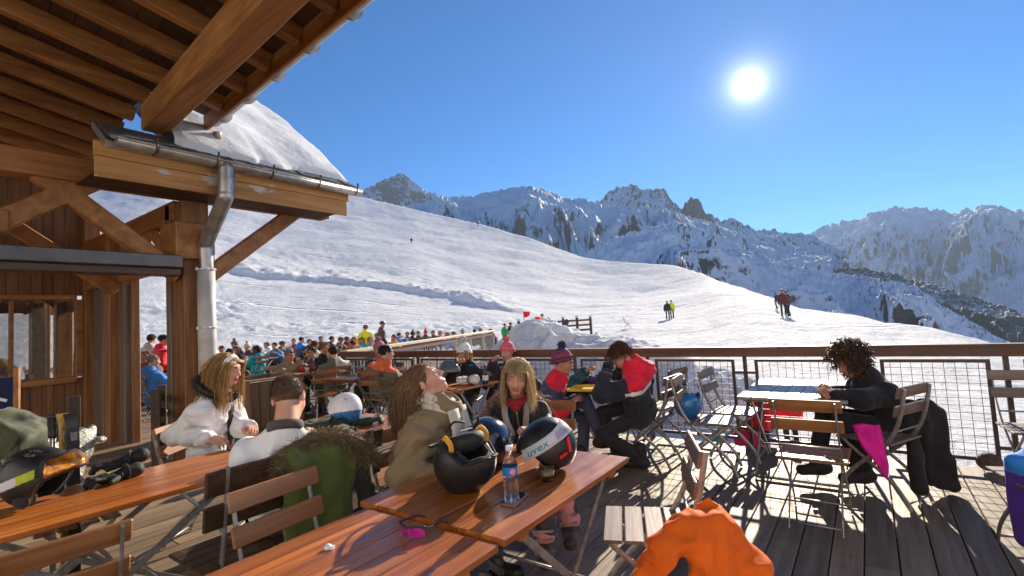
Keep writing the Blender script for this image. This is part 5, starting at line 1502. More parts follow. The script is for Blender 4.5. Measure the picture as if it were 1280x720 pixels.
person('person in rose knitted bobble hat beside the railing, half hidden by the blond woman', (b9.x, b9.y), 200, P9h, look=(215, -8, 0), res=.015, jacket=C((44, 36, 40)), puff=.03, trousers=black_c, boots=[M['black']], wr=(J(617, 452, 6.6), J(655, 465, 6.7)), hands=('relaxed', 'relaxed'),
       hat=dict(mats=[C((198, 92, 100)), C((150, 60, 72))], pom=C((190, 86, 92)), stripes=[(.02, .03, 1), (.07, .08, 1)]))
P10h = J(483, 441, 7.35); b10 = J(478, 520, 7.4)
def p10r(d): return np.where(d['u'] > .90, 1, 0)
person('person in brown jacket with orange collar and dark hair, back turned', (b10.x, b10.y), 30, P10h, look=(60, -5, 0), male=True, res=.013, jacket=[C((92, 84, 66)), C((212, 92, 52))], jfn=p10r, puff=.04, wrinkle=.012, trousers=C((70, 60, 44)), boots=[M['black']],
       hair=dict(mat='hair_dark', n=160, length=.05, seed=9, r0=.006, grav=.3))
P11h = J(362, 444, 9.4); b11 = J(354, 490, 9.5)
def p11_extra(A):
    b = MB(); HM = Matrix.Translation(-A['off']) @ A['HM']
    for s_ in (-1, 1): b.ball(HM @ Vector((s_ * .034, .082, .085)), (.028, .018, .016))
    b.build('sunglasses', M['black_gloss'], A['root'])
    b = MB(); b.ball((A['wr'][0] + A['wr'][1]) / 2 - A['off'] + V3(0, 0, .1), (.05, .05, .035)); b.build('sandwich', C((190, 130, 60)), A['root'])
person('grey haired man with sunglasses on his head, taupe jacket, eating with both hands', (b11.x, b11.y), 120, P11h, look=(125, -14, 0), male=True, skinm='skin_tan', res=.015, jacket=C((128, 112, 86)), puff=.03, trousers=C((60, 66, 84)), boots=[M['black']],
       wr=(J(371, 456, 9.2), J(375, 455, 9.35)), hands=('grip', 'grip'), hair=dict(mat='hair_grey', n=120, length=.02, seed=9, r0=.005, lift=.3, step=.008), extra=p11_extra)
P14h = J(416, 441, 8.6); b14 = J(420, 500, 8.7)
def p14r(d): return np.where((d['u'] > .72) & (d['s'] > -.02) & (d['f'] < .08), 1, 0)
person('man in grey green jacket with pale shoulder panel, seen from behind', (b14.x, b14.y), -35, P14h, look=(-50, -8, 0), male=True, res=.015, jacket=[C((84, 96, 80)), C((176, 178, 166))], jfn=p14r, puff=.045, wrinkle=.012, trousers=C((56, 60, 40)), boots=[M['black']],
       hair=dict(mat='hair_dark', n=140, length=.02, seed=19, r0=.005, lift=.3, step=.008))
# ------------------------------------------------------------------ the crowd on the upper terrace and the people on the snow
HS = {'dark': dict(mat='hair_dark', n=70, length=.05, r0=.009, grav=.3), 'brown': dict(mat='hair_brown', n=70, length=.10, r0=.010, grav=.4), 'long': dict(mat='hair_auburn', n=80, length=.26, r0=.010),
      'grey': dict(mat='hair_grey', n=70, length=.04, r0=.008, grav=.3), 'blond': dict(mat='hair_blond', n=80, length=.2, r0=.010)}
CROWD = [  # label, px, head py, D, heading, jacket colour, hair/hat, pose
    ('person in beige grey jacket with dark hair standing between the two posts', 189, 424, 11.5, 15, (168, 156, 148), 'dark', 'stand'),
    ('person in bright red jacket standing between the two posts', 205, 428, 11.0, 40, (214, 22, 32), 'dark', 'stand'),
    ('grey haired person in blue jacket sitting between the two posts', 192, 451, 9.4, 20, (48, 112, 186), 'grey', 'sit'),
    ('tan faced person sitting half hidden behind the left post', 181, 446, 10.4, 150, (90, 70, 60), 'brown', 'sit'),
    ('dark haired person sitting right beside the downpipe', 277, 437, 15.5, 150, (48, 44, 50), 'dark', 'sit'),
    ('long red haired woman in black jacket at the far left table', 296, 441, 14.5, 165, (40, 36, 40), 'long', 'sit'),
    ('person in brown woollen hat behind the red haired woman', 293, 431, 17.0, 190, (60, 54, 50), ((96, 78, 60),), 'sit'),
    ('person in pale grey hat beside the teal jacket', 309, 434, 16.6, 200, (58, 54, 56), ((186, 178, 168),), 'sit'),
    ('woman in teal jacket with dark red hair, left of the planter box', 320, 439, 14.2, -60, (22, 140, 152), 'long', 'sit'),
    ('dark haired woman in black top next to the man eating', 390, 441, 10.2, 195, (40, 38, 40), 'dark', 'sit'),
    ('man with dark glasses and black jacket facing the grey green jacket', 406, 435, 9.7, 150, (34, 34, 34), 'brown', 'sit'),
    ('small figure in blue jacket in front of the snowbank, left of centre crowd', 377, 425, 19.5, 30, (30, 112, 190), 'dark', 'sit'),
    ('person in black jacket below the blue figure by the snowbank', 387, 428, 18.0, 160, (44, 42, 44), 'brown', 'sit'),
    ('person in dark jacket left of the two brown jackets', 401, 424, 20.0, 170, (52, 48, 52), 'dark', 'sit'),
    ('dark haired person directly behind the man in grey green', 415, 424, 19.6, 40, (36, 36, 42), 'dark', 'sit'),
    ('person in light brown jacket, left one of the brown pair', 426, 425, 20.5, 20, (120, 92, 66), 'brown', 'sit'),
    ('person in dark brown jacket, right one of the brown pair', 434, 424, 20.8, 25, (84, 60, 46), 'brown', 'sit'),
    ('person in orange and grey jacket left of the yellow jacket', 442, 425, 19.0, 170, (226, 84, 40), 'brown', 'sit'),
    ('person in bright yellow green jacket standing in the crowd', 457, 411, 20.0, 10, (208, 222, 30), 'brown', 'stand'),
    ('small person in brown between the yellow jacket and the helmeted one', 471, 420, 21.0, 200, (96, 74, 60), 'brown', 'sit'),
    ('person in dark jacket and black helmet standing right of the yellow jacket', 478, 406, 20.5, 60, (66, 60, 60), 'helmet', 'stand'),
    ('person in dusky mauve hat beside the orange collared one', 474, 437, 8.4, 210, (120, 100, 104), ((150, 96, 108),), 'sit'),
    ('person in blue jacket behind the pale side railing, leftmost there', 499, 419, 23.0, 60, (36, 110, 190), 'dark', 'sit'),
    ('person in grey jacket to the right of the blue jacket behind the side railing', 509, 418, 23.5, 200, (110, 106, 110), 'brown', 'sit'),
    ('person in dark green jacket behind the side railing', 523, 417, 24.0, 180, (50, 62, 50), 'dark', 'sit'),
    ('person in hot red hat behind the side railing', 532, 416, 24.2, 170, (70, 62, 66), ((226, 36, 60),), 'sit'),
    ('person in brown jacket next to the hot red hat', 541, 416, 24.5, 200, (92, 76, 66), 'brown', 'sit'),
    ('person in sky blue jacket lounging left of the navy deck chairs', 559, 414, 26.0, 60, (60, 140, 200), 'blond', 'sit'),
    ('person in pale jacket lounging in front of the leftmost navy deck chair', 567, 412, 26.4, 70, (150, 140, 136), 'brown', 'sit'),
    ('person in grey hat lounging in the middle of the deck chair row', 578, 408, 27.0, 60, (100, 92, 90), ((128, 116, 108),), 'sit'),
    ('person in dark jacket lounging right of the grey hat', 593, 409, 27.4, 80, (64, 58, 60), 'dark', 'sit'),
    ('person in khaki jacket lounging beside the right navy deck chair', 601, 409, 27.8, 70, (120, 108, 84), 'brown', 'sit'),
    ('person with auburn hair in navy deck chair at the end of the row', 613, 408, 26.0, 30, (58, 62, 104), 'long', 'sit'),
    ('person in green jacket lounging at the left end of the snow pile', 631, 403, 30.0, 120, (34, 130, 74), 'dark', 'sit'),
    ('person in black jacket lounging left of the wooden snow fence', 638, 401, 30.5, 100, (44, 42, 48), 'dark', 'sit'),
    ('person in brown jacket sitting at the wooden snow fence', 659, 401, 31.5, 10, (96, 74, 60), 'brown', 'sit'),
    ('person in rust jacket sitting beside the leaning snowboard', 683, 402, 31.5, 60, (150, 92, 66), 'brown', 'sit'),
    ('person in tan top and dark trousers standing at the wooden snow fence', 677, 381, 33.0, 30, (190, 176, 150), 'brown', 'stand'),
    ('person in plum jacket nearer than the long red haired woman', 288, 446, 12.6, 60, (98, 44, 80), 'dark', 'sit'),
    ('person in white jacket at the far end of the left terrace tables', 333, 432, 18.5, 200, (196, 196, 204), 'brown', 'sit'),
    ('person in steel blue jacket between the teal jacket and the man eating', 343, 433, 17.0, 170, (70, 96, 130), 'dark', 'sit'),
    ('person in olive jacket close behind the man eating', 353, 430, 18.6, 30, (98, 98, 66), 'brown', 'sit'),
    ('person in wine red jacket just left of the small blue figure', 367, 427, 20.4, 190, (130, 36, 52), 'dark', 'sit'),
    ('person in cream jacket behind the dark haired woman next to the man eating', 394, 431, 16.0, 40, (190, 180, 160), 'long', 'sit'),
    ('person in charcoal jacket seated right of the grey green jacket', 440, 436, 13.5, 200, (56, 56, 60), 'dark', 'sit'),
    ('person in turquoise jacket just below the yellow green jacket', 452, 428, 17.5, 190, (32, 150, 150), 'brown', 'sit'),
    ('person in lilac jacket right of the turquoise one in the crowd', 463, 428, 17.8, 170, (140, 120, 170), 'blond', 'sit'),
    ('person in pink jacket behind the side railing, right of the brown jacket', 550, 416, 24.8, 190, (220, 120, 150), 'blond', 'sit'),
    ('person in black hat behind the side railing, left of the dark green jacket', 516, 418, 23.8, 20, (36, 34, 38), ((30, 30, 34),), 'sit'),
    ('person in mustard jacket beside the dusky mauve hat', 492, 424, 19.0, 180, (190, 140, 50), 'brown', 'sit'),
    ('skier in black standing left in the pair on the slope', 833.5, 378, 46.0, 20, (40, 40, 46), 'dark', 'stand'),
    ('skier with yellow green backpack standing right in the pair on the slope', 839, 378, 46.5, 10, (176, 196, 40), 'dark', 'stand'),
    ('skier in maroon jacket in the close group on the right of the slope', 978, 372, 33.0, 30, (72, 36, 40), 'helmet', 'stand'),
    ('skier in dark grey jacket in the close group on the right of the slope', 983.5, 371, 33.5, -20, (52, 50, 58), 'helmet', 'stand'),
    ('child in black standing just left of the close group on the slope', 970, 379, 38.0, -50, (30, 30, 34), 'dark', 'child'),
]
TROUS = [C((40, 42, 52)), C((30, 30, 32)), C((70, 66, 60)), C((56, 60, 80))]
deck_seats = []
for i, (lab, px, py, D, hd_, jc, hk, pose) in enumerate(CROWD):
    h = J(px, py, D); grp = None
    f_ = heading(hd_)
    gz = 0.0
    if D > 25: gz = terr_at(px, D).z
    elif D > 22.5: gz = max(0, terr_at(px, D).z)
    sc_ = 1.0
    zt = gz + (1.18 if pose == 'sit' else 1.62)
    if D > 25: h.z = zt if pose != 'child' else gz + 1.62
    else: h.z = min(max(h.z, zt - .12), zt + .14) if D < 22 else h.z
    lean = .06 if pose == 'sit' else .03
    base = Vector((h.x - f_.x * lean, h.y - f_.y * lean, gz))
    kw = {}
    if isinstance(hk, tuple): kw['hat'] = dict(mats=[C(hk[0])], pom=C(hk[0]))
    elif hk == 'helmet': kw['hat'] = dict(mats=[M['black']], style='helmet')
    else: kw['hair'] = dict(HS[hk], seed=i)
    dz = h.z - zt
    if pose == 'sit': kw['hip'] = base + Vector((0, 0, .52 + dz * .8))
    A = person(lab, base, hd_, h, 'sit' if pose == 'sit' else 'stand', look=(hd_ + rng.uniform(-25, 25), -8, 0), skinm=rng.choice(('skin', 'skin_tan')), male=bool(i % 2), res=.020 if D < 16 else .026, jacket=C(jc, var=.12), puff=.03, wrinkle=.012,
               trousers=TROUS[i % 4], boots=[M['black']], **kw)
    if pose == 'child':
        for o in [A['root']]: o.scale = (.72, .72, .72)
    if pose == 'sit' and D < 25: deck_seats.append((base, hd_, lab))
# seats of the crowd
for k, (b_, hd_, lab) in enumerate(deck_seats):
    o = dup(CH['wood'], (b_.x, b_.y, b_.z), yaw_of(hd_), 'chair under the ' + ' '.join(lab.split()[:11]))
for (bb, hd_, lab) in ((b10, 30, 'chair under the brown jacket with orange collar'), (b8, 188, 'chair under the person in pale bobble hat'), (b9, 200, 'chair under the person in rose bobble hat'), (b11, 120, 'chair under the man eating with both hands'),
                       (b14, -35, 'chair under the man in grey green jacket'), (b5, 96, 'chair under the man in striped purple bobble hat'), (b1, 88, 'chair under the woman in white jacket')):
    dup(CH['wood'], (bb.x, bb.y, 0), yaw_of(hd_), lab)
# ------------------------------------------------------------------ helmets, clothes and small things
def sdf_part(name, fn, lo, hi, res, mats, parent, Mx=None, mfn=None, keep=None):
    v, f = mesh_sdf(fn, lo, hi, res); c = v[f].mean(1)
    m = mfn(c) if mfn else np.zeros(len(f), int)
    if keep is not None:
        k = keep(c); f = f[k]; m = m[k]
    b = MB(); b.add(v if Mx is None else xf(v, Mx), f, m, True, .5); return b.build(name, mats, parent)

def helmet(label, loc, hd, shell, pitch=0, roll=0, lift=.12, scale=1.0, group='ski helmets', vents=True, goggles=None, ears='foam', upside=False, shellfn=None, extra=None, rim=None):
    root = thing('ski_helmet', label, 'helmet', loc, 0, group)
    if not upside: lift -= .03
    Mx = Matrix.Translation((0, 0, lift * scale)) @ rot_frame(hd, pitch, roll) @ Matrix.Scale(scale, 4)
    shell = shell if isinstance(shell, list) else [shell]
    def cutz(P): return -.062 + .095 * np.clip((P[..., 1] - .005) / .07, 0, 1)
    def fn(P):
        o = ell(P, (0, -.008, .03), (.118, .143, .125)); o = smin(o, ell(P, (0, -.03, .055), (.10, .11, .108)), .02)
        d = np.maximum(o, -(o + .022)); d = np.maximum(d, (cutz(P) - P[..., 2]) * .8)
        if vents and not upside:
            for x, y0, y1 in ((.035, .01, .055), (.062, -.005, .03), (.03, -.09, -.05), (.066, -.08, -.045)):
                for s_ in (-1, 1):
                    z0 = .03 + .125 * math.sqrt(max(.02, 1 - (x / .118) ** 2 - ((y0 + .008) / .143) ** 2)); z1 = .03 + .125 * math.sqrt(max(.02, 1 - (x / .118) ** 2 - ((y1 + .008) / .143) ** 2))
                    d = np.maximum(d, -cap(P, (s_ * x, y0, z0), (s_ * x, y1, z1), .0085, .006))
        return d
    sdf_part('shell', fn, (-.135, -.165, -.08), (.135, .155, .185), .0055, shell, root, Mx, shellfn)
    sdf_part('lining', lambda P: np.maximum(np.maximum(ell(P, (0, -.008, .03), (.100, .124, .107)), -ell(P, (0, -.008, .02), (.082, .104, .09))), (cutz(P) - .006 - P[..., 2]) * .8) + vnoise(P, 40, 2) * .003,
             (-.12, -.15, -.09), (.12, .15, .16), .007, [M['foam']], root, Mx)
    for s_ in (-1, 1) if ears else ():
        sdf_part('ear_pad', lambda P: ell(P, (s_ * .094, -.01, -.045), (.014, .034, .034)), (-.13, -.06, -.12), (.13, .07, .0), .006, [M['foam']], root, Mx)
        b = MB(); b.tube([Mx @ Vector(p) for p in tess([(s_ * .096, .02, -.10), (s_ * .07, .05, -.13), (s_ * .02, .06, -.118)])], .006, 5, flat=.3); b.build('chin_strap', M['rubber'], root)
    if rim is not None:
        b = MB(); b.tube([Mx @ Vector((.121 * math.sin(t), -.008 + .146 * math.cos(t), float(cutz(np.array([[0, -.008 + .146 * math.cos(t), 0]]))[0]) + .004)) for t in np.linspace(0, 6.283, 40)], .006, 5); b.build('rim', rim, root)
    if goggles:
        n_, tilt = goggles.get('z', .03), goggles.get('tilt', .0)
        def pz(P): return P[..., 2] - n_ - tilt * P[..., 1]
        def sfn(P):
            e = (np.sqrt((P[..., 0] / .122) ** 2 + ((P[..., 1] + .008) / .147) ** 2 + ((P[..., 2] - .03) / .129) ** 2) - 1) * .12
            return np.maximum(np.maximum(np.abs(e - .001) - .004, np.abs(pz(P)) - .02), P[..., 1] - .10)
        def smf(c):
            if 'bands' not in goggles: return np.zeros(len(c), int)
            a = (np.degrees(np.arctan2(c[:, 0], c[:, 1])) % 360) / 360; return np.array(goggles['bands'])[(a * len(goggles['bands'])).astype(int) % len(goggles['bands'])]
        g = sdf_part('goggles', lambda P: np.maximum(np.maximum(np.abs(ell(P, (0, .02, n_), (.098, .15, .10))) - .012, np.abs(P[..., 2] - n_ - tilt * P[..., 1]) - .046), -(P[..., 1] - .07)), (-.13, .05, n_ - .12), (.13, .21, n_ + .14), .006, [M['rubber']], root, Mx)
        sdf_part('lens', lambda P: np.maximum(np.maximum(np.abs(ell(P, (0, .02, n_), (.101, .156, .10))) - .010, np.abs(P[..., 2] - n_ - tilt * P[..., 1]) - .036), -(P[..., 1] - .085)), (-.13, .06, n_ - .12), (.13, .21, n_ + .14), .006, [goggles['lens']], g, Mx)
        sdf_part('strap', sfn, (-.14, -.17, -.08), (.14, .13, .14), .005, goggles['strap'], g, Mx, smf)
    if extra: extra(root, Mx)
    return root

# goggled black helmet at the left
p = G(52, 630, .74)
helmet('black ski helmet with orange mirrored goggles and lime, white and blue strap', (p.x, p.y, .74), 84, M['black'], pitch=6, scale=1.12,
       goggles=dict(z=.045, tilt=.25, lens=M['lens_orange'], strap=[M['lime'], M['strapwhite'], M['blue'], M['rubber']], bands=[3, 3, 0, 1, 2, 0, 0, 1, 0, 2, 0, 3]))
# white and blue helmet
p = G(430, 534, .74)
helmet('white ski helmet with blue back edge resting on dark gloves', (p.x, p.y, .755), -62, [M['white'], M['blue'], M['red']], pitch=4, roll=8, scale=1.02,
       shellfn=lambda c: np.where((c[:, 2] < .005 - .25 * c[:, 1]) & (c[:, 1] < .03), 1, np.where((c[:, 1] > .105) & (c[:, 2] < .05), 2, 0)))
# navy gloss helmet behind the upturned one
p = G(612, 580, .74)
helmet('glossy dark navy helmet dome behind the upturned helmet', (p.x, p.y, .74), 30, M['black_gloss'], scale=1.10, vents=False, roll=4, lift=.10)
# black helmet with white printed goggle strap
def strap_extra(root, Mx):
    ax = .36
    ctr = np.array((0, -.008, .03))
    def pos(t, h, off):          # t: angle from the front round the left side, h: across the band
        d = np.array((-math.sin(t), math.cos(t), 0)); tz = .055 - ax * d[1] * .143
        zr = tz + h - .02; k = math.sqrt(max(0.05, 1 - (zr / .136) ** 2))
        return Mx @ Vector((d[0] * (.126 + off) * k, d[1] * (.150 + off) * k - .010, .033 + zr))
    b = MB(); n = 40; vs = []
    for i in range(n + 1):
        t = .55 + 2.1 * i / n
        for h in (-.027, .027): vs.append(pos(t, h, .004))
        for h in (-.027, .027): vs.append(pos(t, h, -.004))
    fs = []
    for i in range(n):
        a = 4 * i; c = a + 4
        fs += [(a, a + 1, c + 1, c), (a + 2, c + 2, c + 3, a + 3), (a + 1, a + 3, c + 3, c + 1), (a, c, c + 2, a + 2)]
    b.add([tuple(v) for v in vs], fs, 0, True, .5); st = b.build('goggle_strap', M['strapwhite'], root)
    V_, F_ = text_mesh('uvex', .048, .0006)
    b = MB(); b.add([tuple(pos(1.14 + x / .128, y, .0052 + z)) for x, y, z in V_], F_, 0, False, .5); b.build('strap_lettering', M['print_teal'], st)
    b = MB()
    for h in (-.013, -.005, .003, .011):
        q = []
        for i in range(15):
            t = 1.78 + .8 * i / 14; q += [tuple(pos(t, h - .002, .0056)), tuple(pos(t, h + .002, .0056))]
        b.add(q, [(2 * i, 2 * i + 1, 2 * i + 3, 2 * i + 2) for i in range(14)], 0, True, .5)
    b.build('strap_stripes', M['print_lilac'], st)
    for t0, t1, h0, h1 in ((1.75, 2.02, -.098, -.084), (2.12, 2.22, -.10, -.035)):
        q = []
        for i in range(5):
            t = t0 + (t1 - t0) * i / 4; q += [tuple(pos(t, h0, .005)), tuple(pos(t, h1, .005)), tuple(pos(t, h0, -.006)), tuple(pos(t, h1, -.006))]
        fs = []
        for i in range(4):
            a = 4 * i; c = a + 4; fs += [(a, a + 1, c + 1, c), (a + 2, c + 2, c + 3, a + 3), (a + 1, a + 3, c + 3, c + 1), (a, c, c + 2, a + 2)]
        fs += [(0, 2, 3, 1), (16, 17, 19, 18)]
        b = MB(); b.add(q, fs, 0, False, .5); b.build('buckle', M['red'], root)
p = G(684, 588, .74)
helmet('large matt black helmet with white printed goggle strap and red buckles', (p.x, p.y, .745), -100, M['black'], pitch=-8, roll=10, scale=1.1, lift=.098, vents=False, ears=None, extra=strap_extra)
# upturned helmet
p = G(583, 612, .74)
def up_extra(root, Mx):
    for x, y in ((-.098, .03), (.10, .035)):
        b = MB(); b.tube([Mx @ Vector(q) for q in tess([(x, y, -.02), (x * 1.06, y + .01, -.05), (x * 1.06, y - .015, -.082), (x * .92, y - .035, -.07)])], .013, 6, flat=.35); b.build('yellow_strap', M['yellow_web'], root)
    g = sdf_part('goggles', lambda P: np.maximum(np.abs(ell(P, (0, .02, -.045), (.075, .075, .04))) - .008, -(P[..., 2] + .075)), (-.1, -.08, -.12), (.1, .12, .02), .006, [M['rubber']], root, Mx)
    sdf_part('lens', lambda P: ell(P, (0, .02, -.05), (.058, .058, .03)), (-.08, -.06, -.1), (.08, .1, .0), .007, [M['screen']], g, Mx)
    b = MB(); b.box(Mx @ Vector((.02, .02, -.088)), (.05, .02, .004), 0, Mx.to_3x3().to_4x4() @ Matrix.Rotation(.6, 4, 'Z')); b.build('care_tag', M['paper'], root)
helmet('upturned black helmet with yellow webbing, open side up, goggles lying inside', (p.x, p.y, .74), 128, M['black'], roll=180, pitch=14, scale=1.13, lift=.150, upside=True, extra=up_extra, rim=M['rubber'])
p = G(862, 521, .46)
helmet('blue helmet with black lining lying upturned on a chair seat', (p.x, p.y, .47), 40, M['blue'], roll=180, scale=1.1, lift=.14, upside=True)
p = G(563, 478, .74)
helmet('grey helmet on the wine table beside the pale bobble hat', (p.x, p.y, .74), 140, plain('grey_shell', (.10, .11, .11), .3), scale=1.15)
p = J(468, 452, 7.9)
helmet('small black helmet with yellow stripe left of the man with orange collar', (p.x, p.y, .74), 80, [M['black'], M['lime']], scale=1.05, shellfn=lambda c: np.where(np.abs(c[:, 2] - .03) < .018, 1, 0))
make_table('folding_table', 'table under the small black and yellow helmet', .6, .6, (p.x, p.y, 0), .0, M['table_red'], 5)

# gloves
def glove_fn(P):
    d = rbox(P, (0, .055, .03), (.048, .055, .026), .024)
    d = smin(d, cap(P, (0, -.02, .035), (0, -.085, .04), .038, .044), .02)
    for x, L in ((-.036, .075), (-.012, .09), (.012, .085), (.036, .068)):
        d = smin(d, cap(P, (x, .10, .035), (x * 1.2, .10 + L * .55, .042), .0155), .007); d = smin(d, cap(P, (x * 1.2, .10 + L * .55, .042), (x * 1.15, .10 + L * .75, .016), .0150), .006)
    d = smin(d, cap(P, (-.04, .02, .025), (-.085, .075, .02), .018, .015), .012)
    return d + vnoise(P, 45, 3) * .003
def glove(label, p, hd, z, roll=0, mats=None, patch=None, group='ski gloves', scale=1.0, pitch=0):
    t = thing('ski_glove', label, 'glove', p, 0, group)
    Mx = Matrix.Translation((0, 0, z)) @ rot_frame(hd, pitch, roll) @ Matrix.Scale(scale, 4)
    sdf_part('glove_body', glove_fn, (-.12, -.16, -.02), (.08, .22, .1), .0055, [mats or M['rubber']], t, Mx)
    b = MB(); b.tube([Mx @ Vector((.050 * math.cos(a), -.03, .037 + .047 * math.sin(a))) for a in np.linspace(0, 6.283, 20)], .007, 6); b.build('wrist_strap', M['foam'], t)
    if patch: b = MB(); b.box(Mx @ Vector((0, .05, .058)), (.022, .03, .004), 0, Mx.to_3x3().to_4x4()); b.build('logo_patch', patch, t)
    return t
p = G(150, 600, .74); glove('black leather ski glove with small yellow patch, lower of the two by the goggled helmet', (p.x, p.y, .74), -150, 0, patch=M['lime'], scale=.92)
p2 = G(158, 594, .74); glove('black ski glove lying on top of the yellow patched one', (p2.x, p2.y, .74), -120, .055, pitch=-8, scale=.92)
gm = C((40, 46, 32), rough=.6)
p = G(412, 538, .74); glove('dark green glove lying left in front of the white and blue helmet', (p.x, p.y, .74), -80, 0, mats=gm, scale=1.25)
p = G(446, 533, .74); glove('dark green glove lying right of the white and blue helmet', (p.x, p.y, .74), 70, .0, mats=gm, scale=1.2)
p = G(425, 541, .74); glove('black crumpled glove between the two dark green gloves', (p.x, p.y, .74), 150, .0, mats=C((34, 36, 30)), scale=1.15)

# bottle, phone, tumbler, sunglasses, white stopper
p = G(640, 629, .74)
t = thing('water_bottle', 'clear plastic water bottle with blue label standing by the phone', 'bottle', (p.x, p.y, .74))
b = MB(); prof = [(0, 0), (.026, 0), (.031, .006), (.0325, .02), (.0312, .04), (.0328, .055), (.0312, .072), (.0328, .088), (.0312, .104), (.0325, .118), (.0325, .158), (.031, .170), (.024, .192), (.0145, .208), (.0125, .214), (.0125, .226)]
b.lathe(prof, 24); b.build('bottle_body', M['pet'], t)
b = MB(); b.lathe([(0, .003), (.024, .003), (.0295, .009), (.0308, .02), (.0296, .04), (.0310, .055), (.0296, .072), (.0310, .088), (.0300, .100), (0, .100)], 24); b.build('water', M['water'], t)
b = MB(); b.lathe([(.0332, .120), (.0334, .122), (.0334, .155), (.0332, .157)], 24); lb = b.build('label', M['label_blue'], t)
b = MB(); vd = (c2w(0, 0) - Vector((p.x, p.y, 0))).normalized(); a0 = math.atan2(vd.y, vd.x) + .35
for h, w_, mt in ((.139, .42, 0),):
    q = []; 
    for i in range(13):
        a = a0 - w_ + 2 * w_ * i / 12; e = .013 * math.sqrt(max(0, 1 - ((i - 6) / 6.2) ** 2)); q += [(.0338 * math.cos(a), .0338 * math.sin(a), h - e), (.0338 * math.cos(a), .0338 * math.sin(a), h + e)]
    b.add(q, [(2 * i, 2 * i + 2, 2 * i + 3, 2 * i + 1) for i in range(12)], 0, True)
b.build('label_mark', M['label_pink'], lb)
b = MB(); b.lathe([(0, .24), (.0145, .24), (.0155, .238), (.0155, .222), (.0145, .221)], 20); b.build('cap', M['white'], t)
a_, b_, c_ = G(623, 629, .748), G(644, 635, .748), G(662, 617, .748)
ctr = (a_ + c_) / 2; ang = math.atan2((c_ - b_).y, (c_ - b_).x) - math.pi / 2
t = thing('phone', 'dark smartphone in rose coloured case lying in front of the water bottle', 'phone', (ctr.x, ctr.y, .74), ang)
b = MB(); b.box((0, 0, .0045), (.076, .152, .009)); b.build('case', M['rose'], t, bevel=.004)
b = MB(); b.box((0, 0, .0096), (.070, .145, .0016)); b.build('screen', M['screen'], t, bevel=.0007)
p = G(684, 600, .74)
t = thing('tumbler', 'small glass with brown drink beside the big black helmet', 'glass', (p.x, p.y, .74))
b = MB(); b.lathe([(0, 0), (.033, 0), (.034, .004), (.0365, .078), (.0345, .078), (.032, .006), (0, .006)], 24); b.build('glass_wall', M['pet'], t)
b = MB(); b.lathe([(0, .0065), (.0318, .0065), (.0338, .05), (0, .05)], 24); b.build('drink', plain('brown_drink_surface', (.34, .22, .08), .25, coat=.3), t)
p = G(512, 672, .728); q1 = G(493, 667, .728); dv = (q1 - p).normalized()
t = thing('sunglasses', 'black sport sunglasses with violet mirrored lenses lying on the nearest table', 'sunglasses', (p.x - dv.x * .0, p.y, .728), yaw_of(214))
for s_ in (-1, 1):
    b = MB(); q = []
    for i in range(9):
        u = i / 8; x = s_ * (.008 + .058 * u); yy = .012 - .030 * u * u
        q += [(x, yy, .006 + .006 * u), (x, yy + .004, .046 - .012 * (u - .4) ** 2 * 4)]
    n_ = len(q); q2 = [(a, b2 - .002, c) for a, b2, c in q]
    b.add(q + q2, [(2 * i, 2 * i + 2, 2 * i + 3, 2 * i + 1) for i in range(8)] + [(n_ + 2 * i, n_ + 2 * i + 1, n_ + 2 * i + 3, n_ + 2 * i + 2) for i in range(8)], 0, True, .5); b.build('lens', M['lens_purple'], t)
    b = MB(); b.tube(tess([(s_ * .066, -.018, .036), (s_ * .070, -.05, .036), (s_ * .067, -.11, .03), (s_ * .06, -.145, .012)]), .0042, 6, flat=.6); b.build('temple', M['black'], t)
b = MB(); b.tube(tess([(-.067, -.017, .044), (-.04, .005, .048), (0, .014, .042), (.04, .005, .048), (.067, -.017, .044)]), .0042, 6); b.build('frame', M['black'], t)
p = G(410, 686, .728)
t = thing('stopper', 'tiny white plastic stopper lying on the nearest table', 'stopper', (p.x, p.y, .728), .4)
b = MB(); b.lathe([(0, 0), (.014, 0), (.015, .004), (.013, .012), (.008, .016), (0, .017)], 14); b.box((.016, 0, .006), (.016, .018, .010)); b.build('stopper_body', M['white'], t)

# phone of the curly haired woman
pw = (A7['wr'][0] + A7['wr'][1]) / 2 + heading(-84) * .10 + Vector((0, 0, .035))
t = thing('phone', 'white phone held by the curly haired woman', 'phone', pw, yaw_of(-84))
b = MB(); b.box((0, 0, 0), (.074, .15, .009), 0, Matrix.Rotation(.5, 4, 'X')); b.build('case', M['white'], t, bevel=.003)
b = MB(); b.box((0, -.003, .0052), (.068, .14, .0015), 0, Matrix.Rotation(.5, 4, 'X')); b.build('screen', M['screen'], t)

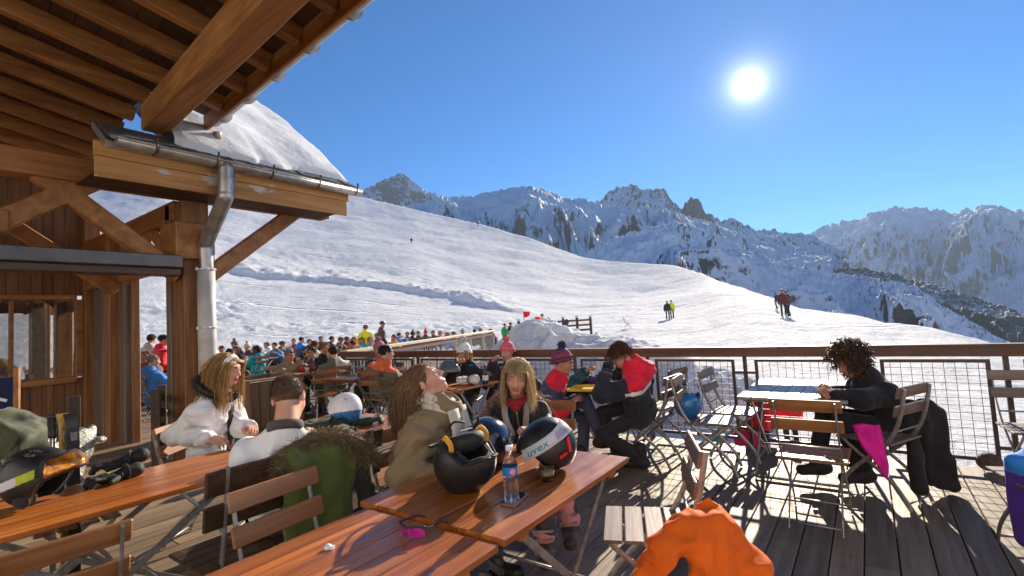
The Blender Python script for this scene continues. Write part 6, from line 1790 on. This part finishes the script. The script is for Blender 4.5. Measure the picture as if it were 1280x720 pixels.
# things on the further tables
p = G(628, 474, .74)
t = thing('wine_glass', 'stemmed glass of white wine on the table of the pale bobble hat', 'glass', (p.x, p.y, .74))
b = MB(); b.lathe([(0, 0), (.035, .001), (.034, .004), (.005, .008), (.0045, .09), (.02, .10), (.036, .125), (.040, .155), (.033, .205), (.032, .205), (.0385, .155), (.034, .126), (.018, .103), (0, .10)], 20); b.build('glass_wall', M['glass'], t)
b = MB(); b.lathe([(0, .104), (.018, .1045), (.033, .127), (.037, .148), (0, .148)], 20); b.build('wine', M['wine'], t)
def bottle(name, label, p, h, r_, mat, capm, lab=None):
    t = thing(name, label, 'bottle', p)
    b = MB(); b.lathe([(0, 0), (r_, 0), (r_, h * .55), (r_ * .85, h * .68), (r_ * .4, h * .82), (r_ * .38, h * .94), (0, h * .94)], 16); b.build('bottle_body', mat, t)
    b = MB(); b.lathe([(r_ * .45, h * .93), (r_ * .45, h), (0, h)], 12); b.build('cap', capm, t)
    if lab: b = MB(); b.lathe([(r_ * 1.02, h * .2), (r_ * 1.02, h * .45)], 16); b.build('label', lab, t)
p = G(607, 480, .74); bottle('green_bottle', 'small dark green bottle left of the wine glass', (p.x, p.y, .74), .24, .035, glassy('green_glass', (.03, .15, .05), .05, 1.5), M['red'], M['paper'])
p = J(376, 466, 9.2); bottle('ketchup_bottle', 'red ketchup bottle in front of the man eating', (p.x, p.y, .74), .17, .035, M['red'], M['white'])
p = J(392, 467, 9.2); bottle('cola_bottle', 'dark cola bottle with red label on the table of the man eating', (p.x, p.y, .74), .25, .034, plain('cola', (.03, .012, .008), .15, coat=.5), M['red'], M['red'])
p = J(384, 466, 9.1); t = thing('cup', 'yellow and white paper cup between ketchup and cola', 'cup', (p.x, p.y, .74))
b = MB(); b.lathe([(0, 0), (.03, 0), (.04, .1), (.038, .1), (.029, .005)], 16); b.build('cup_wall', M['paper'], t); b = MB(); b.lathe([(.036, .03), (.0395, .07)], 16); b.build('band', plain('yellow_band', (.7, .5, .05), .5), t)
p = J(458, 465, 7.9); t = thing('notebook', 'blue notebook lying on the grey legged table', 'notebook', (p.x, p.y, .74), .5)
b = MB(); b.box((0, 0, .012), (.22, .16, .024)); b.build('cover', C((28, 40, 110)), t, bevel=.003)
p = G(738, 487, .74)
t = thing('tray', 'yellow serving tray in front of the man in the bobble hat', 'tray', (p.x, p.y, .74), .2)
b = MB(); b.box((0, 0, .006), (.40, .30, .008)); b.build('tray_base', plain('yellow_tray', (.75, .5, .03), .4), t, bevel=.003)
b = MB()
for s_ in (-1, 1): b.box((s_ * .2, 0, .016), (.012, .31, .026)); b.box((0, s_ * .15, .016), (.388, .012, .0262))
b.build('tray_rim', bpy.data.materials['yellow_tray'], t, bevel=.003)
pm = C((66, 46, 92))
p = G(728, 479, .74); glove('purple striped glove lying left behind the yellow tray', (p.x, p.y, .74), 100, .0, mats=pm, scale=1.1)
p = G(750, 479, .74); glove('purple striped glove lying right behind the yellow tray', (p.x, p.y, .74), 80, .0, mats=pm, scale=1.1)
p = G(588, 481, .74); glove('white and red glove leaning on the grey helmet', (p.x, p.y, .74), -40, .02, mats=C((190, 180, 180)), patch=M['red'], scale=1.3)

# ------------------------------------------------------------------ clothes hung over chairs
def folds(P, dirv, freq, amp, seed=0):
    q = P @ np.array(dirv, np.float32)
    return np.sin(q * freq + vnoise(P, 5, seed) * 2.5) * amp + vnoise(P, 12, seed + 1) * amp
def garment(name, label, fn, lo, hi, res, mats, mfn=None, loc=(0, 0, 0), cat='jacket', part='cloth'):
    t = thing(name, label, cat, loc)
    v, f = mesh_sdf(fn, lo, hi, res); m = mfn(v[f].mean(1)) if mfn else 0
    b = MB(); b.add(v - np.array(loc), f, m, True, .5); o = b.build(part, mats, t); return t

# fur trimmed coat over the bench back
def coat(P):
    d = rbox(P, (-2.40, 1.50, .60), (.05, .20, .32), .05, Matrix.Rotation(.10, 4, 'Y'))
    d = smin(d, cap(P, (-2.42, 1.34, .885), (-2.42, 1.68, .90), .05, .05), .06)
    d = smin(d, cap(P, (-2.38, 1.72, .82), (-2.36, 1.80, .36), .06, .05), .04)
    d = smin(d, rbox(P, (-2.53, 1.52, .75), (.04, .17, .14), .04), .05)
    return d + folds(P, (0, 1, .1), 34, .010, 3)
t = garment('coat', 'dark green coat with tan fur trimmed hood hung over the bench back', coat, (-2.75, 1.2, .2), (-2.2, 2.15, 1.1), .0125, [C((74, 84, 36), var=.3, fold=10), C((34, 36, 30))], lambda c: np.where(c[:, 1] > 1.68, 1, 0), (-2.42, 1.65, 0), 'coat')
b = MB(); path = tess([(-2.37, 1.27, .84), (-2.40, 1.35, .925), (-2.40, 1.48, .955), (-2.37, 1.60, .935), (-2.33, 1.71, .88), (-2.30, 1.76, .78)])
b.tube(path, .035, 8, 0, tone=.35); fur_tuft(b, path, 3000, .05, .0016, 5, thick=.024, droop=.25); o = b.build('fur_trim', M['fur_tan'], t); o.location = (2.42, -1.65, 0)
p = J(434, 560, 2.98)
t = thing('woollen_hat', 'white fleecy scarf bunched beside the fur trimmed coat', 'scarf', (p.x, p.y, p.z - .05))
v_, f_ = mesh_sdf(lambda P: smin(ell(P, (0, 0, .05), (.10, .09, .05)), ell(P, (.05, .06, .02), (.07, .09, .06)), .03) + vnoise(P, 30, 3) * .012, (-.15, -.15, -.08), (.18, .2, .15), .009)
b = MB(); b.add(v_, f_, 0, True, .7); b.build('fleece', C((206, 200, 188), bump=.8, scale=160), t)
t.name = 'fleece_scarf'
# camouflage jacket heaped on the chair at the left edge
cm = N('camouflage_cloth'); vv = cm.obj()
c1 = cm.noise(vv, 7, 3, .5, .8); c2_ = cm.noise(vv, 11, 2, .5, .6)
col = cm.ramp(c1, [(.40, (.02, .028, .010)), (.46, (.05, .065, .022)), (.58, (.085, .09, .04)), (.66, (.018, .02, .010))])
cm.m.node_tree.nodes.remove(cm.m.node_tree.nodes[-1]) if False else None
cm.set(Base_Color=col, Roughness=.8, Sheen_Weight=.2); cm.bump(c2_, .4, .01)
lin = N('silvery_lining'); lv = lin.obj(); ln_ = lin.noise(lv, 70, 4, .7); lin.set(Base_Color=lin.ramp(ln_, [(.42, (.10, .11, .09)), (.6, (.55, .55, .52))]), Roughness=.4, Metallic=.3); lin.bump(ln_, .8, .01)
q = J(6, 556, 3.15)
def camo(P):
    d = ell(P, q + Vector((0, 0, .0)), (.27, .30, .19)); d = smin(d, cap(P, q + Vector((-.1, -.3, .06)), q + Vector((.05, .34, -.05)), .11, .12), .06)
    d = smin(d, rbox(P, q + Vector((.12, .16, -.26)), (.10, .18, .22), .06), .06)
    d = smin(d, cap(P, q + Vector((.2, -.05, .02)), q + Vector((.23, .05, -.38)), .09, .08), .05)
    return d + folds(P, (.5, .7, .6), 30, .030, 7)
garment('camouflage_jacket', 'green camouflage jacket with silvery lining heaped on the chair at the left edge', camo, q - Vector((.5, .6, .55)), q + Vector((.5, .6, .4)), .014, [cm.m, lin.m],
        lambda c: np.where((c[:, 1] > q.y + .16) & (c[:, 2] < q.z + .03) & (c[:, 0] > q.x - .05), 1, 0), tuple(q))
# skis and poles standing behind it
for i, (px, mt, lab) in enumerate(((82, plain('gold_ski', (.45, .28, .08), .3, .4), 'gold edged ski standing upright by the camouflage jacket'), (91, M['black'], 'black ski standing upright next to the gold edged ski'))):
    p = J(px, 540, 2.98); t = thing('ski', lab, 'ski', (p.x, p.y, 0), yaw_of(120), 'skis by the left table')
    b = MB(); b.tube(tess([(0, 0, .01), (0, .02, .3), (0, .01, .65), (0, .0, .95), (0, -.02, 1.06), (0, -.05, 1.10)]), .042, 4, flat=.25, smooth=False, up=(1, 0, 0)); b.build('ski_body', mt, t)
    b = MB(); b.box((0, .012, .97), (.03, .02, .05)); b.box((0, .022, .99), (.014, .02, .015)); b.build('tip_clip', M['steel'], t)
for px, lab in ((66, 'black ski pole with strap left of the gold edged ski'), (70, 'black ski pole right beside the other pole, leaning on the camouflage jacket')):
    p = J(px - 2, 540, 3.02); t = thing('ski_pole', lab, 'ski pole', (p.x, p.y, 0), 0, 'ski poles by the left table')
    b = MB(); b.tube([(0, 0, 0), (0.0, 0, 1.0)], .008, 6); b.build('shaft', M['steel'], t)
    b = MB(); b.tube(tess([(0, 0, .96), (0, 0, 1.04), (.01, 0, 1.10)]), [.016] * 4 + [.02] * 5, 8); b.build('grip', M['black'], t)
    b = MB(); b.tube(tess([(0.01, 0, 1.09), (.05, .02, 1.02), (.02, .02, .93), (0, .0, 1.07)]), .006, 5, flat=.3); b.build('wrist_loop', M['foam'], t)
p = J(92, 540, 3.45); t = thing('chair_post', 'tall dark plank standing behind the skis', 'plank', (p.x, p.y, 0), yaw_of(120))
b = MB(); b.box((0, 0, .58), (.07, .03, 1.16)); b.build('plank', M['bench_dark'], t, bevel=.004); t.name = 'wooden_plank'

# orange jacket over the foreground chair
oj = J(882, 684, 1.66)
def orange(P):
    e = P - np.array(oj, np.float32); rt_ = np.array(c2w(1, 0), np.float32); fw_ = np.array(c2w(0, 1), np.float32)
    L = np.stack([e @ rt_, e @ fw_, e[..., 2]], -1)
    d = cap(L, (-.10, .0, .02), (.03, .03, .055), .06, .05)
    d = smin(d, cap(L, (.03, .03, .05), (.17, -.02, -.30), .05, .085), .06)
    d = smin(d, cap(L, (.0, .0, .03), (.04, -.08, -.40), .07, .10), .07)
    d = smin(d, rbox(L, (.02, -.02, -.28), (.17, .05, .28), .05), .06)
    d = smin(d, cap(L, (-.10, .0, .0), (-.22, .02, -.16), .05, .05), .05); d = smin(d, cap(L, (-.20, .02, -.14), (-.10, -.03, -.45), .06, .10), .06)
    d = smin(d, cap(L, (-.2, .06, -.15), (-.02, .14, .04), .018, .016), .02)
    return d + folds(L, (.9, .1, .45), 40, .007, 5) + (1 - 2.2 * np.abs(vnoise(L * np.array((1, 1, 2.2), np.float32), 11, 4))) * -.009 + (1 - 2.2 * np.abs(vnoise(L @ np.array(((1.5, .4, .6), (0, 1, 0), (-.5, .3, .6)), np.float32), 15, 8))) * -.009
def orange_m(c):
    e = c - np.array(oj); L = np.stack([e @ np.array(c2w(1, 0)), e @ np.array(c2w(0, 1)), e[:, 2]], 1)
    return np.where((np.abs(L[:, 0] + .115 - .45 * (L[:, 2] + .08)) < .035) & (L[:, 2] < -.025) & (L[:, 1] < .06), 1, 0)
garment('orange_jacket', 'bright orange jacket with black lining thrown over a chair in the foreground', orange, oj - Vector((.45, .45, .7)), oj + Vector((.45, .45, .2)), .0075, [C((250, 84, 8), var=.10, fold=8, sheen=0, bump=.5)], None, tuple(oj))
ojt = [o for o in bpy.data.objects if o.name == 'orange_jacket'][0]
sdf_part('lining', lambda P: (lambda L: ell(L, (-.15, -.075, -.10), (.032, .05, .12), Matrix.Rotation(.5, 4, 'Y')) + vnoise(L, 20, 3) * .006)(np.stack([P @ np.array(c2w(1, 0), np.float32), P @ np.array(c2w(0, 1), np.float32), P[..., 2]], -1)), (-.3, -.3, -.32), (.3, .3, .1), .009, [C((36, 36, 42))], ojt)

# dark clothes over the curly haired woman's chair
cx_ = J(1140, 500, 3.85)
rt_ = np.array(c2w(1, 0), np.float32); fw_ = np.array(c2w(0, 1), np.float32)
def loc_(P, o):
    e = P - np.array(o, np.float32); return np.stack([e @ rt_, e @ fw_, e[..., 2]], -1)
def blackcoat(P):
    L = loc_(P, cx_)
    d = rbox(L, (.03, .02, -.12), (.13, .055, .11), .04); d = smin(d, rbox(L, (.125, -.01, -.36), (.105, .045, .30), .04), .05)
    d = smin(d, rbox(L, (.16, -.03, -.56), (.075, .05, .13), .04), .05)
    d = smin(d, cap(L, (-.06, -.02, -.20), (-.085, -.10, -.62), .045, .062), .05)
    return d + folds(L, (1, .3, .1), 36, .010, 2)
garment('black_coat', 'black coat hanging from the chair back of the curly haired woman', blackcoat, cx_ - Vector((.5, .5, .85)), cx_ + Vector((.5, .5, .12)), .013, [C((26, 23, 22), var=.35)], None, tuple(cx_), 'coat')
mx_ = J(1099, 562, 3.60)
def magenta(P):
    L = loc_(P, mx_)
    q = np.abs(L[..., 0] + .02 + .28 * (L[..., 2] + .03)) - np.clip(.06 + .30 * (L[..., 2] + .03), .004, .095)
    d = np.maximum(np.maximum(q * .8, np.abs(L[..., 1]) - .016), np.abs(L[..., 2] + .03) - .21)
    return d + folds(L, (1, 0, .3), 46, .005, 4)
garment('magenta_jacket', 'magenta jacket flap hanging below the seat of the curly haired woman', magenta, mx_ - Vector((.25, .25, .32)), mx_ + Vector((.25, .25, .25)), .008, [C((214, 24, 128), sheen=0)], None, tuple(mx_))
# blue and violet jacket at the right edge
bx_ = J(1283, 590, 2.75)
def bluej(P):
    L = loc_(P, bx_)
    d = rbox(L, (.04, 0, -.16), (.10, .08, .26), .05); d = smin(d, cap(L, (-.06, .0, .06), (.12, .02, .10), .035, .05), .04)
    return d + folds(L, (1, .2, .2), 32, .008, 6)
garment('blue_jacket', 'blue and violet jacket hanging at the right edge of the photo', bluej, bx_ - Vector((.35, .35, .55)), bx_ + Vector((.35, .35, .25)), .012, [C((40, 120, 210)), C((70, 34, 120)), C((26, 24, 30))],
        lambda c: np.where(c[:, 2] > bx_.z - .01, 0, np.where(((c - np.array(bx_)) @ rt_) < -.02, 1, 2)), tuple(bx_))
dup(CH['grey'], (bx_.x + .12, bx_.y + .1, 0), yaw_of(20), 'chair under the blue and violet jacket')

# children and bags on the snow just outside the railing
for px, lab, y in ((949, 'child in red jacket standing outside the mesh, left one', 6.15), (986, 'child in red jacket standing outside the mesh, right one', 6.75)):
    r, f_, u = ray(px, 500); d = c2w(r / f_, 1.0); k = y / d.y; base = Vector((d.x * k, y, -.27))
    hh = base + Vector((0, 0, 1.62)); kc = C((206, 26, 44))
    def stripes(A):
        for k_ in (0, 1):
            b = MB(); a = A['an'][k_].lerp(A['kn'][k_], .45) - A['off']; b.tube([a + Vector((.085 * math.cos(t), .085 * math.sin(t), 0)) for t in np.linspace(0, 6.283, 16)], .018, 6); b.build('reflective_stripe', M['paper'], A['root'])
    A = person(lab, base, 10, hh, 'stand', look=(20, -20, 0), res=.02, jacket=kc, puff=.04, trousers=C((34, 36, 42)), boots=[M['black']], hat=dict(mats=[M['red']], style='helmet'), wrinkle=.012, group='children outside the mesh', extra=stripes)
    A['root'].scale = (.47, .47, .47)
def pack(label, px, y, cm_, s=1.0):
    r, f_, u = ray(px, 500); d = c2w(r / f_, 1.0); k = y / d.y; o = Vector((d.x * k, y, -.27))
    t = thing('rucksack', label, 'rucksack', o, .3)
    fn = lambda P: smin(rbox(P, (0, 0, .2), (.15, .10, .2), .07), rbox(P, (0, -.1, .14), (.11, .05, .10), .04), .03) + vnoise(P, 12, 3) * .012
    v, f = mesh_sdf(fn, (-.22, -.22, -.04), (.22, .2, .48), .014); b = MB(); b.add(v * s, f, 0, True); b.build('bag', cm_, t)
    for s_ in (-1, 1):
        b = MB(); b.tube([Vector(q) * s for q in tess([(s_ * .07, .09, .38), (s_ * .08, .17, .30), (s_ * .08, .15, .14), (s_ * .07, .09, .06)])], .014 * s, 6, flat=.4); b.build('strap', M['rubber'], t)
    b = MB(); b.tube([Vector(q) * s for q in tess([(-.04, .08, .40), (0, .08, .45), (.04, .08, .40)])], .01 * s, 6); b.build('handle', M['rubber'], t)
pack('fuchsia rucksack on the snow just outside the railing mesh', 931, 6.12, C((206, 30, 80)), .95)
pack('teal rucksack lying on the snow left of the fuchsia one', 892, 6.1, C((20, 140, 170)), .75)

# ------------------------------------------------------------------ things on the snow further off
A_, B_ = terr_at(648, 33.0), terr_at(738, 36.0)
t = thing('snow_fence', 'dark wooden post and rail fence standing on the snow', 'fence', A_)
n = 6
for i in range(n):
    q = A_.lerp(B_, i / (n - 1)) - A_
    b = MB(); b.box((q.x, q.y, q.z + .55), (.14, .14, 1.4)); b.build('post', M['bench_dark'], t)
    b = MB(); b.ball((q.x, q.y, q.z + 1.32), (.14, .14, .09)); b.build('snow_cap', M['snow'], t)
for h in (.35, .7, 1.05):
    b = MB(); b.bar(Vector((0, 0, h)), B_ - A_ + Vector((0, 0, h)), .06, .14); b.build('rail', M['bench_dark'], t)
def deckchair(label, p, rz_, first=[None]):
    if first[0] is not None: return dup(first[0], p, rz_, label)
    t = thing('deck_chair', label, 'deck chair', p, rz_, 'navy deck chairs on the snow'); first[0] = t
    for s_ in (-1, 1):
        b = MB(); b.bar((s_ * .29, .5, .05), (s_ * .29, -.42, 1.05), .03, .05); b.build('frame_bar', M['chair_wood'], t)
        b = MB(); b.bar((s_ * .26, -.5, .02), (s_ * .26, .42, .50), .03, .05); b.build('frame_bar', M['chair_wood'], t)
    b = MB(); pts = tess([(0, .46, .42), (0, .2, .26), (0, -.1, .40), (0, -.42, 1.05)]); q = []
    for p_ in pts: q += [(-.27, p_.y, p_.z), (.27, p_.y, p_.z)]
    m_ = len(q); q2 = [(x, y - .004, z - .004) for x, y, z in q]; k = len(pts)
    b.add(q + q2, [(2 * i, 2 * i + 1, 2 * i + 3, 2 * i + 2) for i in range(k - 1)] + [(m_ + 2 * i, m_ + 2 * i + 2, m_ + 2 * i + 3, m_ + 2 * i + 1) for i in range(k - 1)], 0, True); b.build('canvas', M['navyflag'], t)
    for y, z in ((-.42, 1.05), (.46, .42)):
        b = MB(); b.tube([(-.3, y, z), (.3, y, z)], .02, 6); b.build('crossbar', M['chair_wood'], t)
    return t
for px, D, a, lab in ((572, 26.8, 60, 'navy deck chair at the left end of the row'), (603, 27.2, 50, 'navy deck chair right of the khaki jacket'), (614, 25.9, 20, 'navy deck chair under the person with auburn hair'), (643, 31, 100, 'navy deck chair by the wooden snow fence, under the black jacket'),
                      (672, 30.5, 70, 'blue deck chair left of the leaning snowboard'), (684, 30.0, 60, 'navy deck chair right behind the leaning snowboard')):
    deckchair(lab, terr_at(px, D), yaw_of(a))
p = terr_at(697, 30.5)
t = thing('snowboard', 'black snowboard with pale lettering leaning against the deck chairs', 'snowboard', p, yaw_of(170))
Mx = Matrix.Rotation(.5, 4, 'Y') @ Matrix.Rotation(-.25, 4, 'X') @ Matrix.Scale(1.0, 4)
v, f = mesh_sdf(lambda P: np.maximum(np.sqrt(np.maximum(np.abs(P[..., 2] - .78) - .62, 0) ** 2 + P[..., 0] ** 2) - .15 + .02 * np.cos((P[..., 2] - .78) * 3), np.abs(P[..., 1]) - .012), (-.2, -.04, -.05), (.2, .04, 1.6), .018)
b = MB(); b.add(v @ np.array(Mx.to_3x3()), f, 0, True); o = b.build('board', M['black'], t)
b = MB(); r_ = random.Random(4)
for i in range(7):
    q = np.array([(-.06, -.014, .3 + i * .14), (.06, -.014, .34 + i * .14 + r_.uniform(-.03, .03)), (.06, -.014, .38 + i * .14), (-.06, -.014, .34 + i * .14)]) @ np.array(Mx.to_3x3()); b.add(q, [(0, 1, 2, 3)])
b.build('board_marks', M['paper'], t)
for px, D, h, lab in ((655, 32.5, 1.9, 'small red flag on a thin pole at the snow fence, upper one'), (669.5, 32.2, 1.55, 'red flag hanging from a pole beside the person in tan top')):
    p = terr_at(px, D); t = thing('flag', lab, 'flag', p, yaw_of(90), 'red flags at the snow fence')
    b = MB(); b.tube([(0, 0, 0), (0, 0, h)], .02, 6); b.build('pole', M['iron'], t)
    b = MB(); q = []; ww, hh_ = (.42, .38) if h > 1.7 else (.28, .75)
    for i in range(7):
        u = i / 6; q += [(.05 * math.sin(u * 6), u * ww, h - .02 - .03 * u), (.05 * math.sin(u * 6 + .5), u * ww * .9, h - hh_ - .05 * math.sin(u * 5))]
    m_ = len(q); q2 = [(x + .006, y, z) for x, y, z in q]
    b.add(q + q2, [(2 * i, 2 * i + 2, 2 * i + 3, 2 * i + 1) for i in range(6)] + [(m_ + 2 * i, m_ + 2 * i + 1, m_ + 2 * i + 3, m_ + 2 * i + 2) for i in range(6)], 0, True); b.build('flag_cloth', C((216, 20, 36)), t)
p = terr_at(784, 38); o = dup(CH['grey'], p, yaw_of(120), 'lone folding chair standing on the snow right of the fence')
# two marker poles far up the slope
for px, D, h, lab in ((604, 208, 2.6, 'dark piste marker near the crest of the slope'), (519, 150, 1.6, 'small dark marker higher on the left of the slope')):
    p = terr_at(px, D); t = thing('piste_marker', lab, 'marker', p)
    b = MB(); b.tube([(0, 0, 0), (0, 0, h)], .12, 6); b.build('pole', M['black'], t)
    b = MB(); b.lathe([(.0, h * .5), (.35, h * .5), (.4, h * .9), (0, h * .95)], 10); b.build('disc', M['black'], t)
KEEP = [o for o in bpy.data.objects if o.parent is None and o.name.startswith('folding_chair')]
